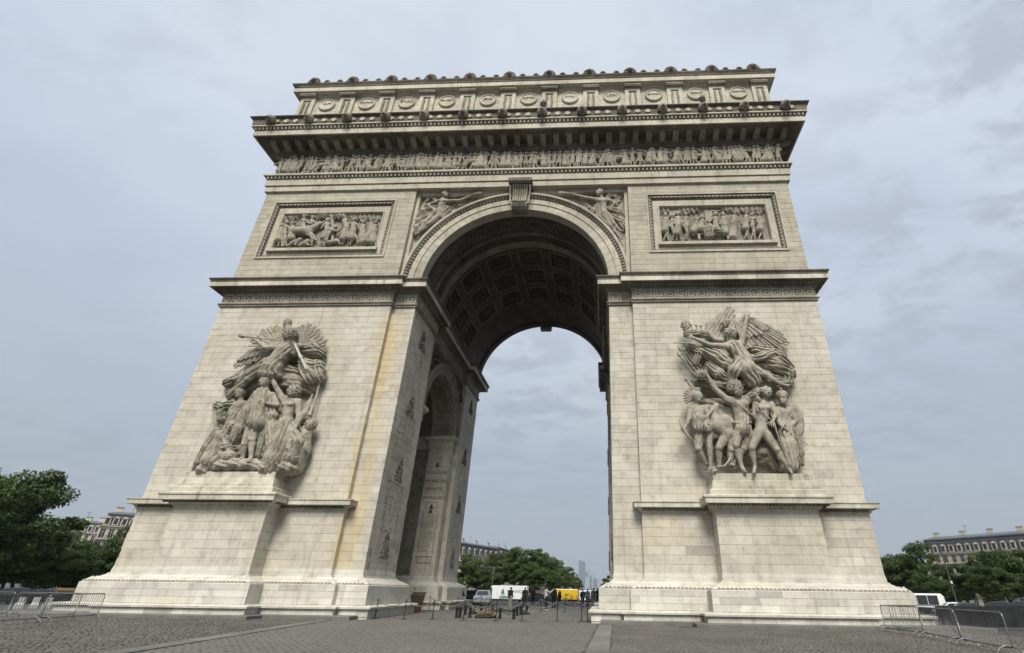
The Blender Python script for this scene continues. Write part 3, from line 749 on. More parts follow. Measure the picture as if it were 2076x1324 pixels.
# ---------------------------------------------------------------- entablature
b = MB(); b.box(-WO, WO, 0.02, D, 31.9, 39.0); b.build('entablature_core', M['joint'], ARCH)
arc_ = MB()
arc_.sweep(ring, [(.0, 31.9), (.20, 31.92), (.20, 32.44), (.17, 32.46), (.17, 32.5), (.30, 32.52), (.30, 33.16), (.28, 33.18)], cap_top=False); archi = arc_.build('architrave', M['uptrim'], ARCH)
b = MB(); b.sweep(ring, [(.28, 33.16), (.32, 33.2), (.46, 33.42), (.50, 33.46)], cap_top=False); b.build('egg_moulding', M['darkstone'], archi)
b = MB(); b.sweep(ring, [(.50, 33.44), (.56, 33.50), (.56, 33.62), (.50, 33.65), (.50, 33.72), (.05, 33.76)], cap_top=False); b.build('cap_moulding', M['trim'], archi)
def eggs(nm, par, z, q, step, hx, hz, mat='trim', half=WO, hy=.06):
    b = MB(); n = int(2 * (half + q) / step); x0 = -(n - 1) * step / 2
    for k in range(n):
        x = x0 + k * step; y = -q
        b.add([(x - hx, y, z + hz), (x + hx, y, z + hz), (x + hx * .6, y + .02, z - hz), (x - hx * .6, y + .02, z - hz), (x - hx * .7, y - hy, z + hz * .8), (x + hx * .7, y - hy, z + hz * .8), (x, y - hy * .8, z - hz * .7)],
              [(4, 6, 5), (0, 3, 6, 4), (1, 5, 6, 2), (0, 4, 5, 1), (3, 2, 6)])
    b.build(nm, M[mat], par, kind='stuff')
eggs('egg_and_dart', archi, 33.32, .40, .345, .11, .11)
frz = MB(); frz.box(-WO + .01, WO - .01, -.02, .3, 33.7, 36.3); frieze = frz.build('frieze', M['carve'], ARCH)
b = MB(); b.sweep(ring, [(.02, 36.14), (.14, 36.18), (.14, 36.26), (.24, 36.34), (.30, 36.36), (.30, 36.46), (.38, 36.48), (.38, 36.95)], cap_top=False); b.build('bed_moulding', M['darkstone'], frieze)
eggs('dentils', frieze, 36.31, .18, .22, .07, .05, 'grey')
cor = MB(); cor.sweep(ring, [(1.70, 37.04), (1.80, 37.02), (1.85, 37.02), (1.85, 37.58), (1.82, 37.6)], cap_top=False)
corn = cor.build('main_cornice', M['trim'], ARCH)
b = MB(); b.sweep(ring, [(.36, 36.96), (1.72, 37.035)], cap_top=False); b.build('soffit', M['darkstone'], corn)  # underside set in darker stone than the corona
b = MB(); b.sweep(ring, [(1.80, 37.58), (1.86, 37.62), (2.0, 37.86), (2.04, 37.9)], cap_top=False); b.build('egg_moulding', M['darkstone'], corn)
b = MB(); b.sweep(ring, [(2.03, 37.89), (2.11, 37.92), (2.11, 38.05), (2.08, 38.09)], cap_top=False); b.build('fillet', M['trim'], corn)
b = MB(); b.sweep(ring, [(2.06, 38.08), (2.10, 38.12), (2.14, 38.74), (2.34, 38.84), (2.36, 38.86), (2.36, 38.95), (1.6, 39.0)]); b.build('gutter_band', M['darkstone'], corn)
eggs('egg_and_dart', corn, 37.74, 1.95, .345, .11, .12)
mp_ = [(-.34, 36.98), (-1.32, 36.98), (-1.32, 36.86), (-1.24, 36.86), (-1.24, 36.74), (-1.0, 36.66), (-.8, 36.6), (-.6, 36.5), (-.34, 36.46)]
b = MB(); n = len(mp_); V = [(-.24, y, z) for y, z in mp_] + [(.24, y, z) for y, z in mp_]
b.add(V, [tuple(range(n)), tuple(reversed(range(n, 2 * n)))] + [(i, n + i, n + (i + 1) % n, (i + 1) % n) for i in range(n)]); mod_me = b.mesh('modillion', M['grey'])
for k in range(40): link('modillion', mod_me, corn, (-22.56 + k * 45.12 / 39, 0, 0))
for k in range(6):           # the first few of the flank rows, seen past the corners
    link('modillion', mod_me, corn, (WO, .3 + k * 1.157, 0), (0, 0, math.pi / 2)); link('modillion', mod_me, corn, (-WO, .3 + k * 1.157, 0), (0, 0, -math.pi / 2))
b = MB()
for k in range(13 * 4 + 5):   # palmettes along the gutter band
    x = -22.56 + k * 3.471 / 4 - .4
    if abs(x) > 23.2: continue
    if abs(((x + 22.56) / 3.471 + .5) % 1 - .5) * 3.471 < .42: continue
    for j in range(-2, 3):
        a = j * .55; dx_, dz_ = math.sin(a), math.cos(a)
        b.add([(x, -2.16, 38.2), (x + dx_ * .18 - dz_ * .075, -2.21, 38.22 + dz_ * .25 + dx_ * .075), (x + dx_ * .36, -2.18, 38.24 + dz_ * .46), (x + dx_ * .18 + dz_ * .075, -2.21, 38.22 + dz_ * .25 - dx_ * .075)], [(0, 3, 2, 1)], 1.25)
b.build('palmettes', M['trim'], corn, kind='stuff')

# ---------------------------------------------------------------- attic
QA = .19; WAT = WO + QA
aring = [(-WAT, -QA), (WAT, -QA), (WAT, D + QA), (-WAT, D + QA)]
b = MB(); b.sweep(aring, [(-.03, 38.9), (-.03, 44.2)]); attic = b.build('attic', M['joint'], ARCH)
face(Ashlar(71, .02), front(-QA), [(-WAT, WAT, 39.0, 44.05)], attic, mat='trim')
b = MB(); b.sweep(aring, [(.0, 43.98), (.05, 44.02), (.05, 44.06), (.16, 44.10), (.20, 44.26), (.62, 44.30), (.66, 44.30), (.66, 44.80), (.63, 44.82)], cap_top=False); ac = b.build('attic_cornice', M['trim'], ARCH)
b = MB(); b.sweep(aring, [(.62, 44.8), (.68, 44.84), (.76, 45.0), (.80, 45.02), (.80, 45.06), (.87, 45.16), (.87, 45.3), (.3, 45.36)]); b.build('cyma', M['darkstone'], ac)
eggs('dentils', ac, 44.18, QA + .2, .27, .085, .06, 'trim', WO - .3)
eggs('egg_and_dart', ac, 44.92, QA + .72, .22, .07, .06, 'trim', WO - .3, .04)
pm = MB(); w = .72
pm.box(-w, w, -.02, .2, 39.0, 39.6); 
for x0, x1 in ((-w, -w + .34), (w - .34, w)): pm.box(x0, x1, -.02, .2, 39.6, 43.95)
pm.box(-w + .34, w - .34, -.02, .2, 43.55, 43.95); pm.box(-w + .3, w - .3, .1, .2, 39.6, 43.6)
pil_me = pm.mesh('pilaster', M['trim'])
sw_ = MB(); sw_.box(-.09, .09, .0, .11, 41.6, 43.3); sw_.box(-.24, .24, .0, .11, 41.45, 41.6); sw_.box(-.06, .06, .02, .11, 40.8, 41.45)
for s_ in (-1, 1):
    for k in range(9): sw_.cbox((s_ * (.22 + .05 * math.sin(k * .4)), .06, 41.75 + k * .18), (.07, .06, .06), .6)
sw_me = sw_.mesh('sword', M['trim'])
cap_me = MB(); cap_me.box(-.80, .80, -.28, .2, 43.94, 44.24)
cap_me = cap_me.mesh('cap', M['grey'])
PX = [-21.66 + k * 43.32 / 11 for k in range(12)]
for x in PX:
    p = link('pilaster', pil_me, ARCH, (x, -QA - .2, 0)); link('sword', sw_me, p); 
    link('cap', cap_me, p)
    b = MB()
    for k in range(7): b.cbox((-.66 + k * .22, -.3, 44.12), (.07, .05, .06))
    b.build('cap_dentils', M['trim'], p, kind='stuff')
def torus(b, c, R, r, n=28, m=8, ax='y', tone=1.0):
    V = []; F = []
    for i in range(n):
        a = 2 * math.pi * i / n
        for j in range(m):
            t = 2 * math.pi * j / m; rr = R + r * math.cos(t); h = r * math.sin(t)
            if ax == 'y': V.append((c[0] + rr * math.cos(a), c[1] + h, c[2] + rr * math.sin(a)))
            elif ax == 'x': V.append((c[0] + h, c[1] + rr * math.cos(a), c[2] + rr * math.sin(a)))
            else: V.append((c[0] + rr * math.cos(a), c[1] + rr * math.sin(a), c[2] + h))
    for i in range(n):
        for j in range(m): F.append((i * m + j, ((i + 1) % n) * m + j, ((i + 1) % n) * m + (j + 1) % m, i * m + (j + 1) % m))
    b.add(V, F, tone)
mm = MB(); torus(mm, (0, -.08, 0), .72, .10, 32, 8)
V = [(0, -.13, 0)] + [(.64 * math.cos(2 * math.pi * k / 32), -.10, .64 * math.sin(2 * math.pi * k / 32)) for k in range(32)]
mm.add(V, [(0, 1 + k, 1 + (k + 1) % 32) for k in range(32)])
for k in range(24):
    a = 2 * math.pi * k / 24; mm.cbox((.73 * math.cos(a), -.15, .73 * math.sin(a)), (.04, .04, .04))
med_me = mm.mesh('medallion', M['trim'], False)
def text(name, s, size, loc, rot, mat, parent, ext=.012, align='CENTER'):
    cu = bpy.data.curves.new(name, 'FONT'); cu.body = s; cu.size = size; cu.extrude = ext; cu.align_x = align; cu.align_y = 'CENTER'; cu.resolution_u = 2
    cu.materials.append(mat); t = bpy.data.objects.new('tmp', cu); COL.objects.link(t)
    bpy.context.view_layer.update()
    me = bpy.data.meshes.new_from_object(t.evaluated_get(bpy.context.evaluated_depsgraph_get())); bpy.data.objects.remove(t)
    return link(name, me, parent, loc, rot)
NAMES = ['ULM', 'WAGRAM', 'EYLAU', 'VALMOUT', 'JENA', 'AUSTERL', 'RIVOLI', 'LODI', 'ZURICH', 'ARCOLE', 'RODOVEL']
for k in range(11):
    x = (PX[k] + PX[k + 1]) / 2; p = link('medallion', med_me, ARCH, (x, -QA, 43.0))
    text('lettering', NAMES[k], .40 if len(NAMES[k]) < 6 else .29, (0, -.14, .08), (math.pi / 2, 0, 0), M['carve'], p, .012)

# ---------------------------------------------------------------- pedestals' projecting cornice and sculpture plinths
for sx in (-1, 1):
    lg = legs[(-sx, 1)]; s = lambda a, b: (a, b) if sx > 0 else (-b, -a)
    pl = [(s(PX0, PX1)[0], -PY), (s(PX0, PX1)[1], -PY), (s(PX0, PX1)[1], .1), (s(PX0, PX1)[0], .1)]
    b = MB(); b.sweep(pl, [(.30, 5.92), (.44, 6.0), (.64, 6.02), (.64, 6.28), (.7, 6.32), (.7, 6.42), (.66, 6.46), (.3, 6.5)]); cc = b.build('block_cornice', M['corona'], lg)
    b = MB(); x0, x1 = s(PX0, PX1)
    for k in range(34):
        b.cbox((x0 - .35 + k * (x1 - x0 + .7) / 33, -PY - .42, 5.95), (.06, .06, .06))
    for k in range(8):
        b.cbox((x0 - .42, -PY + .1 + k * .15, 5.95), (.06, .05, .06)); b.cbox((x1 + .42, -PY + .1 + k * .15, 5.95), (.06, .05, .06))
    b.build('egg_and_dart', M['darkstone'], lg, kind='stuff')
    b = MB()
    for (a0, a1) in ((WI, PX0), (PX1, WO)):
        n = int((a1 - a0) / .17)
        for k in range(n): xx = (a0 + (k + .5) * .17) * sx; b.cbox((xx, -.2, 5.87), (.055, .05, .055))
    b.build('egg_and_dart', M['darkstone'], lg, kind='stuff')
    b = MB()
    pl = [(pl[0][0] - .1, -1.5), (pl[1][0] + .1, -1.5), (pl[2][0] + .1, .1), (pl[3][0] - .1, .1)]
    b.sweep(pl, [(.22, 6.45), (.22, 6.75), (.16, 6.8), (.05, 6.82), (.05, 7.0), (-.02, 7.02), (-.06, 7.3), (-.14, 7.34), (-.14, 7.70), (-.2, 7.74)]); b.build('sculpture_plinth', M['corona'], lg)

# ---------------------------------------------------------------- inscriptions on the passage faces
def glyphs(mb, fr, u0, u1, z0, z1, rows, cols, rng, fill=.75):
    """lines of letter-like strokes, too small to read"""
    dz = (z1 - z0) / rows; du = (u1 - u0) / cols
    for r in range(rows):
        for c in range(cols):
            ln = rng.uniform(.45, .92) * du; u = u0 + c * du + rng.uniform(0, .05); e = u + ln; z = z0 + r * dz; h = dz * .55
            while u < e:
                w = rng.uniform(.07, .12)
                if rng.random() < fill:
                    for k in rng.sample((0, 1, 2, 3), 2):
                        a, b_, cc, d_ = ((u, u + w * .38, z, z + h), (u, u + w * .85, z + h * .7, z + h), (u, u + w * .85, z, z + h * .3), (u + w * .5, u + w * .85, z, z + h))[k]
                        V = [fr(a, .012 + .002 * k, cc), fr(b_, .012 + .002 * k, cc), fr(b_, .012 + .002 * k, d_), fr(a, .012 + .002 * k, d_)]
                        mb.add(V, [(0, 1, 2, 3) if not fr.flip else (3, 2, 1, 0)])
                u += w * 1.15
def trophy(mb, fr, u, z, s, rng):
    """piled arms: a shield with crossed shafts, built of raised leaves and bars"""
    for k in range(110):
        zz = rng.random() ** 1.5; uu = u + rng.uniform(-1, 1) * s * (.52 * (1 - zz) ** .7 + .05); zz = z - s * .5 + zz * s * 1.15
        h = rng.uniform(.03, .08) * s; t = rng.uniform(.03, .10)
        V = [fr(uu - h, .0, zz - h), fr(uu + h, .0, zz - h * .6), fr(uu + h * .7, .0, zz + h), fr(uu - h * .6, .0, zz + h * .8), fr(uu, t + .03, zz)]
        F = [(0, 1, 4), (1, 2, 4), (2, 3, 4), (3, 0, 4)]; mb.add(V, F if not fr.flip else [f[::-1] for f in F])
rg = random.Random(5)
for sx in (1, -1):
    for (par, y0, y1) in ((legs[(sx, 1)], R1, YA), (legs[(sx, -1)], D - YA, D - R1)):
        fr = facing_x(-WA * sx, sx); mb = MB(); tb = MB()
        for (z0, z1) in ((4.7, 8.2), (9.3, 12.9), (13.9, 17.9)): glyphs(mb, fr, y0 + 1.0, y1 - .8, z0, z1, 15, 4, rg, .55)
        for z in (3.9, 8.75, 13.4, 18.7): trophy(tb, fr, (y0 + y1) / 2, z, 1.35, rg)
        for (u, z) in ((y0 + .45, 2.6), (y1 - .4, 2.6), (y0 + .45, 3.4), (y1 - .4, 3.9)):
            V = [fr(u - .07, .012, z - .28), fr(u + .07, .012, z - .28), fr(u + .07, .012, z + .28), fr(u - .07, .012, z + .28)]; mb.add(V, [(0, 1, 2, 3) if not fr.flip else (3, 2, 1, 0)])
        mb.build('engraved_names', M['ink'], par, kind='stuff'); tb.build('trophy_relief', M['bronze'], par, kind='stuff')
fr = facing_y(D - YB, -1); lb = legs[(1, -1)]
for k, t_ in enumerate(('TOULOUSE', 'MAUROUESS', 'OPORTO', 'FLANTE-SULERO')):
    text('inscription', t_, .40 if k < 3 else .30, (-8.76, D - YB - .015, 11.1 - k * .74), (math.pi / 2, 0, 0), M['ink'], lb)
mb = MB(); glyphs(mb, fr, -9.25, -8.25, 4.35, 7.3, 15, 1, rg, .95); 
for (a, b_, c, d_) in ((-9.4, -9.34, 4.2, 7.5), (-8.14, -8.08, 4.2, 7.5), (-9.3, -8.2, 7.95, 8.0), (-9.3, -8.2, 8.45, 8.5), (-9.3, -9.25, 8.0, 8.45), (-8.25, -8.2, 8.0, 8.45), (-9.4, -8.1, 3.45, 3.52), (-9.4, -8.1, 3.95, 4.02), (-9.4, -9.33, 3.52, 3.95), (-8.17, -8.1, 3.52, 3.95), (-9.1, -9.0, 3.68, 3.8), (-8.5, -8.4, 3.68, 3.8)):
    V = [fr(a, .012, c), fr(b_, .012, c), fr(b_, .012, d_), fr(a, .012, d_)]; mb.add(V, [(3, 2, 1, 0) if fr.flip else (0, 1, 2, 3)])
mb.build('engraved_names', M['ink'], lb, kind='stuff'); tb = MB()
for z, s_ in ((11.85, .35), (8.1, .3), (7.72, .3)): trophy(tb, fr, -8.76, z, s_, rg)
tb.build('trophy_relief', M['bronze'], lb, kind='stuff')
# ---------------------------------------------------------------- carving: distance fields turned into meshes
class Sculpt:
    def __init__(s, vox=.04): s.vox = vox; s.P = []
    def cap(s, a, b, ra, rb=None, k=.06, fold=0.0, n=7.0, flat=1.0, ph=0.0):
        a = np.array(a, float); b = np.array(b, float); rb = ra if rb is None else rb
        s.P.append(('c', a, b, ra, rb, k, fold, n, flat, ph)); return s
    def ell(s, c, r, k=.06, op=1, lump=0.0, lf=9.0): 
        s.P.append(('e', np.array(c, float), np.array(r if hasattr(r, '__len__') else (r, r, r), float), k, op, lump, lf)); return s
    def chain(s, pts, rs, **kw):
        for i in range(len(pts) - 1): s.cap(pts[i], pts[i + 1], rs[i], rs[i + 1], **kw)
    def arrays(s):
        lo = np.full(3, 1e9); hi = np.full(3, -1e9); B = []
        for p in s.P:
            if p[0] == 'c':
                r = max(p[3], p[4]) + p[6]; a = np.minimum(p[1], p[2]) - r; b = np.maximum(p[1], p[2]) + r; k = p[5]
            else: a = p[1] - p[2] - p[5]; b = p[1] + p[2] + p[5]; k = p[3]
            B.append((a - k - 2.5 * s.vox, b + k + 2.5 * s.vox)); lo = np.minimum(lo, a); hi = np.maximum(hi, b)
        lo -= 3 * s.vox; hi += 3 * s.vox
        n = np.ceil((hi - lo) / s.vox).astype(int) + 1
        G = np.full(n, 0.5, np.float32)
        ax = [lo[i] + s.vox * np.arange(n[i]) for i in range(3)]
        for p, (a, b) in zip(s.P, B):
            i0 = np.maximum(((a - lo) / s.vox).astype(int), 0); i1 = np.minimum(((b - lo) / s.vox).astype(int) + 2, n)
            sl = tuple(slice(i0[i], i1[i]) for i in range(3))
            X = ax[0][sl[0]][:, None, None]; Y = ax[1][sl[1]][None, :, None]; Z = ax[2][sl[2]][None, None, :]
            if p[0] == 'c':
                _, A, Bv, ra, rb, k, fold, nf, flat, ph = p
                d = Bv - A; L2 = max(d @ d, 1e-9)
                px, py, pz = X - A[0], Y - A[1], Z - A[2]
                t = np.clip((px * d[0] + py * d[1] + pz * d[2]) / L2, 0, 1)
                qx, qy, qz = px - t * d[0], (py - t * d[1]) * flat, pz - t * d[2]
                r = ra + (rb - ra) * t
                D_ = np.sqrt(qx * qx + qy * qy + qz * qz) - r
                if fold:
                    l = math.sqrt(d[0] ** 2 + d[2] ** 2) + 1e-6; sd_ = (qx * (-d[2]) + qz * d[0]) / l if l > 1e-3 else qx
                    w_ = nf * sd_ / np.maximum(r, .05); D_ = D_ - fold * (1.7 * np.abs(np.sin(.5 * w_ + 1.1 * np.sin(2.4 * t + ph) + ph)) + .6 * np.abs(np.sin(1.15 * w_ + 2 * ph + 1.8 * t)) - 1.2)
                op = 1
            else:
                _, c, r, k, op, lump, lf = p
                qx, qy, qz = (X - c[0]) / r[0], (Y - c[1]) / r[1], (Z - c[2]) / r[2]
                q = np.sqrt(qx * qx + qy * qy + qz * qz); D_ = (q - 1) * float(r.min())
                if lump: D_ = D_ + lump * (np.sin(lf * qx + 2 * np.sin(lf * .6 * qz)) * np.sin(lf * qz + 1.3) + .6 * np.sin(lf * 1.7 * qy + lf * qx))
            g = G[sl]
            if op > 0:
                h = np.clip(.5 + .5 * (g - D_) / k, 0, 1); G[sl] = g + (D_ - g) * h - k * h * (1 - h)
            else:
                h = np.clip(.5 - .5 * (g + D_) / k, 0, 1); G[sl] = g + (-D_ - g) * h + k * h * (1 - h)
        return G, lo
    def mesh(s, name, mat, smooth=True):
        G, lo = s.arrays()
        gr = openvdb.FloatGrid(0.5); gr.copyFromArray(np.ascontiguousarray(G)); 
        v, t, q = gr.convertToPolygons(isovalue=0.0, adaptivity=0.12)
        V = v * s.vox + lo
        F = [tuple(int(i) for i in f[::-1]) for f in q] + [tuple(int(i) for i in f[::-1]) for f in t]
        return mk_mesh(name, V, F, mat, smooth)
    def build(s, name, mat, parent=None, **kw): return link(name, s.mesh(name, mat), parent, **kw)

def vec(*a): return np.array(a, float)
BODY = 1.3
def lerp(a, b, t): return a + (b - a) * t
def head(F, H, S, fx=0.0, hair='short', up=(0, 0, 1), beard=False, k=.03):
    """a skull with jaw, nose, brow, sockets; fx turns the face (-1 left .. 1 right)"""
    fy = -math.sqrt(max(0, 1 - fx * fx)); f = vec(fx, fy, 0); sd_ = vec(-fy, fx, 0)
    F.ell(H, (.78 * S, .84 * S, 1.0 * S), k); F.ell(H + f * .25 * S - vec(0, 0, .45 * S), (.55 * S, .58 * S, .62 * S), k)
    F.cap(H + f * .70 * S + vec(0, 0, .12 * S), H + f * .98 * S - vec(0, 0, .22 * S), .11 * S, .17 * S, k)
    F.cap(H + f * .72 * S + sd_ * .4 * S + vec(0, 0, .2 * S), H + f * .72 * S - sd_ * .4 * S + vec(0, 0, .2 * S), .14 * S, .14 * S, k)
    F.cap(H + f * .70 * S + sd_ * .2 * S - vec(0, 0, .55 * S), H + f * .70 * S - sd_ * .2 * S - vec(0, 0, .55 * S), .1 * S, .1 * S, k)
    for q in (-1, 1): F.ell(H + f * .84 * S + sd_ * q * .33 * S + vec(0, 0, .02 * S), .15 * S, k, -1)
    if hair == 'short': F.ell(H - f * .14 * S + vec(0, 0, .26 * S), (.9 * S, .92 * S, .92 * S), k, 1, .07 * S, 8)
    elif hair == 'curl': F.ell(H - f * .2 * S + vec(0, 0, .2 * S), (1.12 * S, 1.05 * S, 1.1 * S), k, 1, .17 * S, 9)
    elif hair == 'long':
        F.ell(H - f * .2 * S + vec(0, 0, .2 * S), (1.0 * S, .98 * S, 1.0 * S), k, 1, .1 * S, 8); F.cap(H - f * .5 * S, H - f * .7 * S - vec(0, 0, 1.5 * S), .6 * S, .35 * S, k, .07 * S, 5)
    elif hair == 'helmet':
        F.ell(H + vec(0, 0, .3 * S), (1.0 * S, 1.02 * S, .95 * S), k); F.cap(H + f * .8 * S + vec(0, 0, .3 * S), H - f * .9 * S + vec(0, 0, .1 * S), .22 * S, .22 * S, k)
        F.chain([H + f * .6 * S + vec(0, 0, 1.25 * S), H + vec(0, 0, 1.5 * S), H - f * .9 * S + vec(0, 0, .9 * S), H - f * 1.25 * S - vec(0, 0, .1 * S)], [.16 * S, .22 * S, .24 * S, .14 * S], k=k)
    elif hair == 'hat': F.ell(H + vec(0, 0, .55 * S), (1.05 * S, 1.05 * S, .55 * S), k); F.cap(H + vec(-1.1 * S, 0, .6 * S), H + vec(1.1 * S, 0, .6 * S), .25 * S, .25 * S, k)
    if beard: F.ell(H + f * .45 * S - vec(0, 0, .75 * S), (.55 * S, .5 * S, .7 * S), k, 1, .1 * S, 9)
def hand(F, w, d, S, k=.025):
    """palm and five fingers at the end of a forearm pointing along d"""
    d = d / (np.linalg.norm(d) + 1e-9); sd_ = np.cross(d, vec(0, 1, 0)); sd_ /= (np.linalg.norm(sd_) + 1e-9)
    c = w + d * .32 * S; F.cap(w, c, .22 * S, .28 * S, k, flat=1.4)
    for i, (o, l) in enumerate(((-.27, .42), (-.09, .52), (.09, .50), (.27, .38))):
        F.cap(c + sd_ * o * S, c + sd_ * o * 1.7 * S + d * (l + .18) * S, .09 * S, .065 * S, k)
    F.cap(w + d * .12 * S + sd_ * .2 * S, w + d * .38 * S + sd_ * .56 * S, .1 * S, .07 * S, k)
def man(F, m, S, hd, nk, hp, d=.9, arms=(), legs=(), fx=0.0, hair='short', beard=False, tw=1.0, muscle=True, fold=0.0, k=None, hands=True):
    """a standing, striding or reaching figure; joints are given on the wall plane with their own depth"""
    k = k or .10 * S
    hs = S * 1.12; S = S * BODY
    P = lambda p: m(p[0], p[1], d + (p[2] if len(p) > 2 else 0))
    H, Nk, Hp = P(hd), P(nk), P(hp)
    ch = lerp(Nk, Hp, .30); wa = lerp(Nk, Hp, .68)
    F.cap(Nk, lerp(Nk, H, .8), .46 * S, .42 * S, k)
    F.cap(ch, wa, .98 * S * tw, .78 * S * tw, k, fold, 7, 1.15); F.cap(wa, Hp, .76 * S * tw, .92 * S * tw, k, fold, 7, 1.1)
    for a in arms:
        A = [P(q) for q in a]
        F.cap(lerp(Nk, ch, .4), A[0], .6 * S, .5 * S, k); F.cap(A[0], ch, .52 * S, .62 * S, k)
        F.cap(A[0], A[1], .46 * S, .36 * S, k * .6, fold * .7); F.cap(lerp(A[0], A[1], .15), lerp(A[0], A[1], .6), .42 * S, .42 * S, k)
        F.cap(A[1], A[2], .36 * S, .22 * S, k * .6); F.cap(lerp(A[1], A[2], .1), lerp(A[1], A[2], .45), .36 * S, .34 * S, k)
        if hands: hand(F, A[2], A[2] - A[1], S)
        else: F.ell(A[2], .3 * S, k)
    for l in legs:
        A = [P(q) for q in l]
        F.cap(Hp, A[0], .86 * S, .76 * S, k); F.cap(A[0], A[1], .74 * S, .48 * S, k * .6, fold); F.cap(A[1], A[2], .46 * S, .26 * S, k * .6, fold * .5)
        F.ell(lerp(A[1], A[2], .28) + vec(0, .12 * S, 0), (.46 * S, .46 * S, .8 * S), k); F.ell(A[1] - vec(0, .2 * S, 0), .42 * S, k)
        toe = P(l[3]) if len(l) > 3 else A[2] + vec(.35 * S, -.75 * S, -.18 * S)
        F.cap(A[2], toe, .28 * S, .2 * S, k * .6)
    if muscle:
        for q in (-1, 1):
            F.ell(ch + vec(q * .42 * S * tw, -.66 * S, .05 * S), (.46 * S, .3 * S, .36 * S), k)
            F.ell(wa + vec(q * .24 * S, -.6 * S * tw, .15 * S), (.22 * S, .18 * S, .5 * S), k * .6)
        F.ell(Hp + vec(0, -.7 * S * tw, .35 * S), .09 * S, k * .5, -1)
    head(F, H, hs, fx, hair, beard=beard)
def wing(F, root, spine, tips, r=.10, layers=2):
    """feathers fanned from points along a spine to a row of tips"""
    tips = [tips[0]] + [x for i in range(1, len(tips)) for x in (lerp(tips[i - 1], tips[i], .5), tips[i])]
    n = len(tips)
    for L_ in range(layers):
        for i, tp in enumerate(tips):
            t = i / max(n - 1, 1); q = t * (len(spine) - 1); j = min(int(q), len(spine) - 2); a = lerp(spine[j], spine[j + 1], q - j)
            e = lerp(a, tp, (1.0 if L_ == 0 else .52) * (1 - .13 * ((i * 7) % 5) / 4))
            F.cap(a + vec(0, -.10 * L_ + .03 * (i % 2), 0), e + vec(0, -.10 * L_ + .06 * (i % 2), 0), r * .75, r * (.95 if L_ == 0 else 1.05), .012, flat=1.6)
    F.chain(spine, [r * 1.9] * len(spine), k=.05)
def drape(F, pts, r, fold=.06, n=6, k=.05, flat=1.0, ph=0.0):
    fold *= 1.25; n *= 1.35
    rs = r if hasattr(r, '__len__') else [r] * len(pts)
    for i in range(len(pts) - 1): F.cap(pts[i], pts[i + 1], rs[i], rs[i + 1], k, fold, n, flat, ph + i * .7)

VX = .031
def grp_map(ox, oy, sc): return lambda u, v, d: at(ox + u / sc, oy + v / sc, -d)
# ================= right-hand group
mR = grp_map(1330, 600, 3.152)
GR = thing('sculpture_group', 'high relief group under a winged figure with arm flung up, on right pier of arch', 'sculpture', (0, 0, 0), group=None)
def q(u, v, d): return mR(u, v, d)
S = .37
F = Sculpt(VX); man(F, mR, .36, (482, 240, .12), (486, 292), (560, 432, .05), .95, arms=[[(545, 305), (562, 225, .1), (580, 135, .1)], [(432, 322), (345, 315, .2), (238, 268, .3)]],
    legs=[[(600, 452, .1), (690, 505, .25), (800, 566, .1), (845, 575, .1)], [(540, 470, .15), (478, 500, .3), (470, 556, .1)]], fx=.55, hair='long', muscle=False, fold=.03)
drape(F, [q(510, 330, 1.05), q(555, 400, 1.1), q(575, 470, 1.15), q(620, 545, .95)], [.42, .5, .62, .5], .055, 8)
drape(F, [q(545, 420, 1.2), q(500, 480, 1.3), q(480, 545, 1.0)], [.4, .42, .3], .05, 7)
drape(F, [q(560, 385, 1.2), q(620, 400, 1.2), q(700, 380, .9), q(770, 370, .7)], [.2, .22, .28, .2], .05, 5)
F.chain([q(440, 190, 1.0), q(425, 165, 1.05), q(410, 175, 1.1)], [.1, .14, .07]); F.ell(q(452, 165, .95), (.22, .16, .26), .05, 1, .04)
F.build('winged_figure', M['carve'], GR)
F = Sculpt(VX); wing(F, None, [q(450, 290, .55), q(380, 280, .55), q(325, 235, .55), q(330, 180, .55)], [q(*t, .5) for t in ((510, 170), (508, 135), (506, 100), (495, 72), (478, 64), (455, 72), (430, 90), (405, 112), (375, 140), (345, 160))], .085)
F.build('wing', M['carve'], GR)
F = Sculpt(VX); wing(F, None, [q(520, 230, .5), q(520, 175, .55), q(555, 140, .6), q(620, 150, .6), q(640, 190, .6)], [q(*t, .45) for t in ((575, 335), (610, 345), (650, 350), (700, 352), (750, 352), (800, 342), (838, 325), (852, 308), (845, 285), (815, 250), (795, 228), (760, 205), (720, 185))], .085)
F.build('wing', M['carve'], GR)
F = Sculpt(VX)      # standards, spears and flags to the left
for (a, b) in (((140, 325), (262, 490)), ((165, 330), (275, 470)), ((135, 365), (245, 500)), ((195, 350), (285, 450)), ((220, 175), (250, 260)), ((255, 180), (270, 250)), ((285, 185), (295, 250)), ((185, 525), (240, 610)), ((225, 530), (265, 600))):
    F.cap(q(*a, .6), q(*b, .6), .055, .055, .02); F.cap(q(*a, .6), lerp(q(*a, .6), q(*b, .6), .12), .03, .11, .02)
F.cap(q(112, 298, 1.15), q(250, 306, 1.2), .035, .07, .02); F.ell(q(190, 192, .9), (.3, .25, .42), .05, 1, .06, 7); F.cap(q(190, 190, .9), q(163, 148, .9), .14, .04); F.cap(q(190, 200, .9), q(225, 260, .9), .12, .16)
drape(F, [q(200, 245, .9), q(260, 240, .9), q(320, 250, .75)], [.25, .26, .2], .05, 6); drape(F, [q(215, 330, .7), q(280, 360, .75), q(250, 430, .6)], [.22, .28, .2], .06, 6, ph=1)
drape(F, [q(300, 350, .75), q(380, 390, .8), q(450, 440, .8), q(470, 470, .7)], [.3, .5, .45, .3], .07, 7); drape(F, [q(330, 330, .6), q(400, 350, .7), q(440, 390, .8)], [.25, .32, .3], .06, 6, ph=2)
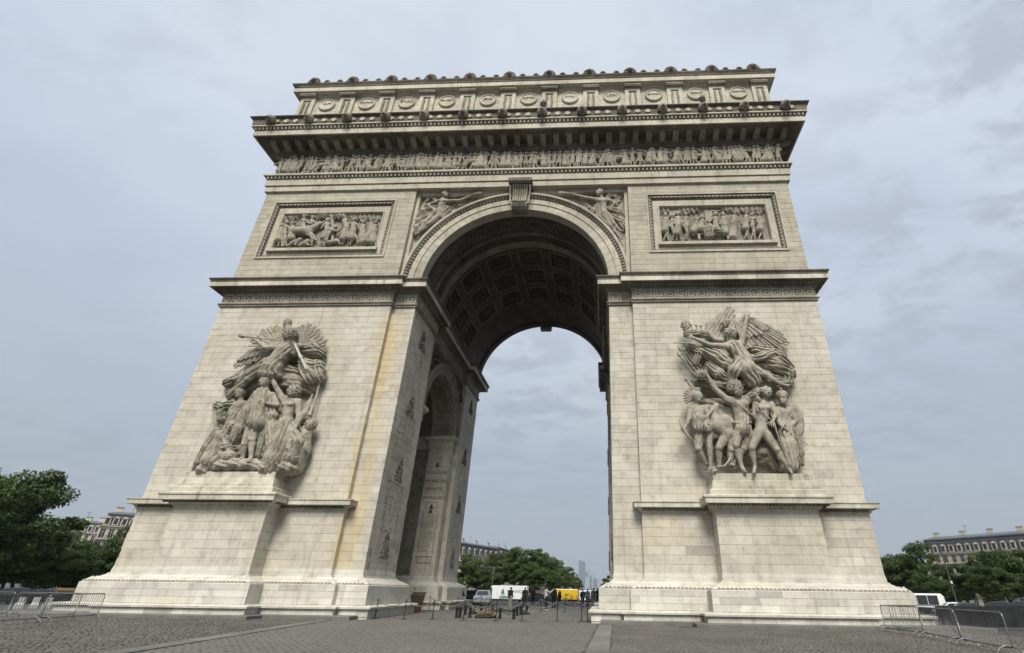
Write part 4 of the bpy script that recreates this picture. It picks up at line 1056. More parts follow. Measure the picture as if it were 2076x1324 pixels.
drape(F, [q(340, 450, .7), q(400, 500, .9), q(440, 530, .8)], [.3, .36, .3], .06, 7, ph=.6)
F.build('standards', M['carve'], GR)
F = Sculpt(VX)      # billowing drapery at the right and the cloud of cloth between the tiers
drape(F, [q(640, 350, .5), q(720, 365, .5), q(790, 400, .55), q(850, 460, .5)], [.32, .4, .42, .25], .08, 6); drape(F, [q(700, 420, .55), q(780, 450, .6), q(850, 500, .5), q(840, 550, .45)], [.35, .42, .36, .3], .08, 6, ph=1.3)
drape(F, [q(260, 560, .6), q(400, 570, .7), q(560, 560, .6), q(700, 560, .6), q(850, 560, .5)], [.2, .3, .3, .35, .22], .05, 5, ph=.4); drape(F, [q(620, 480, .5), q(720, 530, .55), q(800, 545, .5)], [.35, .35, .25], .07, 6, ph=2)
F.build('billowing_cloth', M['carve'], GR)
F = Sculpt(VX)      # bearded warrior
man(F, mR, .37, (508, 588, .25), (532, 648), (552, 850), 1.15, arms=[[(455, 665), (375, 592, .05), (322, 500, .1)], [(606, 655), (655, 668, .2), (640, 640, .35)]],
    legs=[[(515, 890, .05), (510, 960, .2), (548, 1095, .1), (570, 1125, .35)], [(590, 885), (560, 980, -.1), (470, 1100, -.2)]], fx=.45, hair='curl', beard=True, tw=1.12)
drape(F, [q(552, 795, 1.2), q(550, 855, 1.22)], [.42, .52], .05, 10); F.cap(q(490, 808, 1.55), q(610, 808, 1.5), .06, .06, .03); F.cap(q(490, 660, 1.6), q(610, 760, 1.55), .045, .045, .02)
F.ell(q(285, 505, 1.15), (.36, .3, .32), .05, 1, .05); drape(F, [q(600, 640, 1.2), q(650, 620, 1.1), q(640, 580, .9)], [.25, .22, .18], .04, 5)
F.build('bearded_warrior', M['carve'], GR)
F = Sculpt(VX)      # bare youth
man(F, mR, .33, (706, 618, .25), (694, 668), (672, 862), 1.2, arms=[[(636, 690), (625, 760, .0), (640, 800, -.1)], [(735, 695), (765, 760, .15), (745, 800, .3)]],
    legs=[[(650, 885, .1), (612, 975, .3), (632, 1092, .2), (625, 1130, .5)], [(705, 890), (772, 985, .15), (845, 1098, .15), (868, 1132, .4)]], fx=.15, hair='long', tw=.95)
F.cap(q(640, 690, 1.6), q(730, 790, 1.65), .045, .045, .02); F.cap(q(735, 750, 1.6), q(790, 930, 1.4), .06, .05, .02)
F.build('bare_youth', M['carve'], GR)
F = Sculpt(VX)      # helmeted elder with robe, shield and drawn sword
man(F, mR, .34, (806, 648, .3), (812, 705, .1), (825, 860), .95, arms=[[(770, 730), (775, 790, .2), (815, 850, .35)], [(858, 730), (890, 800, .0), (850, 850, .2)]], legs=[[(815, 890), (815, 980), (830, 1085)]], fx=-.05, hair='helmet', beard=True, muscle=False, fold=.04)
drape(F, [q(822, 770, .9), q(830, 840, .95), q(840, 950, 1.0), q(850, 1085, .95)], [.3, .4, .48, .56], .06, 9); drape(F, [q(855, 720, .75), q(890, 850, .7), q(915, 1000, .65), q(930, 1070, .6)], [.26, .28, .24, .14], .05, 6, ph=1)
F.cap(q(795, 825, 1.5), q(970, 952, 1.25), .065, .03, .02); F.cap(q(800, 850, 1.5), q(828, 812, 1.5), .05, .05, .02)
F.build('robed_elder', M['carve'], GR)
F = Sculpt(VX); F.ell(q(890, 790, .75), (.52, .22, 1.12), .04); F.ell(q(888, 790, .98), (.42, .2, .98), .04, -1); F.ell(q(888, 790, .86), (.14, .16, .16), .03); F.build('round_shield', M['carve'], GR)
F = Sculpt(VX)      # archer with crested helmet, at the left
man(F, mR, .34, (262, 652, .1), (262, 700), (285, 870), .85, arms=[[(222, 715), (212, 785, .1), (182, 845, .2)], [(310, 720), (350, 780, .1), (320, 830, .2)]],
    legs=[[(275, 900), (268, 980, .2), (325, 1075, .0)], [(320, 890), (345, 985, .05), (352, 1100, .1)]], fx=.6, hair='helmet', muscle=False, fold=.02, tw=1.0)
for k_ in range(9): a = -2.2 + k_ * .28; F.cap(q(255, 640, .95), q(255 + 78 * math.sin(a) , 640 - 62 * math.cos(a) + 10, .95), .1, .06, .02)
drape(F, [q(270, 790, 1.0), q(280, 845, 1.0)], [.38, .44], .05, 9); F.chain([q(150, 792, 1.05), q(168, 845, 1.1), q(205, 895, 1.05), q(245, 935, .95)], [.05, .1, .08, .04], k=.02)
F.build('crested_archer', M['carve'], GR)
F = Sculpt(VX)      # stooping man, back rounded
man(F, mR, .35, (332, 838, .35), (362, 812, .2), (452, 880, .1), 1.1, arms=[[(372, 765, .1), (385, 700, .2), (330, 765, .3)], [(345, 850, .2), (340, 960, .25), (350, 1085, .3)]],
    legs=[[(440, 905, .1), (400, 975, .3), (405, 1095, .15), (375, 1120, .35)], [(470, 900), (480, 985, .1), (470, 1080, .0)]], fx=-.5, hair='short', tw=1.1, muscle=False)
F.ell(q(425, 815, 1.15), (.75, .5, .62), .1); F.chain([q(380, 1095, 1.5), q(440, 1085, 1.5), q(475, 1040, 1.4), q(480, 960, 1.2)], [.04, .06, .06, .04], k=.02)
F.build('stooping_man', M['carve'], GR)
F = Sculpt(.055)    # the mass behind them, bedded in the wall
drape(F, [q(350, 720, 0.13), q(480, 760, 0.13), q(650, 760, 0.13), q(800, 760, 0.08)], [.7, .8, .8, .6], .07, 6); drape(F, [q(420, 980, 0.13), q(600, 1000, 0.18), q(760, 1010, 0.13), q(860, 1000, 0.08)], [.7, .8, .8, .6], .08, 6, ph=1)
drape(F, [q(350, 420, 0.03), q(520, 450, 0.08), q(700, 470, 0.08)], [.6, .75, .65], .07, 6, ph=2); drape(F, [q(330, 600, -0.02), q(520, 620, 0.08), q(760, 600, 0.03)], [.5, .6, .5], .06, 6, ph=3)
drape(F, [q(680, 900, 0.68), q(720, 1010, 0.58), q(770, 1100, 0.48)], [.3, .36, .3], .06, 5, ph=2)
F.build('background_drapery', M['grey'], GR)  # darker backing paints the deep shade between the figures

# ================= left-hand group
mL = grp_map(330, 620, 3.31)
GL = thing('sculpture_group', 'high relief group under a trumpeting winged figure, on left pier of arch', 'sculpture')
def q(u, v, d): return mL(u, v, d)
F = Sculpt(VX); man(F, mL, .36, (848, 195, .15), (843, 255), (715, 395, .0), .95, arms=[[(775, 282), (690, 282, .2), (622, 228, .3)], [(885, 320), (925, 270, .15), (900, 262, .3)]],
    legs=[[(670, 425, .1), (575, 495, .15), (468, 575, .0), (435, 605, .0)], [(660, 440, -.1), (560, 470, -.1), (460, 500, -.2)]], fx=-.6, hair='curl', muscle=False, fold=.03)
drape(F, [q(830, 310, 1.0), q(790, 360, 1.05), q(740, 390, 1.1)], [.5, .5, .55], .05, 8); drape(F, [q(770, 370, 1.15), q(735, 420, 1.2), q(725, 455, 1.1)], [.42, .62, .72], .07, 10)
drape(F, [q(700, 400, 1.1), q(600, 460, 1.0), q(520, 530, .85)], [.5, .42, .3], .05, 7); F.ell(q(838, 120, 1.0), (.26, .24, .34), .05, 1, .05); F.cap(q(838, 140, 1.0), q(850, 170, 1.0), .2, .3)
F.build('winged_figure', M['carve'], GL)
F = Sculpt(VX); F.cap(q(800, 236, 1.2), q(575, 208, 1.35), .035, .06, .02); F.cap(q(575, 208, 1.35), q(535, 203, 1.35), .06, .13, .03); F.cap(q(535, 203, 1.35), q(527, 198, 1.35), .17, .19, .02); F.build('trumpet', M['carve'], GL)
F = Sculpt(VX); F.cap(q(888, 262, 1.45), q(962, 424, 1.4), .085, .085, .02); F.cap(q(922, 337, 1.44), q(928, 350, 1.44), .12, .12, .02); F.build('flag_staff', M['base'], GL)
F = Sculpt(VX); wing(F, None, [q(810, 255, .5), q(770, 262, .5), q(720, 275, .5)], [q(*t, .5) for t in ((808, 150), (780, 125), (745, 128), (700, 140), (665, 150), (660, 172), (620, 190), (640, 215), (585, 240), (580, 268))], .085); F.build('palm_fan', M['carve'], GL)
F = Sculpt(VX); wing(F, None, [q(900, 250, .5), q(930, 265, .5), q(960, 290, .5)], [q(*t, .5) for t in ((890, 150), (915, 128), (950, 120), (1000, 118), (1030, 135), (1050, 160), (1065, 190), (1085, 212), (1108, 238), (1095, 262), (1075, 290))], .085); F.build('palm_fan', M['carve'], GL)
F = Sculpt(VX); wing(F, None, [q(740, 300, .6), q(660, 290, .6), q(590, 310, .6), q(540, 350, .55)], [q(*t, .5) for t in ((680, 350), (640, 365), (600, 378), (560, 392), (520, 405), (490, 414), (470, 408), (480, 392))], .1); F.build('wing', M['carve'], GL)
F = Sculpt(VX); drape(F, [q(950, 310, .5), q(1020, 300, .5), q(1060, 320, .45)], [.42, .5, .3], .08, 7); drape(F, [q(940, 380, .7), q(990, 400, .75), q(1050, 400, .65), q(1075, 440, .5)], [.28, .36, .32, .2], .06, 6)
drape(F, [q(960, 410, .7), q(985, 480, .7)], [.45, .5], .07, 8, ph=1); drape(F, [q(1030, 400, .6), q(1045, 480, .55)], [.36, .36], .07, 7); F.cap(q(1078, 400, .5), q(1000, 740, .4), .07, .07, .03)
F.build('hanging_banner', M['carve'], GL)
F = Sculpt(VX)      # cloaked central figure, crowned
man(F, mL, .33, (684, 512, .2), (692, 566), (650, 770), 1.2, arms=[[(640, 605), (610, 670, .1), (660, 655, .4)], [(738, 605), (768, 668, .1), (690, 655, .45)]],
    legs=[[(615, 820, .1), (598, 900, .2), (592, 1020, .15), (570, 1045, .45)], [(590, 830), (552, 930, .05), (538, 1020, .0), (505, 1040, .3)]], fx=-.35, hair='short', muscle=False, fold=.03)
drape(F, [q(668, 590, 1.3), q(660, 690, 1.35), q(640, 780, 1.35)], [.4, .5, .58], .06, 8); drape(F, [q(630, 590, 1.2), q(570, 700, 1.2), q(520, 820, 1.1), q(480, 900, .95)], [.2, .28, .32, .36], .05, 8, ph=1)
drape(F, [q(740, 610, 1.1), q(740, 740, 1.1), q(690, 860, 1.0), q(650, 1000, .8)], [.26, .3, .32, .28], .05, 7, ph=2); F.cap(q(660, 590, 1.75), q(662, 700, 1.75), .06, .06, .02); F.cap(q(660, 690, 1.7), q(658, 790, 1.65), .09, .07, .02)
F.build('cloaked_figure', M['carve'], GL)
F = Sculpt(VX)      # woman who crowns him
man(F, mL, .33, (875, 575, .15), (852, 615), (832, 810), 1.1, arms=[[(800, 615), (760, 545, .15), (728, 478, .2)], [(912, 645), (912, 745, .15), (884, 835, .2)]], legs=[[(810, 850), (790, 960), (770, 1060)], [(860, 850, .1), (850, 960, .2), (800, 1070, .1)]], fx=-.55, hair='curl', tw=.98)
drape(F, [q(830, 800, 1.15), q(800, 900, 1.15), q(760, 1020, 1.05), q(740, 1080, .9)], [.5, .58, .66, .68], .06, 11); drape(F, [q(880, 820, 1.0), q(900, 920, 1.0), q(860, 1020, 1.0), q(820, 1070, .95)], [.36, .45, .42, .3], .07, 7, ph=1)
drape(F, [q(740, 800, 1.1), q(740, 930, 1.2)], [.34, .42], .06, 7, ph=2); F.chain([q(690, 445, 1.3), q(672, 455, 1.3), q(690, 470, 1.3), q(730, 462, 1.3)], [.05, .06, .06, .05], k=.02)
F.build('crowning_woman', M['carve'], GL)
F = Sculpt(VX); wing(F, None, [q(880, 840, 1.3), q(910, 780, 1.25), q(940, 720, 1.2)], [q(*t, 1.1) for t in ((925, 770), (950, 735), (975, 700), (990, 665), (1000, 630), (1003, 600), (985, 620), (965, 650), (945, 690), (925, 720))], .07, 1); F.build('palm_branch', M['carve'], GL)
F = Sculpt(VX)      # woman writing on a tablet
man(F, mL, .31, (518, 592, .1), (522, 640), (500, 770), .75, arms=[[(485, 665), (450, 720, .1), (425, 742, .1)], [(560, 660), (540, 720, .1), (480, 720, .2)]], legs=[[(490, 800), (480, 880), (470, 960)]], fx=-.2, hair='short', muscle=False, fold=.035)
drape(F, [q(470, 660, .7), q(410, 680, .65), q(370, 660, .5)], [.3, .28, .2], .06, 6); drape(F, [q(500, 740, .8), q(460, 850, .8)], [.45, .5], .06, 8); drape(F, [q(400, 720, .6), q(390, 760, .6)], [.3, .2], .05, 6)
F.ell(q(515, 570, .85), (.36, .3, .22), .06, 1, .03)
F.build('writing_woman', M['carve'], GL)
b = MB(); V0 = [q(330, 655, .12), q(425, 648, .12), q(445, 835, .12), q(345, 850, .12), q(330, 655, .5), q(425, 648, .62), q(445, 835, .62), q(345, 850, .5)]
b.add(V0, [(7, 6, 5, 4), (4, 5, 1, 0), (5, 6, 2, 1), (6, 7, 3, 2), (7, 4, 0, 3)]); b.build('stone_tablet', M['carve'], GL)
F = Sculpt(VX)      # kneeling city with bowed head
man(F, mL, .33, (462, 808, .15), (425, 842), (360, 985, .0), .95, arms=[[(375, 860, .1), (345, 950, .2), (405, 1010, .35)], [(430, 880), (450, 960, .1), (430, 1020, .3)]], legs=[[(335, 1020, .1), (300, 1060, .2), (240, 1090, .0), (215, 1110, .0)]], fx=.4, hair='long', muscle=False, fold=.04)
drape(F, [q(370, 850, .8), q(310, 950, .8), q(255, 1050, .7), q(220, 1105, .6)], [.3, .34, .3, .18], .05, 7); drape(F, [q(360, 960, 1.1), q(325, 1040, 1.15), q(320, 1085, 1.0)], [.42, .52, .42], .06, 8, ph=1); F.ell(q(440, 1010, 1.25), (.48, .36, .36), .06, 1, .03)
drape(F, [q(430, 870, .9), q(440, 950, .9), q(480, 950, .8)], [.36, .42, .3], .06, 7, ph=2)
F.build('kneeling_woman', M['carve'], GL)
F = Sculpt(VX)      # bound captive at the right edge
man(F, mL, .3, (992, 800, .1), (962, 830), (925, 950), .7, arms=[[(930, 850), (900, 920, .1), (880, 980, .1)], [(985, 850), (975, 920, .0), (950, 980, .0)]], legs=[[(900, 980, .1), (860, 1020, .2), (800, 1075, .1)], [(930, 980), (920, 1040, .0), (895, 1095, .0)]], fx=.3, hair='curl', muscle=False, fold=.03)
drape(F, [q(950, 840, .6), q(940, 960, .65), q(905, 1090, .5)], [.36, .45, .32], .07, 7)
F.build('bound_captive', M['carve'], GL)
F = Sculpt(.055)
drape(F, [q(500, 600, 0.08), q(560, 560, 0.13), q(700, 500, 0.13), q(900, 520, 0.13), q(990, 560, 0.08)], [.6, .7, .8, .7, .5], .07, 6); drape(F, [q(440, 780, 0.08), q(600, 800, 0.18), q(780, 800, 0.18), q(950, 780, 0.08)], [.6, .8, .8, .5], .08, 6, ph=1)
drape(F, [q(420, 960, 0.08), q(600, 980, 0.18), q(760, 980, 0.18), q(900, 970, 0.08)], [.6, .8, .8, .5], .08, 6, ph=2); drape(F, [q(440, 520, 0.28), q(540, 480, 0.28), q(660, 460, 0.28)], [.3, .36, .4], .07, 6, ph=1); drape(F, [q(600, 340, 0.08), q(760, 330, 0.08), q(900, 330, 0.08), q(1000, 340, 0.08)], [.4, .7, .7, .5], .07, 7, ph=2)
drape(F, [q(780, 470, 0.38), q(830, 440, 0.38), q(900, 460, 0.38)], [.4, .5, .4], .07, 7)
F.build('background_drapery', M['grey'], GL)  # dark stone behind the figures, gap shade put into the colour
F = Sculpt(.06); 
for (u, v, r) in ((430, 1080, .7), (520, 1070, .8), (610, 1075, .75), (300, 1105, .4), (720, 1095, .5), (840, 1095, .5)): F.ell(q(u, v, .9), (r * 1.1, .75, .42), .15, 1, .05, 5)
F.build('rock_base', M['carve'], GL)
# ---------------------------------------------------------------- low reliefs
def fig(F, m, S, hd, hp, feet=(), hands=(), d=.25, fx=0., hair='short', robe=0, k=None, bend=1, kf=1):
    hd, hp = np.array(hd, float), np.array(hp, float); ax = hp - hd; L_ = np.hypot(*ax); sd_ = np.array([ax[1], -ax[0]]) / L_ * (1 if ax[1] > 0 else 1)
    nk = hd + ax * .22; arms = []; legs = []
    for i, h in enumerate(hands):
        sg = 1 if i == 0 else -1
        if len(hands) == 2: sg = 1 if i == 0 else -1
        sh = nk + sd_ * sg * .17 * L_ + ax * .08; h = np.array(h[:2], float); mid = (sh + h) / 2; v = h - sh; e = mid + np.array([-v[1], v[0]]) * .22 * sg * bend
        arms.append([(*sh, .02), (*e, .05), (*h, .1)])
    for i, f in enumerate(feet):
        sg = 1 if i == 0 else -1; j = hp + sd_ * sg * .07 * L_ + ax * .12; f = np.array(f[:2], float); mid = (j + f) / 2; v = f - j
        kn = mid + np.array([v[1], -v[0]]) * .12 * kf; legs.append([(*j, 0), (*kn, .05), (*f, 0), (f[0] + 8 * kf, f[1] + 5, .05)])
    man(F, m, S, tuple(hd), tuple(nk), tuple(hp), d, arms, legs, fx, hair, muscle=not robe, hands=False, k=k, fold=.015 if robe else 0)
    if robe:
        b = np.array(feet[0], float) if len(feet) else hp + ax; c = hp + (b - hp) * robe
        drape(F, [m(*(nk + ax * .2), d + .02), m(*hp, d + .04), m(*c, d)], [S * 1.0, S * 1.25, S * 1.7], S * .14, 9, .04)
def horse(F, m, S, wi, cr, hd, feet, d=.22):
    """withers, croup, head, four hooves (front, front, hind, hind) on the relief plane"""
    P = lambda p, e=0: m(p[0], p[1], d + e); W_, C_ = np.array(wi, float), np.array(cr, float); H_ = np.array(hd, float)
    F.cap(P(W_ + (C_ - W_) * .1), P(W_ + (C_ - W_) * .9), S * 1.55, S * 1.45, .06); F.ell(P(C_), (S * 1.5, S * 1.3, S * 1.5), .06); F.ell(P(W_ + np.array([0, 8])), (S * 1.5, S * 1.3, S * 1.7), .06)
    nk = W_ + (H_ - W_) * .75; F.cap(P(W_), P(nk), S * 1.3, S * .75, .05); F.cap(P(nk, .04), P(H_, .06), S * .72, S * .42, .04); F.chain([P(W_ + (nk - W_) * .2 - [6, 14]), P(nk - [8, 14])], [S * .5, S * .5], fold=S * .12)
    for i, f in enumerate(feet):
        f = np.array(f, float); j = (W_ if i < 2 else C_) + np.array([0, 20]); mid = (j + f) / 2; v = f - j
        kn = mid + np.array([v[1], -v[0]]) * (.18 if i < 2 else -.2); F.chain([P(j, .05 * (i % 2)), P(kn, .06), P(f, .02)], [S * .75, S * .38, S * .26], k=.04); F.ell(P(f), S * .36, .03)
    F.chain([P(C_), P(C_ + np.sign(C_[0] - W_[0]) * np.array([26, 0]) + [0, 10]), P(C_ + np.sign(C_[0] - W_[0]) * np.array([38, 0]) + [0, 60])], [S * .4, S * .45, S * .2], fold=S * .1)
BODY = 1.12; VP = .04
mPL = lambda u, v, d: at(420 + u / 4.272, 370 + v / 4.272, .42 - d)
PL = panels[-1]
def put(nm, par, mat='carve', vox=VP):
    def deco(fn): F = Sculpt(vox); fn(F); F.build(nm, M[mat], par)
    return deco
FG = [  # head, hip, feet, hands, facing, hair, robe
 ((690, 352), (672, 440), ((640, 545), (685, 540)), ((625, 430), (720, 420)), .5, 'short', 0), ((740, 360), (735, 440), ((735, 520),), ((765, 420),), .4, 'hat', .6),
 ((650, 375), (635, 450), ((612, 545), (650, 548)), ((610, 455),), .3, 'short', .5), ((915, 310), (900, 390), (), ((985, 350), (880, 380)), .6, 'hat', 0),
 ((1045, 330), (1040, 420), ((1010, 500),), ((985, 400), (1060, 360)), -.4, 'curl', .8), ((1105, 390), (1050, 450), ((975, 530), (1010, 545)), ((1165, 400), (990, 480)), .5, 'short', 0),
 ((1180, 300), (1210, 390), ((1170, 530), (1220, 520)), ((1135, 280), (1230, 330)), -.5, 'curl', .7), ((1275, 325), (1265, 420), ((1235, 535), (1305, 535)), ((1195, 400), (1320, 400)), -.5, 'curl', .55),
 ((1350, 345), (1345, 440), ((1340, 530),), ((1320, 400),), -.4, 'short', .9), ((1425, 330), (1420, 420), ((1370, 530), (1440, 530)), ((1385, 400), (1465, 400)), -.6, 'hat', .8),
 ((1455, 350), (1445, 430), ((1430, 525),), ((1465, 420),), -.2, 'short', .9), ((800, 500), (730, 530), ((680, 545),), ((760, 540),), -.6, 'short', 0), ((1015, 530), (1110, 510), ((1150, 530),), ((970, 545),), -.6, 'short', 0), ((870, 515), (820, 535), ((790, 545),), ((905, 540),), .4, 'curl', 0)]
for i, (hd, hp, ft, hn, fx, hr, rb) in enumerate(FG):
    F = Sculpt(VP); fig(F, mPL, .19, hd, hp, ft, hn, .2 + .05 * (i % 3), fx, hr, rb); F.build('figure', M['carve'], PL)
F = Sculpt(VP); horse(F, mPL, .28, (880, 420), (745, 430), (1015, 345), ((940, 500), (905, 545), (660, 545), (720, 480))); F.build('horse', M['carve'], PL)
F = Sculpt(VP); fig(F, mPL, .2, (845, 300), (835, 385), ((860, 450),), ((920, 355), (800, 375)), .38, .6, 'hat', 0); F.build('rider', M['carve'], PL)
F = Sculpt(VP); F.chain([mPL(1085, 520, .1), mPL(1090, 400, .1), mPL(1080, 290, .1)], [.12, .14, .2]); F.ell(mPL(1150, 295, .12), (.5, .2, .3), .08, 1, .08); F.ell(mPL(1020, 290, .12), (.5, .2, .28), .08, 1, .08); F.cap(mPL(1180, 290, .3), mPL(1260, 330, .3), .04, .04, .02); F.cap(mPL(1120, 420, .3), mPL(1170, 390, .3), .06, .05, .02)
F.build('palm_tree', M['carve'], PL)
mPR = lambda u, v, d: at(1200 + u / 4.152, 370 + v / 4.152, .42 - d)
PR = panels[1]
FG = [((618, 275), (620, 370), ((605, 480), (640, 480)), ((595, 350), (655, 360)), .2, 'short', .35), ((675, 285), (672, 375), ((680, 480),), ((650, 370),), .4, 'short', 0),
 ((725, 265), (725, 365), ((710, 480), (745, 475)), ((690, 350), (770, 370)), .4, 'curl', .6), ((790, 270), (790, 365), ((780, 475), (800, 475)), ((765, 340), (815, 360)), .3, 'short', 0),
 ((885, 315), (865, 385), ((850, 440),), ((925, 355), (840, 390)), .6, 'short', .5), ((930, 300), (920, 370), (), ((1000, 350),), .6, 'curl', .3), ((1040, 270), (1040, 360), ((1050, 430),), ((985, 350), (1085, 350)), -.6, 'curl', .6),
 ((1100, 270), (1110, 360), ((1120, 440),), ((1075, 350), (1140, 350)), -.5, 'short', .8), ((1200, 260), (1195, 350), ((1185, 470), (1215, 470)), ((1240, 330), (1170, 330)), .0, 'hat', .9),
 ((1300, 255), (1295, 355), ((1285, 470), (1310, 465)), ((1260, 350), (1350, 320)), .4, 'hat', .3), ((1345, 275), (1350, 360), ((1340, 470), (1370, 470)), ((1320, 330), (1395, 320)), -.3, 'short', 0),
 ((1405, 270), (1420, 350), ((1405, 470), (1450, 470)), ((1390, 330), (1450, 330)), -.3, 'hat', .4)]
for i, (hd, hp, ft, hn, fx, hr, rb) in enumerate(FG):
    F = Sculpt(VP); fig(F, mPR, .185, hd, hp, ft, hn, .2 + .05 * (i % 3), fx, hr, rb); F.build('figure', M['carve'], PR)
F = Sculpt(VP); fig(F, mPR, .18, (865, 365), (960, 385), ((1110, 400),), ((900, 400),), .3, .2, 'short', .5); drape(F, [mPR(900, 400, .3), mPR(1000, 410, .32), mPR(1110, 415, .3)], [.2, .26, .2], .05, 6); drape(F, [mPR(985, 400, .32), mPR(985, 455, .32)], [.45, .35], .07, 9)
F.build('reclining_figure', M['carve'], PR)
b = MB()
for (u0, u1, v0, v1) in ((835, 1230, 425, 437), (895, 910, 437, 476), (1140, 1155, 437, 476)):
    A0, A1 = mPR(u0, v1, .3), mPR(u1, v0, .3); b.box(A0[0], A1[0], .1, .42, A0[2], A1[2])
b.build('bier', M['carve'], PR)
b = MB()
for (u0, u1, v0, v1) in ((945, 1100, 232, 245), (960, 1010, 245, 330), (640, 730, 228, 240), (650, 720, 240, 300)):
    A0, A1 = mPR(u0, v1, .06), mPR(u1, v0, .06); b.box(A0[0], A1[0], .33, .44, A0[2], A1[2])
b.build('background_tomb', M['carve'], PR, kind='stuff')

for (par, mm_, spots) in ((PL, mPL, ((700, 300, .4), (760, 295, .35), (960, 300, .3), (1260, 290, .3), (1340, 300, .35), (1420, 295, .35), (1480, 310, .25))), (PR, mPR, ((610, 235, .35), (780, 235, .35), (850, 225, .4), (1130, 225, .3), (1180, 222, .35), (1270, 222, .45), (1350, 222, .45), (1420, 228, .35)))):
    F = Sculpt(.045)
    for (u, v, r) in spots: F.ell(mm_(u, v, .03), (r * 1.5, .13, r), .06, 1, .07, 9)
    F.build('background_foliage', M['carve'], par, kind='stuff')
# spandrel victories
BODY = 1.2
mS = lambda u, v, d: at(820 + u / 10.18, 370 + v / 10.18, .72 - d)
for side in (0, 1):
    SPm = mS if side == 0 else (lambda u, v, d: at(780 + u / 3.677, 360 + v / 3.677, .72 - d))
    P = SPm
    sp = empty('spandrel_victory', parent=ARCH); F = Sculpt(.036)
    if side == 0:
        man(F, P, .31, (855, 255, .1), (800, 340), (740, 600), .32, arms=[[(880, 385), (1150, 375, .05), (1370, 270, .1)], [(700, 395), (485, 465, .05), (590, 545, .1)]],
            legs=[[(640, 620), (430, 830, .05), (280, 1050, .0), (220, 1080, .0)], [(720, 700), (480, 880, -.02), (330, 1010, -.05)]], fx=.85, hair='long', hands=True)
        F.cap(P(920, 300, .4), P(1380, 255, .45), .05, .06, .02); F.cap(P(1380, 255, .45), P(1570, 235, .45), .07, .22, .03); fan = [(560, 260), (470, 310), (420, 380), (390, 460), (360, 540)]; root = [(640, 380), (600, 300), (560, 260)]
        dr = [[(880, 560), (760, 720), (560, 780)], [(600, 560), (400, 620), (280, 720)], [(500, 700), (300, 820), (220, 900)], [(420, 860), (260, 960), (190, 1080)]]; wgs = [[(1250, 330), (1330, 320), (1200, 400), (1080, 430), (1000, 470), (960, 520)], [(920, 430), (980, 400), (1150, 370)]]
    else:
        man(F, P, .31, (1600, 115, .1), (1620, 155), (1635, 270), .32, arms=[[(1575, 165), (1480, 145, .05), (1375, 118, .1)], [(1665, 165), (1715, 190, .05), (1690, 225, .1)]],
            legs=[[(1665, 285), (1710, 350, .05), (1755, 395, .0), (1775, 400, .0)], [(1640, 290), (1690, 370, -.02), (1745, 435, -.05), (1770, 460, 0)]], fx=-.85, hair='long', hands=True)
        F.cap(P(1575, 105, .4), P(1380, 118, .45), .05, .06, .02); F.cap(P(1380, 118, .45), P(1310, 120, .45), .07, .22, .03); root = [(1660, 150), (1700, 100), (1740, 100)]; fan = [(1770, 130), (1765, 160), (1745, 190), (1720, 210), (1700, 200)]
        dr = [[(1590, 240), (1600, 310), (1680, 380)], [(1680, 240), (1740, 260), (1780, 300)], [(1700, 300), (1760, 330), (1785, 380)], [(1590, 220), (1560, 260), (1600, 300)]]; wgs = [[(1450, 160), (1470, 190), (1500, 210), (1530, 230), (1560, 250)], [(1580, 185), (1530, 160), (1470, 150)]]
    for dd in dr: drape(F, [P(*p, .12) for p in dd], [.3, .34, .25], .06, 6)
    F.build('figure', M['carve'], sp)
    F = Sculpt(.036); wing(F, None, [P(*p, .1) for p in root], [P(*p, .1) for p in fan], .12, 2); F.build('wing', M['carve'], sp)
    F = Sculpt(.036); wing(F, None, [P(*p, .08) for p in wgs[1]], [P(*p, .06) for p in wgs[0]], .1, 1); F.build('wing', M['carve'], sp)

# ---------------------------------------------------------------- frieze procession
BODY = 1.15; rg2 = random.Random(21)
def flat_m(u, v, d): return np.array([u, -d, v])
vars_ = []
for k in range(14):
    F = Sculpt(.036); st = rg2.uniform(-.28, .28); hx = rg2.uniform(-.12, .12)
    ft = ((st - .16, .05), (st + rg2.uniform(.05, .4), .05)); hn = ((rg2.uniform(-.5, -.1), rg2.uniform(.9, 1.9)), (rg2.uniform(.1, .5), rg2.uniform(.9, 1.9)))
    hd = np.array((hx, 1.88)); hp = np.array((hx * .3, 1.02)); nk = (hx * .9, 1.66)
    legs_ = [[(hp[0] + s_ * .08, .95, 0), ((hp[0] + f[0]) / 2 + rg2.uniform(.0, .12), .52, .05), (f[0], .1, 0), (f[0] + .14, .04, .06)] for s_, f in zip((-1, 1), ft)]
    arms_ = [[(s_ * .22 + hx * .8, 1.56, 0), (s_ * .3 + h[0] * .4, (1.5 + h[1]) / 2 - .1, .05), (h[0], h[1], .08)] for s_, h in zip((-1, 1), hn)]
    man(F, flat_m, .15, tuple(hd), nk, tuple(hp), .2, arms_, legs_, rg2.uniform(-.8, .8), rg2.choice(('short', 'hat', 'helmet', 'curl')), muscle=False, hands=False, fold=.01, tw=1.15)
    if k % 3 == 0: drape(F, [flat_m(hx, 1.5, .2), flat_m(hp[0], 1.0, .24), flat_m(hp[0] + st * .5, .35, .2)], [.17, .22, .28], .03, 8)
    if k % 4 == 1: F.cap(flat_m(hn[0][0], hn[0][1] - .9, .25), flat_m(hn[0][0] + .1, min(hn[0][1] + .6, 2.25), .2), .03, .03, .02)
    vars_.append(F.mesh('figure', M['carve']))
F = Sculpt(.036); sc_ = .01
mh = lambda u, v, d: np.array([(u - 100) * .01, -d, (200 - v) * .01])
horse(F, mh, .16, (150, 90), (60, 95), (205, 55), ((190, 190), (165, 195), (30, 195), (60, 195)), .2); horse_me = F.mesh('horse', M['carve'])
x = -21.75; i = 0
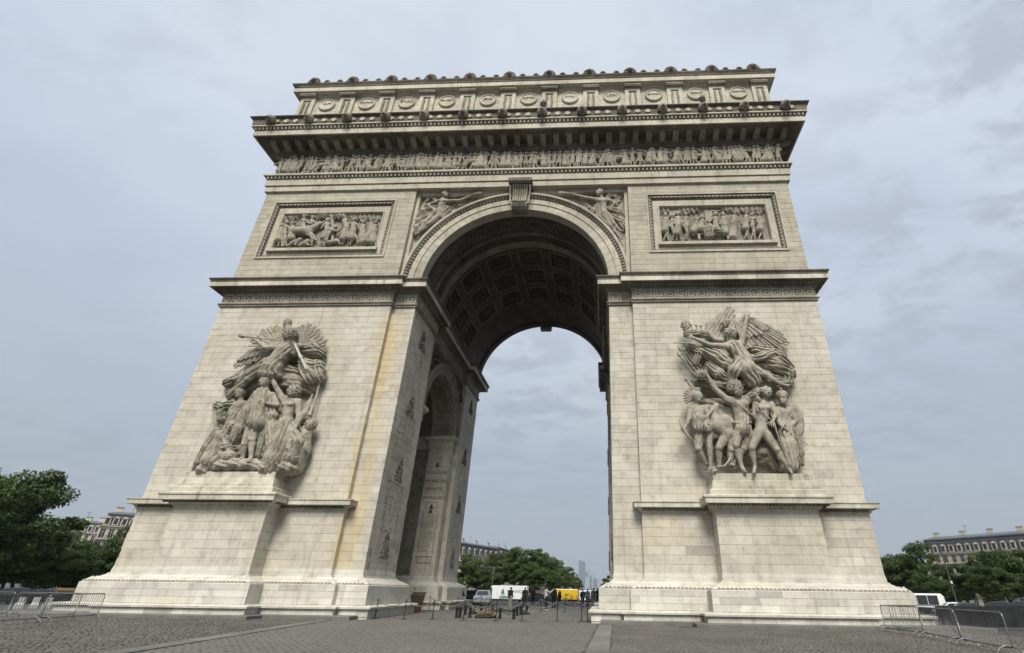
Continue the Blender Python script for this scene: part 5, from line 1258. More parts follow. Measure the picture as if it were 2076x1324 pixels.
while x < 21.75:
    if abs(x) < 20.6 and i % 17 in (8, 9):
        if i % 17 == 9: link('horse', horse_me, frieze, (x + .4, -.02, 33.82), scale=(rg2.choice((-1, 1)), 1, 1)); x += .55; i += 1; continue
    link('figure', vars_[rg2.randrange(14)], frieze, (x, -.01 - rg2.uniform(0, .12), 33.8), (0, rg2.gauss(0, .13), 0), scale=(rg2.choice((-1, 1)) * rg2.uniform(.95, 1.1), 1, rg2.uniform(.98, 1.08)))
    x += rg2.uniform(.30, .46); i += 1
# bases, altars and weapons that fill the ground behind the figures
b = MB()
for k in range(150):
    x = rg2.uniform(-22, 22); z = rg2.uniform(33.9, 35.6); h = rg2.uniform(.1, .5); b.box(x - rg2.uniform(.04, .2), x + rg2.uniform(.04, .2), -.1 - rg2.uniform(0, .08), .0, z, z + h)
b.build('relief_background', M['carve'], frieze, kind='stuff')

# ---------------------------------------------------------------- lion heads, antefixes
F = Sculpt(.03); F.ell((0, -.18, 0), (.40, .26, .42), .06, 1, .05, 8); F.ell((0, -.42, -.02), (.24, .2, .27), .06); F.ell((0, -.56, -.12), (.16, .14, .13), .05); F.ell((0, -.62, -.2), (.08, .1, .05), .02, -1)
for s_ in (-1, 1): F.ell((s_ * .1, -.58, .06), .045, .02, -1); F.ell((s_ * .26, -.28, .3), (.09, .07, .1), .04); F.cap((s_ * .06, -.56, .12), (s_ * .16, -.52, .15), .045, .04, .03)
lion_me = F.mesh('lion_head', M['grey'])
for k in range(14): link('lion_head', lion_me, corn, (-22.56 + k * 3.471, -2.12, 38.46))
def antefix(s, nm):
    F = Sculpt(.03 * s + .012)
    for k in range(-4, 5):
        a = k * .36; F.cap((0, 0, 0), (.52 * s * math.sin(a), -.02, .60 * s * math.cos(a) + .02), .07 * s, .10 * s, .02 * s)
    F.ell((0, -.08 * s, .25 * s), (.3 * s, .2 * s, .32 * s), .05 * s, 1, .04 * s, 8); F.cap((-.55 * s, 0, .0), (.55 * s, 0, .0), .12 * s, .12 * s, .04 * s); F.ell((0, -.24 * s, .22 * s), (.14 * s, .12 * s, .16 * s), .04 * s)
    return F.mesh(nm, M['darkstone'])
big_a, small_a = antefix(1.0, 'mask_antefix'), antefix(.5, 'small_antefix')
ax_ = [-21.2 + k * 42.4 / 11 for k in range(12)]
for k, x in enumerate(ax_):
    link('mask_antefix', big_a, ac, (x, -1.0, 45.34))
    if k < 11:
        for j in (1, 2): link('small_antefix', small_a, ac, (x + j * 42.4 / 33, -1.0, 45.33))
# ---------------------------------------------------------------- things on the square
def gnd(u, v, z=0.0):
    d = CM.T @ np.array([(u - CX) / FPX, -(v - CY) / FPX, 1.0]); return CAM + d * ((z - CAM[2]) / d[2])
# rope stanchions
def stanchion(label, x, y, grp='rope stanchions across the passage'):
    t = thing('rope_stanchion', label, 'stanchion', (x, y, 0.018), 0, grp)
    if not SM:
        b = MB(); b.lathe([(.17, 0), (.17, .012), (.05, .03), (.03, .04)], n=16); SM['base'] = b.mesh('base', M['black'])
        b = MB(); b.lathe([(.024, .03), (.024, .92), (.034, .925), (.034, .965), (.0, .985)], n=10); SM['post'] = b.mesh('post', M['black'])
    link('base', SM['base'], t); link('post', SM['post'], t); return t
SM = {}
fr_ = [(gnd(u, v)[0], gnd(u, v)[1]) for u, v in ((760, 1255), (818, 1256), (876, 1257), (939, 1258), (1005, 1259.5), (1058, 1260), (1129, 1260), (1191, 1261))]
ORD = ('first', 'second', 'third', 'fourth', 'fifth', 'sixth', 'seventh', 'eighth')
for i, (x, y) in enumerate(fr_): stanchion(f'black rope stanchion, {ORD[i]} from the left in the near row', x, y)
stanchion('slim black stanchion just left of the last one in the near row', *gnd(1179, 1261)[:2])
bk = [(gnd(u, v)[0], gnd(u, v)[1]) for u, v in ((869, 1239), (926, 1238), (974, 1230), (1096, 1241), (1145, 1242))]
for i, (x, y) in enumerate(bk): stanchion(('black rope stanchion behind the standing man by the lectern', 'black rope stanchion before the far left pier foot', 'black rope stanchion in front of the white car', 'black rope stanchion at the feet of the walker in grey', 'black rope stanchion in front of the yellow van')[i], x, y, 'rope stanchions of the far row')
def rope(a, b, sag, label):
    mb = MB(); a, b = Vector(a), Vector(b); pts = []
    for k in range(13):
        t = k / 12; p = a.lerp(b, t); p.z -= sag * 4 * t * (1 - t); pts.append(p)
    mb.tube(pts, .022, 6); tag(mb.build('barrier_rope', M['rope'], None, smooth=True), label, 'rope', 'grey barrier ropes of the passage')
Z = .93
pts_ = [(-7.22, .7, 1.55)] + [(x, y, Z) for x, y in fr_] + [(7.25, .9, 1.55)]
for i in range(len(pts_) - 1):
    lb_ = 'grey rope from the left pier to the first near stanchion' if i == 0 else ('grey rope from the last near stanchion to the right pier' if i == len(pts_) - 2 else f'grey sagging rope between {ORD[i-1]} and {ORD[i]} stanchions of near row')
    rope(pts_[i], pts_[i + 1], .28 if 0 < i < 8 else .2, lb_)
for a, b_, l in (((*fr_[2], Z), (*bk[0], Z), 'grey rope running back from the third near stanchion'), ((*bk[0], Z), (*bk[1], Z), 'grey rope behind the lectern towards the far left pier'), ((*bk[1], Z), (*bk[2], Z), 'grey rope in front of the white car'),
                 ((*bk[2], Z), (*fr_[4], Z), 'grey rope running forward past the flowers'), ((*fr_[5], Z), (*bk[3], Z), 'grey rope running back to the walker in grey'), ((*bk[3], Z), (*bk[4], Z), 'grey rope below the yellow van'), ((*bk[4], Z), (*fr_[7], Z), 'grey rope running forward to the last near stanchion')):
    rope(a, b_, .3, l)
# the tomb: slab, dark posts with chains, flowers
b = MB(); b.box(-1.75, 1.0, 4.2, 13.0, .0, .05); b.box(-1.3, .55, 5.0, 12.0, .05, .09); tag(b.build('tomb_slab', M['kerb']), 'flat granite memorial slab set in the floor under the arch', 'slab')
b = MB(); b.lathe([(.10, 0), (.105, .05), (.085, .07), (.085, .42), (.11, .45), (.11, .52), (.03, .56)], n=10); post_me = b.mesh('post', M['black'])
PP = []
for u, v in ((925, 1253), (932, 1252.5), (943, 1247), (952, 1253), (962, 1244), (975, 1242), (998, 1240), (1013, 1255), (1041, 1256), (1048, 1249), (1055, 1247), (1068, 1246)):
    p = gnd(u, v); PP.append(p)
wh = ('leftmost short black memorial post', 'second short black memorial post from the left', 'short black memorial post behind the left pair', 'short black memorial post left of the flowers', 'short black memorial post behind the fourth stanchion', 'short black memorial post beyond the bright flowers', 'short black memorial post at the far end of the slab',
      'short black memorial post right of the bright flowers', 'short black memorial post left of the sixth stanchion', 'short black memorial post behind the sixth stanchion', 'short black memorial post right behind the sixth stanchion', 'rightmost short black memorial post')
for p, l in zip(PP, wh):
    t = thing('memorial_post', l, 'post', (p[0], p[1], .018), 0, 'short black posts round the memorial'); o = link('post', post_me, t)
    b = MB(); b.lathe([(.13, 0), (.13, .03), (.1, .05)], n=10); b.build('foot', M['black'], t)
def chain(a, b, label):
    mb = MB(); a = Vector(a); b = Vector(b); n = max(6, int((b - a).length / .12))
    for k in range(n):
        t0, t1 = k / n, (k + 1) / n; p, q_ = a.lerp(b, t0), a.lerp(b, t1); p.z -= .22 * 4 * t0 * (1 - t0); q_.z -= .22 * 4 * t1 * (1 - t1); mb.tube([p, q_], .02, 5)
    tag(mb.build('chain', M['black']), label, 'chain', 'black chains of the memorial')
for i, j, l in ((0, 2, 'black chain between the leftmost memorial posts'), (3, 4, 'black chain from the post left of the flowers'), (4, 6, 'black chain along the far left of the slab'), (7, 8, 'black chain right of the bright flowers'), (9, 11, 'black chain at the right end of the memorial')):
    chain((PP[i][0], PP[i][1], .5), (PP[j][0], PP[j][1], .5), l)
def flower_mat(nm, cols):
    m, t, b = new_mat(nm); tn = N('ShaderNodeAttribute', t, attribute_name='tone').outputs['Fac']
    L(t, ramp(t, tn, [(i / max(1, len(cols) - 1), c) for i, c in enumerate(cols)]), b.inputs['Base Color']); b.inputs['Roughness'].default_value = .7; return m
M['flow1'] = flower_mat('mixed_flowers', [(.62, .58, .48), (.6, .5, .4), (.5, .3, .22), (.42, .16, .11), (.62, .56, .4)]); M['flow2'] = flower_mat('white_flowers', [(.75, .75, .7), (.7, .7, .68), (.6, .62, .55)]); M['leafy'] = plain('wreath_green', (.022, .035, .018), .8)
def wreath(loc, label, mat, R, r, n, seed, sx=1.0, sz=1.0):
    t = thing('flower_wreath', label, 'flowers', loc, 0, 'flower wreaths at the memorial'); rn = random.Random(seed)
    b = MB(); b.lathe([(R * 1.05 * sx, 0), (R * 1.1 * sx, .06), (R * .7, .16 * sz), (.02, .22 * sz)], n=14); b.build('greenery', M['leafy'], t)
    b = MB()
    for k in range(n):
        a = rn.uniform(0, 6.283); rr = R * rn.random() ** .5; x, y = rr * math.cos(a) * sx, rr * math.sin(a); z = .08 + .24 * sz * (1 - (rr / R) ** 2) + rn.uniform(0, .05); s_ = rn.uniform(.6, 1.2) * r
        V = [(x + s_ * math.cos(q_ * 1.047), y + s_ * math.sin(q_ * 1.047), z + s_ * .35) for q_ in range(6)] + [(x, y, z + s_ * .1), (x, y, z - s_ * .4)]
        b.add(V, [(6, q_, (q_ + 1) % 6) for q_ in range(6)] + [(7, (q_ + 1) % 6, q_) for q_ in range(6)], rn.random())
    b.build('blooms', M[mat], t, kind='stuff')
p = gnd(984, 1253); wreath((p[0], p[1], .02), 'heaped cream, orange and red flowers in front of the memorial', 'flow1', .55, .07, 120, 1, 1.1, 1.2)
p = gnd(1022, 1240); wreath((p[0], p[1] - 2, .06), 'dark wreath dotted with white blooms on the slab', 'flow2', .8, .09, 26, 2, 1.6)
p = gnd(1063, 1246); wreath((p[0], p[1], .02), 'small white wreath by the rightmost memorial post', 'flow2', .35, .07, 30, 3)
p = gnd(958, 1245); wreath((p[0], p[1], .02), 'small white wreath by the left memorial posts', 'flow2', .3, .07, 26, 4)
# lectern on a red mat
p = gnd(836, 1242); t = thing('lectern', 'dark tapered lectern with microphone beside the left pier', 'lectern', (p[0] + .25, p[1], .018), 0.1)
b = MB(); V = [(-.26, -.2, 0), (.26, -.2, 0), (.26, .2, 0), (-.26, .2, 0), (-.45, -.3, 1.0), (.45, -.3, 1.0), (.45, .3, 1.22), (-.45, .3, 1.22)]
b.add(V, [(0, 3, 2, 1), (0, 1, 5, 4), (1, 2, 6, 5), (2, 3, 7, 6), (3, 0, 4, 7), (4, 5, 6, 7)]); b.build('body', M['darkwood'], t)
b = MB(); b.add([(-.48, -.33, 1.0), (.48, -.33, 1.0), (.48, .33, 1.24), (-.48, .33, 1.24), (-.48, -.33, 1.04), (.48, -.33, 1.04), (.48, .33, 1.28), (-.48, .33, 1.28)], [(4, 5, 6, 7), (0, 1, 5, 4), (1, 2, 6, 5), (2, 3, 7, 6), (3, 0, 4, 7), (3, 2, 1, 0)]); b.build('desk_top', M['darkwood'], t)
b = MB(); b.tube([(-.3, .1, 1.2), (-.33, .05, 1.42), (-.3, -.02, 1.5)], .012, 5); b.lathe([(.01, 0), (.03, .02), (.03, .07), (.005, .09)], (-.3, -.04, 1.47), 8); b.build('microphone', M['black'], t)
b = MB(); b.box(-.6, .6, -.45, .45, .016, .045); tag(b.build('red_mat', M['red'], None, loc=(p[0] + .25, p[1], .01), rot=(0, 0, .1)), 'red mat under the lectern', 'mat')

# crowd barriers
BAR = {}
def barrier(a, b_, label, z=.03):
    a, b_ = Vector(a), Vector(b_); L_ = (b_ - a).length; t = thing('crowd_barrier', label, 'barrier', (a.x, a.y, z), math.atan2(b_.y - a.y, b_.x - a.x), 'galvanised crowd barriers beside the arch')
    if not BAR:
        w = L_; mb = MB(); r = .12; z0, z1 = .16, 1.08
        pts = [(0, 0, z0 + r)] + [(0, 0, z1 - r)] + [(r - r * math.cos(q_), 0, z1 - r + r * math.sin(q_)) for q_ in (.5, 1.0, 1.57)] + [(w - r + r * math.sin(q_), 0, z1 - r + r * math.cos(q_)) for q_ in (0, .57, 1.07, 1.57)] + [(w, 0, z0 + r)] + [(w - r + r * math.cos(q_), 0, z0 + r - r * math.sin(q_)) for q_ in (.5, 1.0, 1.57)] + [(r - r * math.sin(q_), 0, z0 + r - r * math.cos(q_)) for q_ in (0, .57, 1.07, 1.57)]
        mb.tube(pts, .021, 8); BAR['frame'] = mb.mesh('frame', M['steel'], True)
        mb = MB(); mb.tube([(0, 0, z0), (0, 0, z1)], .0085, 6); BAR['bar'] = mb.mesh('bar', M['steel'], True)
        mb = MB(); mb.tube([(0, -.36, .0), (0, -.26, .13), (0, -.12, .2), (0, .12, .2), (0, .26, .13), (0, .36, .0)], .021, 8); BAR['foot'] = mb.mesh('foot', M['steel'], True); BAR['w'] = w
    sc = L_ / BAR['w']; link('frame', BAR['frame'], t, scale=(sc, 1, 1))
    n = 23
    for k in range(1, n): link('bar', BAR['bar'], t, (L_ * k / n, 0, 0))
    for x in (.22, L_ - .22): link('foot', BAR['foot'], t, (x, 0, 0))
# right
barrier((19.85, -3.6, 0), (19.85, -6.7, 0), 'steel crowd barrier standing nearest the right pier base'); barrier((19.8, -6.85, 0), (19.3, -9.95, 0), 'steel crowd barrier second out from the right pier base'); barrier((19.25, -10.1, 0), (18.8, -13.1, 0), 'steel crowd barrier cut off by the right edge of the photo')
barrier((20.4, -3.3, 0), (23.4, -3.0, 0), 'steel crowd barrier turned along the foot of right pier')
# left
barrier((-18.1, -4.2, 0), (-17.6, -7.4, 0), 'steel crowd barrier standing nearest the left pier base'); barrier((-17.55, -7.55, 0), (-17.0, -10.6, 0), 'steel crowd barrier second out from the left pier base')
barrier((-19.2, -4.3, 0), (-22.2, -4.6, 0), 'steel crowd barrier turned along the foot of left pier'); barrier((-22.35, -4.6, 0), (-25.4, -4.9, 0), 'steel crowd barrier farthest left behind the others')
# white plastic blocks behind the left barriers, dark covered fence at the right
b = MB(); b.add([(-.28, -.2, 0), (.28, -.2, 0), (.28, .2, 0), (-.28, .2, 0), (-.28, -.2, .28), (.28, -.2, .28), (.28, .2, .28), (-.28, .2, .28), (-.22, -.09, .45), (.22, -.09, .45), (.22, .09, .45), (-.22, .09, .45), (-.22, -.09, .85), (.22, -.09, .85), (.22, .09, .85), (-.22, .09, .85)],
    [(0, 1, 5, 4), (1, 2, 6, 5), (2, 3, 7, 6), (3, 0, 4, 7), (4, 5, 9, 8), (5, 6, 10, 9), (6, 7, 11, 10), (7, 4, 8, 11), (8, 9, 13, 12), (9, 10, 14, 13), (10, 11, 15, 14), (11, 8, 12, 15), (12, 13, 14, 15), (3, 2, 1, 0)]); blk = b.mesh('plastic_block', M['dullwhite'])
for (u, v), l in (((36, 1234), 'white plastic road block behind barriers, farthest left'), ((66, 1234), 'white plastic road block behind barriers, middle of three'), ((92, 1234), 'white plastic road block behind barriers, nearest the pier')):
    p = gnd(u, v); o = tag(link('road_block', blk, None, (p[0], p[1], .005), (0, 0, .7), (.8, .8, .8)), l, 'road block', 'white road blocks behind the left barriers')
M['cover'] = plain('black_fence_cover', (.018, .019, .022), .7, var=.3, scale=2)
for k in range(5):
    t = thing('covered_fence', ('black covered fence panel touching the right pier foot', 'black covered fence panel second from right pier', 'black covered fence panel third from right pier', 'black covered fence panel fourth from right pier', 'black covered fence panel at the right edge')[k], 'fence', (24.0 + k * 2.45, -.8 + k * .25, 0), .1, 'black covered fence panels right of the arch')
    b = MB(); n = 10
    for i in range(n):
        x0, x1 = 2.4 * i / n, 2.4 * (i + 1) / n; y0, y1 = .03 * math.sin(i * 1.9 + k), .03 * math.sin((i + 1) * 1.9 + k)
        b.add([(x0, y0 - .02, .12), (x1, y1 - .02, .12), (x1, y1 * .4 - .02, 1.05), (x0, y0 * .4 - .02, 1.05), (x0, y0 + .01, .12), (x1, y1 + .01, .12), (x1, y1 * .4 + .01, 1.05), (x0, y0 * .4 + .01, 1.05)], [(0, 1, 2, 3), (5, 4, 7, 6), (3, 2, 6, 7), (1, 0, 4, 5)])
    b.build('cover', M['cover'], t); b = MB(); b.tube([(0, 0, 1.06), (2.4, 0, 1.06)], .02, 6); b.build('rail', M['black'], t)
    for x in (.05, 2.35): b = MB(); b.tube([(x, 0, 0), (x, 0, 1.06)], .02, 6); b.build('post', M['black'], t)

# ---------------------------------------------------------------- people
SKIN = plain('skin', (.42, .27, .2), .6, var=.08); SKIN2 = plain('skin_dark', (.16, .095, .065), .6, var=.08)
CL = {}
def cloth(c):
    if c not in CL: CL[c] = plain('cloth_%d' % len(CL), c, .85, var=.15, scale=9)
    return CL[c]
def person(label, loc, rz=0, h=1.74, top=(.1, .1, .1), legs_=(.03, .03, .035), hair=(.02, .018, .015), skin=None, pose='stand', shoes=(.03, .03, .03), sit=False, long_coat=False):
    skin = skin or SKIN; k = h / 1.75; v = .026
    st = {'stand': .04, 'walk': .28, 'photo': .1, 'lean': .1}[pose]; Q = lambda x, y, z: vec(x, y, z) * k
    hip = Q(0, 0, .94); nk = Q(0, -.02 if pose != 'lean' else -.2, 1.47); hd = nk + Q(0, -.02, .16)
    LG = [[Q(-.1, 0, .92), Q(-.11, -.03 - st * .4, .5), Q(-.12, st * .9 if pose == 'walk' else 0, .09)], [Q(.1, 0, .92), Q(.11, -.03 + st * .1, .5), Q(.12, -st * .9, .09)]]
    sh = lerp(hip, nk, .92)
    if pose == 'photo': AR = [[sh + Q(-.2, 0, 0), Q(-.3, -.2, 1.3), Q(-.42, -.42, 1.52)], [sh + Q(.2, 0, 0), Q(.3, .0, 1.18), Q(.18, -.2, 1.12)]]
    elif pose == 'lean': AR = [[sh + Q(-.19, 0, 0), Q(-.22, -.3, 1.15), Q(-.15, -.5, 1.02)], [sh + Q(.19, 0, 0), Q(.22, -.3, 1.15), Q(.15, -.5, 1.02)]]
    else: AR = [[sh + Q(-.2, 0, 0), Q(-.26, .03 + st * .3, 1.17), Q(-.25, -.06 - st * .4, .92)], [sh + Q(.2, 0, 0), Q(.26, .03 - st * .3, 1.17), Q(.25, -.06 + st * .4, .92)]]
    t = thing('person', label, 'person', loc, rz, 'visitors under and beyond the arch')
    F = Sculpt(v); F.cap(hip, lerp(hip, nk, .8), .12 * k, .12 * k, .04); F.cap(lerp(hip, nk, .8), nk + Q(0, 0, .06), .07 * k, .055 * k, .03); F.ell(hd, (.082 * k, .1 * k, .118 * k), .02); F.ell(hd + Q(0, -.03, -.07), (.055 * k, .06 * k, .06 * k), .02); F.cap(hd + Q(0, -.095, 0), hd + Q(0, -.115, -.03), .015 * k, .018 * k, .012)
    for l in LG: F.chain(l, [.07 * k, .05 * k, .036 * k], k=.03); F.cap(l[2], l[2] + Q(0, -.14, -.05), .035 * k, .03 * k, .02)
    for a in AR:
        F.chain(a, [.045 * k, .038 * k, .028 * k], k=.02); dd = (a[2] - a[1]) / np.linalg.norm(a[2] - a[1]); F.cap(a[2], a[2] + dd * .08 * k, .036 * k, .03 * k, .01)
        for o_ in (-.024, -.008, .008, .024): F.cap(a[2] + dd * .08 * k + Q(0, o_, 0), a[2] + dd * .155 * k + Q(0, o_ * 1.3, 0), .011 * k, .009 * k, .004)
        F.cap(a[2] + dd * .03 * k, a[2] + dd * .08 * k + Q(0, -.05, 0), .012 * k, .01 * k, .006)
    F.build('body', skin, t)
    F = Sculpt(v); F.cap(hip + Q(0, 0, .02 if not long_coat else -.35), lerp(hip, nk, .45), .165 * k, .16 * k, .05, .012, 8, .0 + 1.15); F.cap(lerp(hip, nk, .4), lerp(hip, nk, .85), .165 * k, .15 * k, .05, .01, 7, 1.2); F.cap(AR[0][0], AR[1][0], .075 * k, .075 * k, .05); F.cap(lerp(hip, nk, .85), nk + Q(0, 0, .0), .13 * k, .075 * k, .04)
    for a in AR: F.chain([a[0], a[1], lerp(a[1], a[2], .9)], [.075 * k, .062 * k, .05 * k], k=.02, fold=.006)
    F.build('top', cloth(top), t)
    F = Sculpt(v); F.cap(hip + Q(-.07, 0, .02), hip + Q(.07, 0, .02), .13 * k, .13 * k, .04)
    for l in LG: F.chain([l[0], l[1], lerp(l[1], l[2], .95)], [.1 * k, .075 * k, .065 * k], k=.03, fold=.006)
    F.build('trousers', cloth(legs_), t)
    F = Sculpt(v); F.ell(hd + Q(0, .02, .035), (.096 * k, .105 * k, .11 * k), .02, 1, .008, 8); F.ell(hd + Q(0, -.1, -.03), (.07 * k, .07 * k, .09 * k), .02, -1); F.build('hair', cloth(hair), t)
    F = Sculpt(v)
    for l in LG: F.cap(l[2] + Q(0, .03, -.045), l[2] + Q(0, -.17, -.055), .05 * k, .04 * k, .02)
    F.build('shoes', cloth(shoes), t); return t
GZ = .018
def pg(u, v): p = gnd(u, v); return (p[0], p[1], GZ if math.hypot(p[0], p[1] - YC) < 30 else ground_z(p[0], p[1]) + .01)
person('man in grey hooded jacket and black trousers standing by the lectern', pg(873, 1235), .3, 1.8, (.10, .10, .11), (.018, .018, .02), skin=SKIN2, pose='walk')
person('long-haired person in white top leaning forward beside the far left pier', pg(919, 1233), -.9, 1.66, (.5, .49, .46), (.02, .02, .022), pose='lean')
person('person in dark coat stooping beside the one in white top', pg(930, 1232), 1.4, 1.6, (.022, .02, .022), (.025, .025, .03), pose='lean', long_coat=True)
person('person in black jacket and pale trousers before the white truck', pg(1033, 1233), 2.6, 1.72, (.016, .018, .02), (.36, .34, .31), pose='stand')
person('person in dark top standing before the right end of the white truck', pg(1063, 1231), .2, 1.75, (.03, .028, .03), (.03, .03, .034))
person('walker in pale grey hoodie and wide black trousers raising one arm', pg(1106, 1238), 2.2, 1.8, (.46, .45, .43), (.014, .014, .016), pose='photo', shoes=(.7, .7, .7))
person('person all in black directly behind the walker in grey', pg(1122, 1233), 2.9, 1.86, (.012, .012, .014), (.012, .012, .014))
person('person in black with purple shade before the yellow van', pg(1134, 1226), 2.4, 1.55, (.05, .03, .07), (.02, .02, .025))
person('person in dark jacket left of the pair near the white van', pg(1181, 1231), .4, 1.65, (.04, .045, .05), (.03, .03, .03))
person('person in light grey top before the white van', pg(1191, 1230), 3.0, 1.72, (.22, .23, .24), (.02, .02, .022))
person('person in mid grey coat right of the white van', pg(1203, 1231), 2.8, 1.78, (.12, .125, .13), (.18, .17, .16), pose='walk')
person('person in black beside the foot of the right pier', pg(1212, 1229), 2.8, 1.8, (.015, .015, .018), (.015, .015, .018))
person('distant person in dark red standing between the white truck and the walker', pg(1080, 1226), .2, 1.7, (.12, .03, .03), (.02, .02, .025))
# visitors up on the roof terrace
for (u, v, l) in ((1101, 216, 'tiny person looking over the main cornice near its middle'), (1424, 206, 'tiny person looking over the main cornice near its right end')):
    p = at(u, v, -1.75); person(l, (p[0], -1.75, 38.99), 0, 1.75, (.02, .02, .024), (.02, .02, .024))
# bicycles leaning before the yellow van
def bicycle(loc, rz, label, col):
    t = thing('bicycle', label, 'bicycle', loc, rz, 'bicycles before the yellow van')
    for x in (-.52, .52):
        b = MB(); torus(b, (x, 0, .34), .32, .022, 20, 6, 'y'); w = b.build('tyre', M['rubber'], t); b = MB()
        for k in range(8): a = k * math.pi / 4; b.tube([(x, 0, .34), (x + .31 * math.cos(a), 0, .34 + .31 * math.sin(a))], .005, 4)
        b.build('spokes', M['steel'], t, kind='stuff')
    b = MB()
    for a, c in (((-.52, 0, .34), (-.1, 0, .3)), ((-.1, 0, .3), (-.2, 0, .8)), ((-.2, 0, .8), (.36, 0, .84)), ((.36, 0, .84), (-.1, 0, .3)), ((-.2, 0, .78), (-.52, 0, .34)), ((.36, 0, .9), (.52, 0, .34))): b.tube([a, c], .022, 6)
    b.build('frame', cloth(col), t); b = MB(); b.tube([(.36, 0, .9), (.38, 0, 1.02)], .016, 6); b.tube([(.34, -.28, 1.04), (.4, 0, 1.02), (.34, .28, 1.04)], .015, 6); b.build('handlebar', M['black'], t)
    b = MB(); b.tube([(-.2, 0, .8), (-.22, 0, .92)], .014, 6); b.cbox((-.24, 0, .95), (.13, .06, .03)); b.build('saddle', M['black'], t)
for k, (u, v, rz, l, c) in enumerate(((1140, 1226, .4, 'dark bicycle leftmost before the yellow van', (.03, .03, .03)), (1152, 1226, -.3, 'green bicycle in the middle before the yellow van', (.05, .2, .12)), (1164, 1227, .5, 'red bicycle rightmost before the yellow van', (.4, .06, .04)))):
    bicycle(pg(u, v), rz, l, c)
# ---------------------------------------------------------------- vehicles
def wheel(t, x, y, r=.36, w=.22):
    b = MB(); V = []
    prof = [(r * .62, -w / 2), (r * .95, -w / 2), (r, -w * .3), (r, w * .3), (r * .95, w / 2), (r * .62, w / 2)]; n = 18
    for (q_, h) in prof: V += [(x + q_ * math.cos(2 * math.pi * k / n), y + h, r + q_ * math.sin(2 * math.pi * k / n)) for k in range(n)]
    F = [(j * n + k, (j + 1) * n + k, (j + 1) * n + (k + 1) % n, j * n + (k + 1) % n) for j in range(len(prof) - 1) for k in range(n)]
    b.add(V, F); o = b.build('wheel', M['rubber'], t)
    b = MB(); V = [(x + r * .62 * math.cos(2 * math.pi * k / n), y + s_ * w * .4, r + r * .62 * math.sin(2 * math.pi * k / n)) for s_ in (-1, 1) for k in range(n)]
    b.add(V, [tuple(reversed(range(n))), tuple(range(n, 2 * n))]); b.build('rim', M['chrome'], o)
def loft(mb, secs, tone=1.0):
    """closed sections of equal length joined along"""
    n = len(secs[0]); V = [p for s_ in secs for p in s_]; F = [(j * n + k, j * n + (k + 1) % n, (j + 1) * n + (k + 1) % n, (j + 1) * n + k) for j in range(len(secs) - 1) for k in range(n)]
    F += [tuple(reversed(range(n))), tuple((len(secs) - 1) * n + k for k in range(n))]; mb.add(V, F, tone)
def rrect(x, y0, y1, z0, z1, r):
    pts = []
    for cx_, cz_, a0 in ((y1 - r, z0 + r, -math.pi / 2), (y1 - r, z1 - r, 0), (y0 + r, z1 - r, math.pi / 2), (y0 + r, z0 + r, math.pi)):
        for k in range(4): a = a0 + k * math.pi / 6; pts.append((x, cx_ + r * math.cos(a), cz_ + r * math.sin(a)))
    return pts
def box_truck(name, label, cat, loc, rz, Lb, H, mat, cabmat, cab=True, group='vans and trucks beyond the arch'):
    """box body along +x with the cab at -x"""
    t = thing(name, label, cat, loc, rz, group)
    b = MB(); loft(b, [rrect(0, -1.1, 1.1, .75, H, .08), rrect(Lb, -1.1, 1.1, .75, H, .08)]); b.build('cargo_box', M[mat], t)
    b = MB(); b.box(0, Lb, -.95, .95, .5, .74); b.build('chassis', M['black'], t)
    if cab:
        b = MB(); loft(b, [rrect(-.05, -1.0, 1.0, .5, 2.35, .15), rrect(-1.0, -1.0, 1.0, .5, 2.3, .18), rrect(-1.75, -.98, .98, .5, 1.45, .18), rrect(-2.0, -.95, .95, .5, 1.2, .15)][::-1]); c = b.build('cab', M[cabmat], t)
        b = MB(); b.add([(-1.04, -.8, 2.2), (-1.04, .8, 2.2), (-1.76, .8, 1.48), (-1.76, -.8, 1.48)], [(0, 1, 2, 3)]); b.V = [(x - .02, y, z + .02) for x, y, z in b.V]; b.build('windscreen', M['glass'], t)
        for s_ in (-1, 1):
            b = MB(); b.add([(-.2, s_ * 1.008, 1.4), (-.2, s_ * 1.008, 2.1), (-.95, s_ * 1.008, 2.1), (-1.5, s_ * .995, 1.42)], [(0, 1, 2, 3) if s_ > 0 else (3, 2, 1, 0)]); b.build('side_window', M['glass'], t)
            b = MB(); b.box(-2.02, -1.96, s_ * .7 - .18, s_ * .7 + .18, .85, 1.05); b.build('headlight', M['light'], t)
        wheel(t, -1.0, -.9); wheel(t, -1.0, .9)
    wheel(t, Lb * .72, -.9); wheel(t, Lb * .72, .9)
    for s_ in (-1, 1): b = MB(); b.box(Lb, Lb + .02, s_ * .95 - .08, s_ * .95 + .08, .8, 1.05); b.build('tail_light', M['red'], t)
    return t
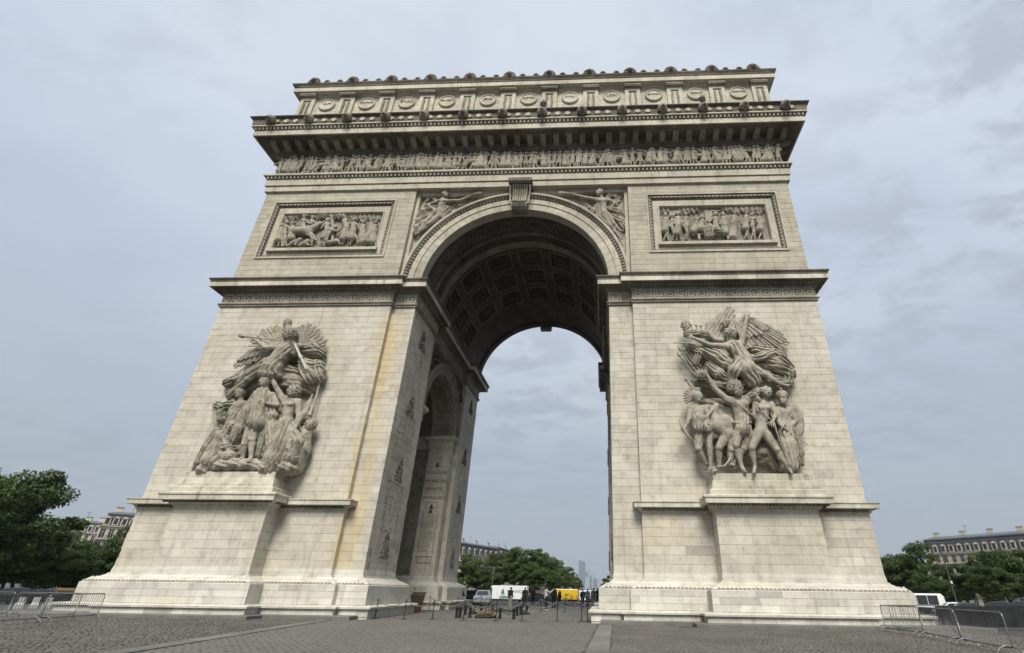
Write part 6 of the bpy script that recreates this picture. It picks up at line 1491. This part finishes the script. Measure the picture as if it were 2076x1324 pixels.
def car(label, loc, rz, mat, group='cars around the square', van=False):
    t = thing('car', label, 'car', loc, rz, group); h = 1.9 if van else 1.46
    b = MB(); loft(b, [rrect(-2.1, -.75, .75, .35, .75, .1), rrect(-1.95, -.86, .86, .25, .88, .12), rrect(-1.0, -.88, .88, .22, .95, .12), rrect(.9, -.88, .88, .22, .97, .12), rrect(1.9, -.86, .86, .25, .95, .12), rrect(2.05, -.8, .8, .35, .85, .12)]); b.build('body', M[mat], t)
    b = MB(); loft(b, [rrect(-1.05, -.74, .74, .9, .98, .03), rrect(-.35, -.68, .68, .9, h - .04, .1), rrect(.5, -.68, .68, .9, h, .1), rrect(1.2, -.68, .68, .9, h - .06, .1), rrect(1.85, -.72, .72, .9, 1.0, .03)]); b.build('roof', M[mat], t)
    b = MB(); b.add([(-1.03, -.62, 1.0), (-1.03, .62, 1.0), (-.43, .55, h - .12), (-.43, -.55, h - .12)], [(0, 3, 2, 1)]); b.V = [(x - .03, y, z + .02) for x, y, z in b.V]; b.build('windscreen', M['glass'], t)
    b = MB(); b.add([(1.83, -.62, 1.02), (1.83, .62, 1.02), (1.27, .55, h - .14), (1.27, -.55, h - .14)], [(0, 1, 2, 3)]); b.V = [(x + .03, y, z + .02) for x, y, z in b.V]; b.build('rear_window', M['glass'], t)
    for s_ in (-1, 1):
        b = MB(); b.add([(-.8, s_ * .745, 1.0), (1.5, s_ * .745, 1.02), (1.15, s_ * .70, h - .12), (-.3, s_ * .70, h - .12)], [(0, 1, 2, 3) if s_ < 0 else (3, 2, 1, 0)]); b.build('side_window', M['glass'], t)
        b = MB(); b.box(-2.1, -2.02, s_ * .6 - .14, s_ * .6 + .14, .58, .72); b.build('headlight', M['light'], t)
        b = MB(); b.box(2.0, 2.07, s_ * .62 - .12, s_ * .62 + .12, .65, .8); b.build('tail_light', M['red'], t)
    for x in (-1.3, 1.3):
        for y in (-.8, .8): wheel(t, x, y, .32, .2)
    return t
def loc_at(u, v, y): p = at(u, v, y); return (p[0], y, ground_z(p[0], y))
p = at(1001, 1187, 75); g_ = ground_z(p[0], 75)
tr = box_truck('box_truck', 'white box truck with green fir tree and lettering on its side', 'truck', (p[0], 75, g_), 0, 6.7, p[2] - g_, 'white', 'darkpaint')
b = MB(); cx_ = at(1019.5, 1200, 73.9)[0] - p[0]
for (z0, w, h) in ((1.55, .85, .5), (1.85, .66, .45), (2.12, .46, .42)): b.add([(cx_ - w * .5, -1.108, z0), (cx_ + w * .5, -1.108, z0), (cx_ + w * .1, -1.108, z0 + h), (cx_ - w * .1, -1.108, z0 + h)], [(0, 1, 2, 3)])
b.box(cx_ - .06, cx_ + .06, -1.11, -1.105, 1.4, 1.62); b.add([(cx_ - .7, -1.107, .85), (cx_ + 1.1, -1.107, .85), (cx_ + 1.3, -1.107, 1.25), (cx_ + .2, -1.107, 1.38), (cx_ - .5, -1.107, 1.3)], [(0, 1, 2, 3, 4)], 1)
b.build('fir_tree_print', M['green'], tr)
text('lettering', 'RICHARD', .72, (at(1044, 1200, 73.9)[0] - p[0], -1.108, 2.05), (math.pi / 2, 0, 0), M['print'], tr, .002)
p = at(1125, 1195, 75); g_ = ground_z(p[0], 75)
tr = box_truck('yellow_van', 'yellow box van with small dark lettering parked behind the bicycles', 'van', (p[0], 75, g_), 0, 4.5, p[2] - g_, 'yellow', 'yellow', False)
b = MB()
for k in range(6): b.box(2.0 + k * .16, 2.12 + k * .16, -1.109, -1.105, 1.55, 1.75)
b.build('lettering', M['print'], tr, kind='stuff'); b = MB(); b.box(.2, 4.3, -.9, .9, p[2] - g_ + .0, p[2] - g_ + .1); b.build('roof_rail', M['white'], tr)
p = at(1175, 1197, 78); g_ = ground_z(p[0], 78); box_truck('white_van', 'plain white van just right of the yellow van', 'van', (p[0], 78, g_), 0, 3.9, p[2] - g_, 'white', 'white', False)
car('white car seen from the front behind the rope, left of the truck', (gnd(970, 1228)[0], 29, 0), math.pi / 2 + .15, 'white')
car('dark car behind the white car near the left pier', (gnd(945, 1226)[0] - .6, 33, ground_z(-8, 33)), .4, 'darkpaint')
car('dark car right of the white truck', loc_at(1082, 1215, 62), .2, 'darkpaint'); car('dark car half hidden by the walker in grey', loc_at(1112, 1215, 66), .1, 'darkpaint'); car('dark car at the foot of the right pier', loc_at(1207, 1215, 70), 1.2, 'darkpaint')
for k, (u, y) in enumerate(((20, 20), (75, 26), (125, 34), (2010, 30), (2060, 24))):
    car(('dark parked car at the far left edge of the square', 'dark parked car under the left trees, middle of three', 'dark parked car beside the left pier base', 'dark parked car behind the covered fence', 'dark parked car at the far right edge')[k], loc_at(u, 1200, y), (.8, .8, .8, -.6, -.6)[k], 'darkpaint')
car('white parked car behind the black fence, nearer the coach', loc_at(1925, 1215, 42), -.3, 'white'); car('dark parked car behind the black fence, second from coach', loc_at(1950, 1216, 40), -.3, 'darkpaint')
# coach
p = at(1858, 1203, 58); g_ = ground_z(p[0], 58); t = thing('coach', 'white coach with black windows beyond the right pier', 'coach', (p[0] - 6, 58, g_), 0)
Hc = p[2] - g_; b = MB(); loft(b, [rrect(0, -1.2, 1.2, .35, Hc, .15), rrect(9.0, -1.2, 1.2, .35, Hc, .2), rrect(9.35, -1.15, 1.15, .4, Hc - .3, .25)]); b.build('body', M['white'], t)
for k in range(5):
    b = MB(); b.box(.3 + k * 1.62, 1.85 + k * 1.62, -1.215, -1.19, 1.35, Hc - .25); b.build('side_window', M['glass'], t)
b = MB(); b.box(9.0, 9.38, -1.0, 1.0, 1.2, Hc - .35); b.build('windscreen', M['glass'], t)
b = MB(); b.box(.1, 8.9, -1.21, -1.19, .4, .95); b.build('lower_panel', M['darkpaint'], t)
for x in (1.8, 7.4):
    for y in (-1.0, 1.0): wheel(t, x, y, .48, .28)

# ---------------------------------------------------------------- trees
def leaf_mat(nm, a, b_):
    m, t, b = new_mat(nm); tn = N('ShaderNodeAttribute', t, attribute_name='tone').outputs['Fac']
    oi = N('ShaderNodeObjectInfo', t).outputs['Random']
    c = mixc(t, tn, a, b_); c = mixc(t, math_(t, 'MULTIPLY', oi, .35), c, (.03, .05, .012)); L(t, c, b.inputs['Base Color']); b.inputs['Roughness'].default_value = .55; b.inputs['Specular IOR Level'].default_value = .3
    tr_ = N('ShaderNodeBsdfTranslucent', t); L(t, c, tr_.inputs[0]); mx = N('ShaderNodeMixShader', t); mx.inputs[0].default_value = .3
    L(t, b.outputs[0], mx.inputs[1]); L(t, tr_.outputs[0], mx.inputs[2]); L(t, mx.outputs[0], t.nodes['Material Output'].inputs[0]); return m
M['leaf'] = leaf_mat('plane_leaves', (.045, .078, .016), (.125, .17, .036)); M['leaf2'] = leaf_mat('chestnut_leaves', (.03, .056, .014), (.088, .128, .03)); M['bark'] = plain('bark', (.075, .06, .045), .9, var=.25, bump=.4)
def tree_meshes(seed, H, R, leaf, mat, nl):
    rn = np.random.default_rng(seed); rr = random.Random(seed); tb = MB(); tips = []
    def limb(p, d, ln, r, lv):
        pts = [p]; n = 4
        for k in range(n):
            d = (d + Vector((rr.gauss(0, .16), rr.gauss(0, .16), rr.gauss(.04, .08)))).normalized(); p = p + d * (ln / n); pts.append(p)
        tb.tube(pts, [r * (1 - .5 * k / n) for k in range(n + 1)], 6 if lv < 2 else 4, cap=False)
        if lv >= 2: tips.append(p); tips.append(pts[2]); return
        for k in range(4 if lv == 0 else 3):
            a = rr.uniform(0, 6.283); s_ = rr.uniform(.5, 1.0); nd = (d * .55 + Vector((math.cos(a) * s_, math.sin(a) * s_, rr.uniform(.0, .5)))).normalized(); limb(pts[-1 - (k % 2)], nd, ln * rr.uniform(.55, .8), r * .5, lv + 1)
    limb(Vector((0, 0, 0)), Vector((0, 0, 1)), H * .36, H * .024, 0)
    C_ = []; cz = H * .62
    for k in range(52):
        v_ = rn.normal(size=3); v_ /= np.linalg.norm(v_); q_ = rn.uniform(.35, 1.0) ** .5
        C_.append((v_[0] * R * q_ * rn.uniform(.8, 1.08), v_[1] * R * q_ * rn.uniform(.8, 1.08), cz + v_[2] * H * .37 * q_))
    C_ += [tuple(t_) for t_ in tips if t_.z > H * .3]
    C_ = np.array(C_); nC = len(C_); idx = rn.integers(0, nC, nl); cr_s = rn.uniform(.55, 1.15, nC) * R * .26
    v_ = rn.normal(size=(nl, 3)); v_ /= np.linalg.norm(v_, axis=1)[:, None]; rad_ = rn.uniform(.3, 1, nl)[:, None] ** .6
    P = C_[idx] + v_ * rad_ * cr_s[idx][:, None] * np.array([1, 1, .7])
    nrm = v_ * .6 + rn.normal(size=(nl, 3)) * .5 + np.array([0, 0, .5]); nrm /= np.linalg.norm(nrm, axis=1)[:, None]
    a = np.cross(nrm, rn.normal(size=(nl, 3))); a /= np.linalg.norm(a, axis=1)[:, None]; b_ = np.cross(nrm, a); s_ = (leaf * rn.uniform(.6, 1.25, nl))[:, None]
    V = np.stack([P - a * s_, P + b_ * s_ * .62 + nrm * s_ * .12, P + a * s_ * 1.1, P - b_ * s_ * .62 + nrm * s_ * .12], 1).reshape(-1, 3)
    tone = np.repeat(np.clip(rn.normal(.5, .2, nC)[idx] + rn.normal(0, .2, nl), 0, 1), 4)
    return tb.mesh('trunk', M['bark'], True), mk_mesh('crown', V, [(4 * i, 4 * i + 1, 4 * i + 2, 4 * i + 3) for i in range(nl)], M[mat], False, tone.tolist())
TV = [tree_meshes(1, 14, 5.0, .21, 'leaf', 15000), tree_meshes(2, 14, 4.4, .21, 'leaf', 14000), tree_meshes(3, 14, 5.6, .20, 'leaf2', 19000), tree_meshes(4, 15, 5.2, .20, 'leaf2', 18000)]
def tree(var, label, u, y, vtop=None, H=None, group=None, sxy=1.0):
    x = at(u, 1195, y)[0]; gz_ = ground_z(x, y)
    if vtop is not None: H = at(u, vtop, y)[2] - gz_
    s_ = H / 14.2; t = thing('leafy_tree', label, 'tree', (x, y, gz_), RND.uniform(0, 6.28), group); t.scale = (s_ * sxy, s_ * sxy, s_)
    link('trunk', TV[var][0], t); link('crown', TV[var][1], t)
LT = 'trees left of the arch'; MT = 'trees along the avenue seen through the arch'; RT = 'trees right of the arch'
for (var, u, y, vt, l, sx_) in ((2, -42, 34, 948, 'tallest dark tree at the left edge of the photo', 1.0), (3, -120, 40, 960, 'dark tree cut off by the left edge', 1.0), (2, 78, 52, 1072, 'broad dark tree below the left house roof', 1.25), (3, 30, 46, 1062, 'dark tree low beside the tallest left tree', 1.25), (2, 150, 64, 1098, 'dark tree in front of the left house', 1.3), (3, 243, 60, 1068, 'dark tree against the left pier edge', .9), (2, 290, 66, 1072, 'dark tree half hidden behind the left pier', 1.1), (2, 205, 58, 1092, 'full dark tree below the left house, nearest the pier', 1.25), (3, 135, 44, 1118, 'low dark tree behind the left lamp post', 1.3), (2, 75, 40, 1112, 'low dark tree behind the white road blocks', 1.3), (3, 10, 38, 1075, 'low dark tree at the far left corner', 1.2)):
    tree(var, l, u, y, vt, group=LT, sxy=sx_)
for (var, u, y, vt, l, sx_) in ((1, 941, 105, 1122, 'bright green tree against the far left pier', 1.0), (0, 968, 112, 1128, 'bright green tree left of the truck', 1.0), (2, 1000, 150, 1118, 'darker tree before the avenue house', .9), (1, 1032, 130, 1112, 'green tree above the white truck', 1.1), (0, 1060, 125, 1106, 'tallest round green tree above the truck', 1.15), (1, 1088, 150, 1112, 'green tree right of the tallest round one', 1.15), (0, 1110, 175, 1122, 'green tree in the middle of the avenue row', 1.1), (1, 1128, 205, 1134, 'green tree third from the end of the row', 1.1), (0, 1146, 240, 1146, 'green tree second from the end of the row', 1.1), (1, 1160, 290, 1160, 'smaller green tree near the end of the row', 1.2), (0, 1170, 360, 1171, 'last small green tree of the avenue row', 1.2), (2, 1238, 230, 1166, 'dark tree against the right pier edge', 1.2), (3, 1228, 420, 1182, 'small dark tree by the pale hollow block', 1.0), (2, 1076, 118, 1140, 'low dark tree behind the walker', 1.2), (2, 1130, 150, 1158, 'low dark tree behind the yellow van', 1.5), (2, 985, 108, 1150, 'low dark tree left behind the truck cab', 1.2)):
    tree(var, l, u, y, vt, group=MT, sxy=sx_)
for (var, u, y, vt, l, sx_) in ((3, 1812, 92, 1128, 'dark tree against the right pier edge, low', 1.2), (2, 1845, 86, 1122, 'broad dark tree right of the pier', 1.2), (3, 1878, 82, 1104, 'taller tree left of the right house', .85), (2, 1915, 74, 1156, 'dark tree below the right house corner', 1.3), (3, 1960, 70, 1148, 'dark tree behind the right lamp post', 1.25), (1, 2008, 72, 1118, 'bushy tree in front of the right house windows', 1.1), (3, 2045, 64, 1120, 'dark tree at the right under the house', 1.2), (2, 2095, 60, 1112, 'dark tree cut off by the right edge', 1.2), (2, 1880, 66, 1160, 'low dark tree behind the coach', 1.3), (3, 2015, 56, 1150, 'low dark tree behind the black fence', 1.3)):
    tree(var, l, u, y, vt, group=RT, sxy=sx_)

# ---------------------------------------------------------------- houses
M['plaster'] = stone('paris_stone', (.41, .38, .31), (.48, .45, .38), (.26, .235, .185), .4, .3); M['zinc'] = plain('zinc_roof', (.13, .145, .165), .55, .2, .15, .4); M['slate'] = plain('slate_roof', (.055, .06, .07), .6, 0, .2, .5); M['brickred'] = plain('chimney_pots', (.17, .10, .07), .85)
def house(label, loc, rz, Wd, Dp, Hw, floors, bays, Hm=4.2, chim=3):
    """stone front at -y, mansard roof with dormers, balconies, chimneys"""
    t = thing('town_house', label, 'building', loc, rz, 'stone town houses round the square')
    b = MB(); b.box(0, Wd, 0, Dp, 0, Hw); wl = b.build('wall', M['plaster'], t)
    b = MB(); b.sweep([(0, 0), (Wd, 0), (Wd, Dp), (0, Dp)], [(0, Hw - .5), (.15, Hw - .4), (.2, Hw - .2), (.55, Hw - .1), (.6, Hw + .15), (0, Hw + .2)]); b.build('cornice', M['plaster'], t)
    b = MB(); b.sweep([(0, 0), (Wd, 0), (Wd, Dp), (0, Dp)], [(-.1, Hw + .1), (-.5, Hw + Hm * .75), (-.35, Hw + Hm * .78), (-.35, Hw + Hm * .84), (-2.5, Hw + Hm)]); rf = b.build('roof', M['slate'], t)
    b = MB(); b.sweep([(0, 0), (Wd, 0), (Wd, Dp), (0, Dp)], [(-.34, Hw + Hm * .77), (-.3, Hw + Hm * .80), (-.34, Hw + Hm * .86), (-2.5, Hw + Hm + .05)]); b.build('zinc_cap', M['zinc'], t)
    fh = Hw / floors; bw = Wd / bays
    wm = MB(); wm.box(-.62, .62, -.03, .06, 0, fh * .68); win_me = wm.mesh('window', M['glass'])
    fm = MB()
    for x in (-.62, -.03, .56): fm.box(x, x + .06, -.06, -.03, 0, fh * .68)
    for z in (0, fh * .45, fh * .66): fm.box(-.62, .62, -.058, -.032, z, z + .05)
    fm.box(-.85, -.62, -.12, 0, -.1, fh * .74); fm.box(.62, .85, -.12, 0, -.1, fh * .74); fm.box(-.95, .95, -.2, 0, fh * .72, fh * .8); fr_me = fm.mesh('frame', M['plaster'])
    for f in range(floors):
        for k in range(bays):
            o = link('window', win_me, t, ((k + .5) * bw, -.01, f * fh + fh * .12)); link('frame', fr_me, o)
        if f in (1, floors - 1):
            b = MB(); b.box(-.2, Wd + .2, -.8, 0, f * fh - .05, f * fh + .12); b.build('balcony_slab', M['plaster'], t)
            b = MB(); b.box(-.2, Wd + .2, -.78, -.74, f * fh + .95, f * fh + 1.0)
            for k in range(int(Wd / .22)): b.box(-.2 + k * .22, -.17 + k * .22, -.77, -.75, f * fh + .12, f * fh + .95)
            b.build('balcony_railing', M['black'], t, kind='stuff')
    dm = MB(); dm.box(-.7, .7, -.12, 1.2, 0, 1.9); dm.prism([(-.85, 1.88), (.85, 1.88), (0, 2.4)], -.25, 1.2); dme = dm.mesh('dormer', M['plaster']); dw = MB(); dw.box(-.45, .45, -.15, -.11, .2, 1.7); dwm = dw.mesh('pane', M['glass'])
    for k in range(bays): o = link('dormer', dme, t, ((k + .5) * bw, .1, Hw + .35)); link('pane', dwm, o)
    for k in range(chim):
        x = (k + .5) * Wd / chim; b = MB(); b.box(x - .9, x + .9, 2.6, 3.2, Hw + 1, Hw + Hm + .9); c = b.build('chimney', M['plaster'], t); b = MB()
        for j in range(7): b.lathe([(.11, 0), (.09, .5)], (x - .78 + j * .26, 2.9, Hw + Hm + .9), 6)
        b.build('chimney_pots', M['brickred'], c, kind='stuff')
    b = MB(); xx = Wd * .4; b.tube([(xx, 4, Hw + Hm), (xx, 4, Hw + Hm + 3.2)], .04, 4); b.tube([(xx - .7, 4, Hw + Hm + 2.9), (xx + .7, 4, Hw + Hm + 2.9)], .03, 4); b.tube([(xx - .5, 4, Hw + Hm + 2.5), (xx + .5, 4, Hw + Hm + 2.5)], .03, 4); b.build('aerial', M['black'], t)
def house_at(label, u0, u1, y, vtop, depth_y=0, floors=5, bays=8, turn=0.0, Hm=4.2, chim=3):
    a, b_ = at(u0, 1195, y), at(u1, 1195, y + depth_y); gz_ = -1.3; top = at(u0, vtop, y)[2]; Wd = math.hypot(b_[0] - a[0], depth_y); house(label, (a[0], y, gz_), math.atan2(depth_y, b_[0] - a[0]), Wd, 14, top - gz_ - Hm, floors, bays, Hm, chim)
house_at('pale stone town house with slate mansard roof above the left trees', 148, 275, 112, 1034, 8, 5, 7)
house_at('white-roofed town house behind the trees at far left', 60, 150, 140, 1052, 4, 5, 6)
house_at('stone avenue house with balcony seen through the arch', 925, 1005, 185, 1096, 30, 6, 7, Hm=5, chim=3); house_at('farther avenue house with slate roof seen through the arch', 1006, 1062, 235, 1106, 60, 6, 7, Hm=5, chim=4)
house_at('third avenue house mostly behind the row of trees', 1064, 1105, 330, 1128, 120, 6, 8)
house_at('long stone house with dormered mansard roof at right edge', 1896, 2140, 150, 1090, -26, 5, 13, Hm=5.2, chim=4)
# ---------------------------------------------------------------- lamp posts, awning
M['lampgrey'] = plain('lamp_grey', (.09, .095, .10), .5, .2)
def lamp(label, u, y, vtop, H=None):
    x = at(u, 1195, y)[0]; gz_ = ground_z(x, y); H = at(u, vtop, y)[2] - gz_; t = thing('street_lamp', label, 'street lamp', (x, y, gz_), 0, 'tall double street lamps')
    b = MB(); b.lathe([(.25, 0), (.25, .6), (.14, .7), (.12, H * .35), (.08, H), (.02, H + .2)], n=10); b.build('pole', M['lampgrey'], t)
    b = MB(); b.tube([(-1.9, 0, H - .15), (-.9, 0, H + .05), (0, 0, H - .1), (.9, 0, H + .05), (1.9, 0, H - .15)], .05, 6); b.build('arm', M['lampgrey'], t)
    for s_ in (-1, 1): b = MB(); b.lathe([(.05, .12), (.3, .05), (.34, -.05), (.2, -.12)][::-1], (s_ * 1.9, 0, H - .2), 10); b.build('lamp_head', M['black'], t)
    b = MB(); b.lathe([(.1, 0), (.16, .05), (.16, .35), (.05, .42)], (0, -.15, H * .42), 8); b.build('lantern', M['light'], t)
lamp('grey double street lamp in front of the left trees', 105, 50, 1080); lamp('grey double street lamp in front of the right house', 1932, 60, 1100); lamp('thin grey street lamp left of the white truck', 997, 85, 1150)
p = at(113, 1191, 33); t = thing('awning', 'ochre awning under the left trees', 'awning', (p[0], 33, ground_z(p[0], 33)), .5)
M['ochre'] = plain('ochre_canvas', (.13, .085, .042), .85, var=.1)
hz_ = p[2] - ground_z(p[0], 33); b = MB(); b.add([(0, 0, hz_ - .2), (4.6, 0, hz_ - .2), (4.6, 2, hz_ - .05), (0, 2, hz_ - .05), (0, 0, hz_ - .42), (4.6, 0, hz_ - .42), (0, 2, hz_ - .1), (4.6, 2, hz_ - .1)], [(0, 1, 2, 3), (4, 5, 1, 0), (7, 6, 3, 2), (4, 6, 7, 5), (4, 0, 3, 6), (5, 7, 2, 1)]); b.build('canvas', M['ochre'], t)
for x in (.1, 4.5): b = MB(); b.tube([(x, .1, 0), (x, .1, hz_ - .3)], .04, 6); b.build('post', M['black'], t)

# ---------------------------------------------------------------- far towers
def tower_mat(nm, a, b_):
    m, t, b = new_mat(nm); tcn = N('ShaderNodeTexCoord', t).outputs['Object']; br = N('ShaderNodeTexBrick', t, Scale=1.0); br.inputs['Brick Width'].default_value = 6; br.inputs['Row Height'].default_value = 3.6; br.inputs['Mortar Size'].default_value = .5
    mp = N('ShaderNodeMapping', t); mp.inputs['Rotation'].default_value = (math.pi / 2, 0, 0); L(t, tcn, mp.inputs[0]); L(t, mp.outputs[0], br.inputs[0])
    br.inputs['Color1'].default_value = (*a, 1); br.inputs['Color2'].default_value = (*[c * .85 for c in a], 1); br.inputs['Mortar'].default_value = (*b_, 1); L(t, br.outputs[0], b.inputs['Base Color']); b.inputs['Roughness'].default_value = .3; return m
M['t1'] = tower_mat('blue_glass_tower', (.10, .14, .19), (.2, .23, .27)); M['t2'] = tower_mat('pale_tower', (.34, .37, .40), (.22, .25, .29))
YT = 3600
def tower(label, u0, u1, vt, mat, slant=0, spire=None, y=YT):
    a, b_ = at(u0, 1195, y), at(u1, 1195, y); H = at((u0 + u1) / 2, vt, y)[2]; w = b_[0] - a[0]
    t = thing('office_tower', label, 'tower', (a[0], y, -1.3), 0, 'hazy towers at the end of the avenue')
    b = MB(); h0, h1 = H + 1.3, H + 1.3 - slant
    b.add([(0, 0, 0), (w, 0, 0), (w, w, 0), (0, w, 0), (0, 0, h0), (w, 0, h1), (w, w, h1), (0, w, h0)], [(0, 1, 5, 4), (1, 2, 6, 5), (2, 3, 7, 6), (3, 0, 4, 7), (4, 5, 6, 7)]); b.build('shaft', M[mat], t)
    b = MB(); b.box(w * .15, w * .6, w * .2, w * .7, min(h0, h1) - 1, min(h0, h1) + 6); b.build('plant_room', M[mat], t)
    if spire: b = MB(); s0 = at((u0 * .7 + u1 * .3), spire, y)[2] + 1.3; b.tube([(w * .3, w * .3, h0 - 5), (w * .3, w * .3, s0)], [2.2, .6], 6); b.build('spire', M['t2'], t)
tower('tallest blue glass tower with slanted top and spire', 1172.5, 1186, 1135, 't1', 14, 1129); tower('slim grey tower right of the tallest one', 1193, 1198, 1155, 't2', 4, 1152, 3900); tower('broad pale tower beside the slim grey one', 1199.5, 1207, 1160, 't2', 0, None, 3700)
tower('low blue tower at the foot of the tallest', 1187, 1192, 1160, 't1', 0, None, 3800); tower('low pale block left of the tallest tower', 1166, 1172, 1162, 't2', 0, None, 4000); tower('round-topped low tower in front of the slim one', 1187, 1194, 1172, 't2', 0, None, 3400); tower('low grey block right of the broad pale tower', 1203, 1211, 1174, 't1', 0, None, 3500); tower('small grey block between towers', 1195, 1200, 1168, 't1', 0, None, 3450)
a, b_ = at(1212.5, 1195, 4300), at(1232, 1195, 4300); H = at(1222, 1172.5, 4300)[2]; w = b_[0] - a[0]
t = thing('hollow_block', 'pale hollow cube building at the far end of the avenue', 'building', (a[0], 4300, -1.3), 0)
for (x0, x1, nm) in ((0, w * .19, 'side_slab'), (w * .81, w, 'side_slab')): b = MB(); b.box(x0, x1, 0, w, 0, H + 1.3 - w * .14); b.build(nm, M['t2'], t)
b = MB(); b.box(0, w, 0, w, H + 1.3 - w * .14, H + 1.3); b.build('roof_slab', M['t2'], t)

# ---------------------------------------------------------------- air
hv = MB(); hv.box(-9500, 9500, -9500, 9500, -3.0, 320); hz_o = hv.build('haze', None); hz_o['kind'] = 'stuff'
m = bpy.data.materials.new('haze_air'); m.use_nodes = True; t_ = m.node_tree; t_.nodes.clear()
o_ = N('ShaderNodeOutputMaterial', t_); pv = N('ShaderNodeVolumePrincipled', t_); pv.inputs['Color'].default_value = (.80, .86, .93, 1); pv.inputs['Density'].default_value = .00008; pv.inputs['Anisotropy'].default_value = .2
L(t_, pv.outputs[0], o_.inputs['Volume']); hz_o.data.materials.clear(); hz_o.data.materials.append(m)
print('objects', len(bpy.data.objects), 'tris', sum(len(p.vertices) - 2 for me in bpy.data.meshes for p in me.polygons))
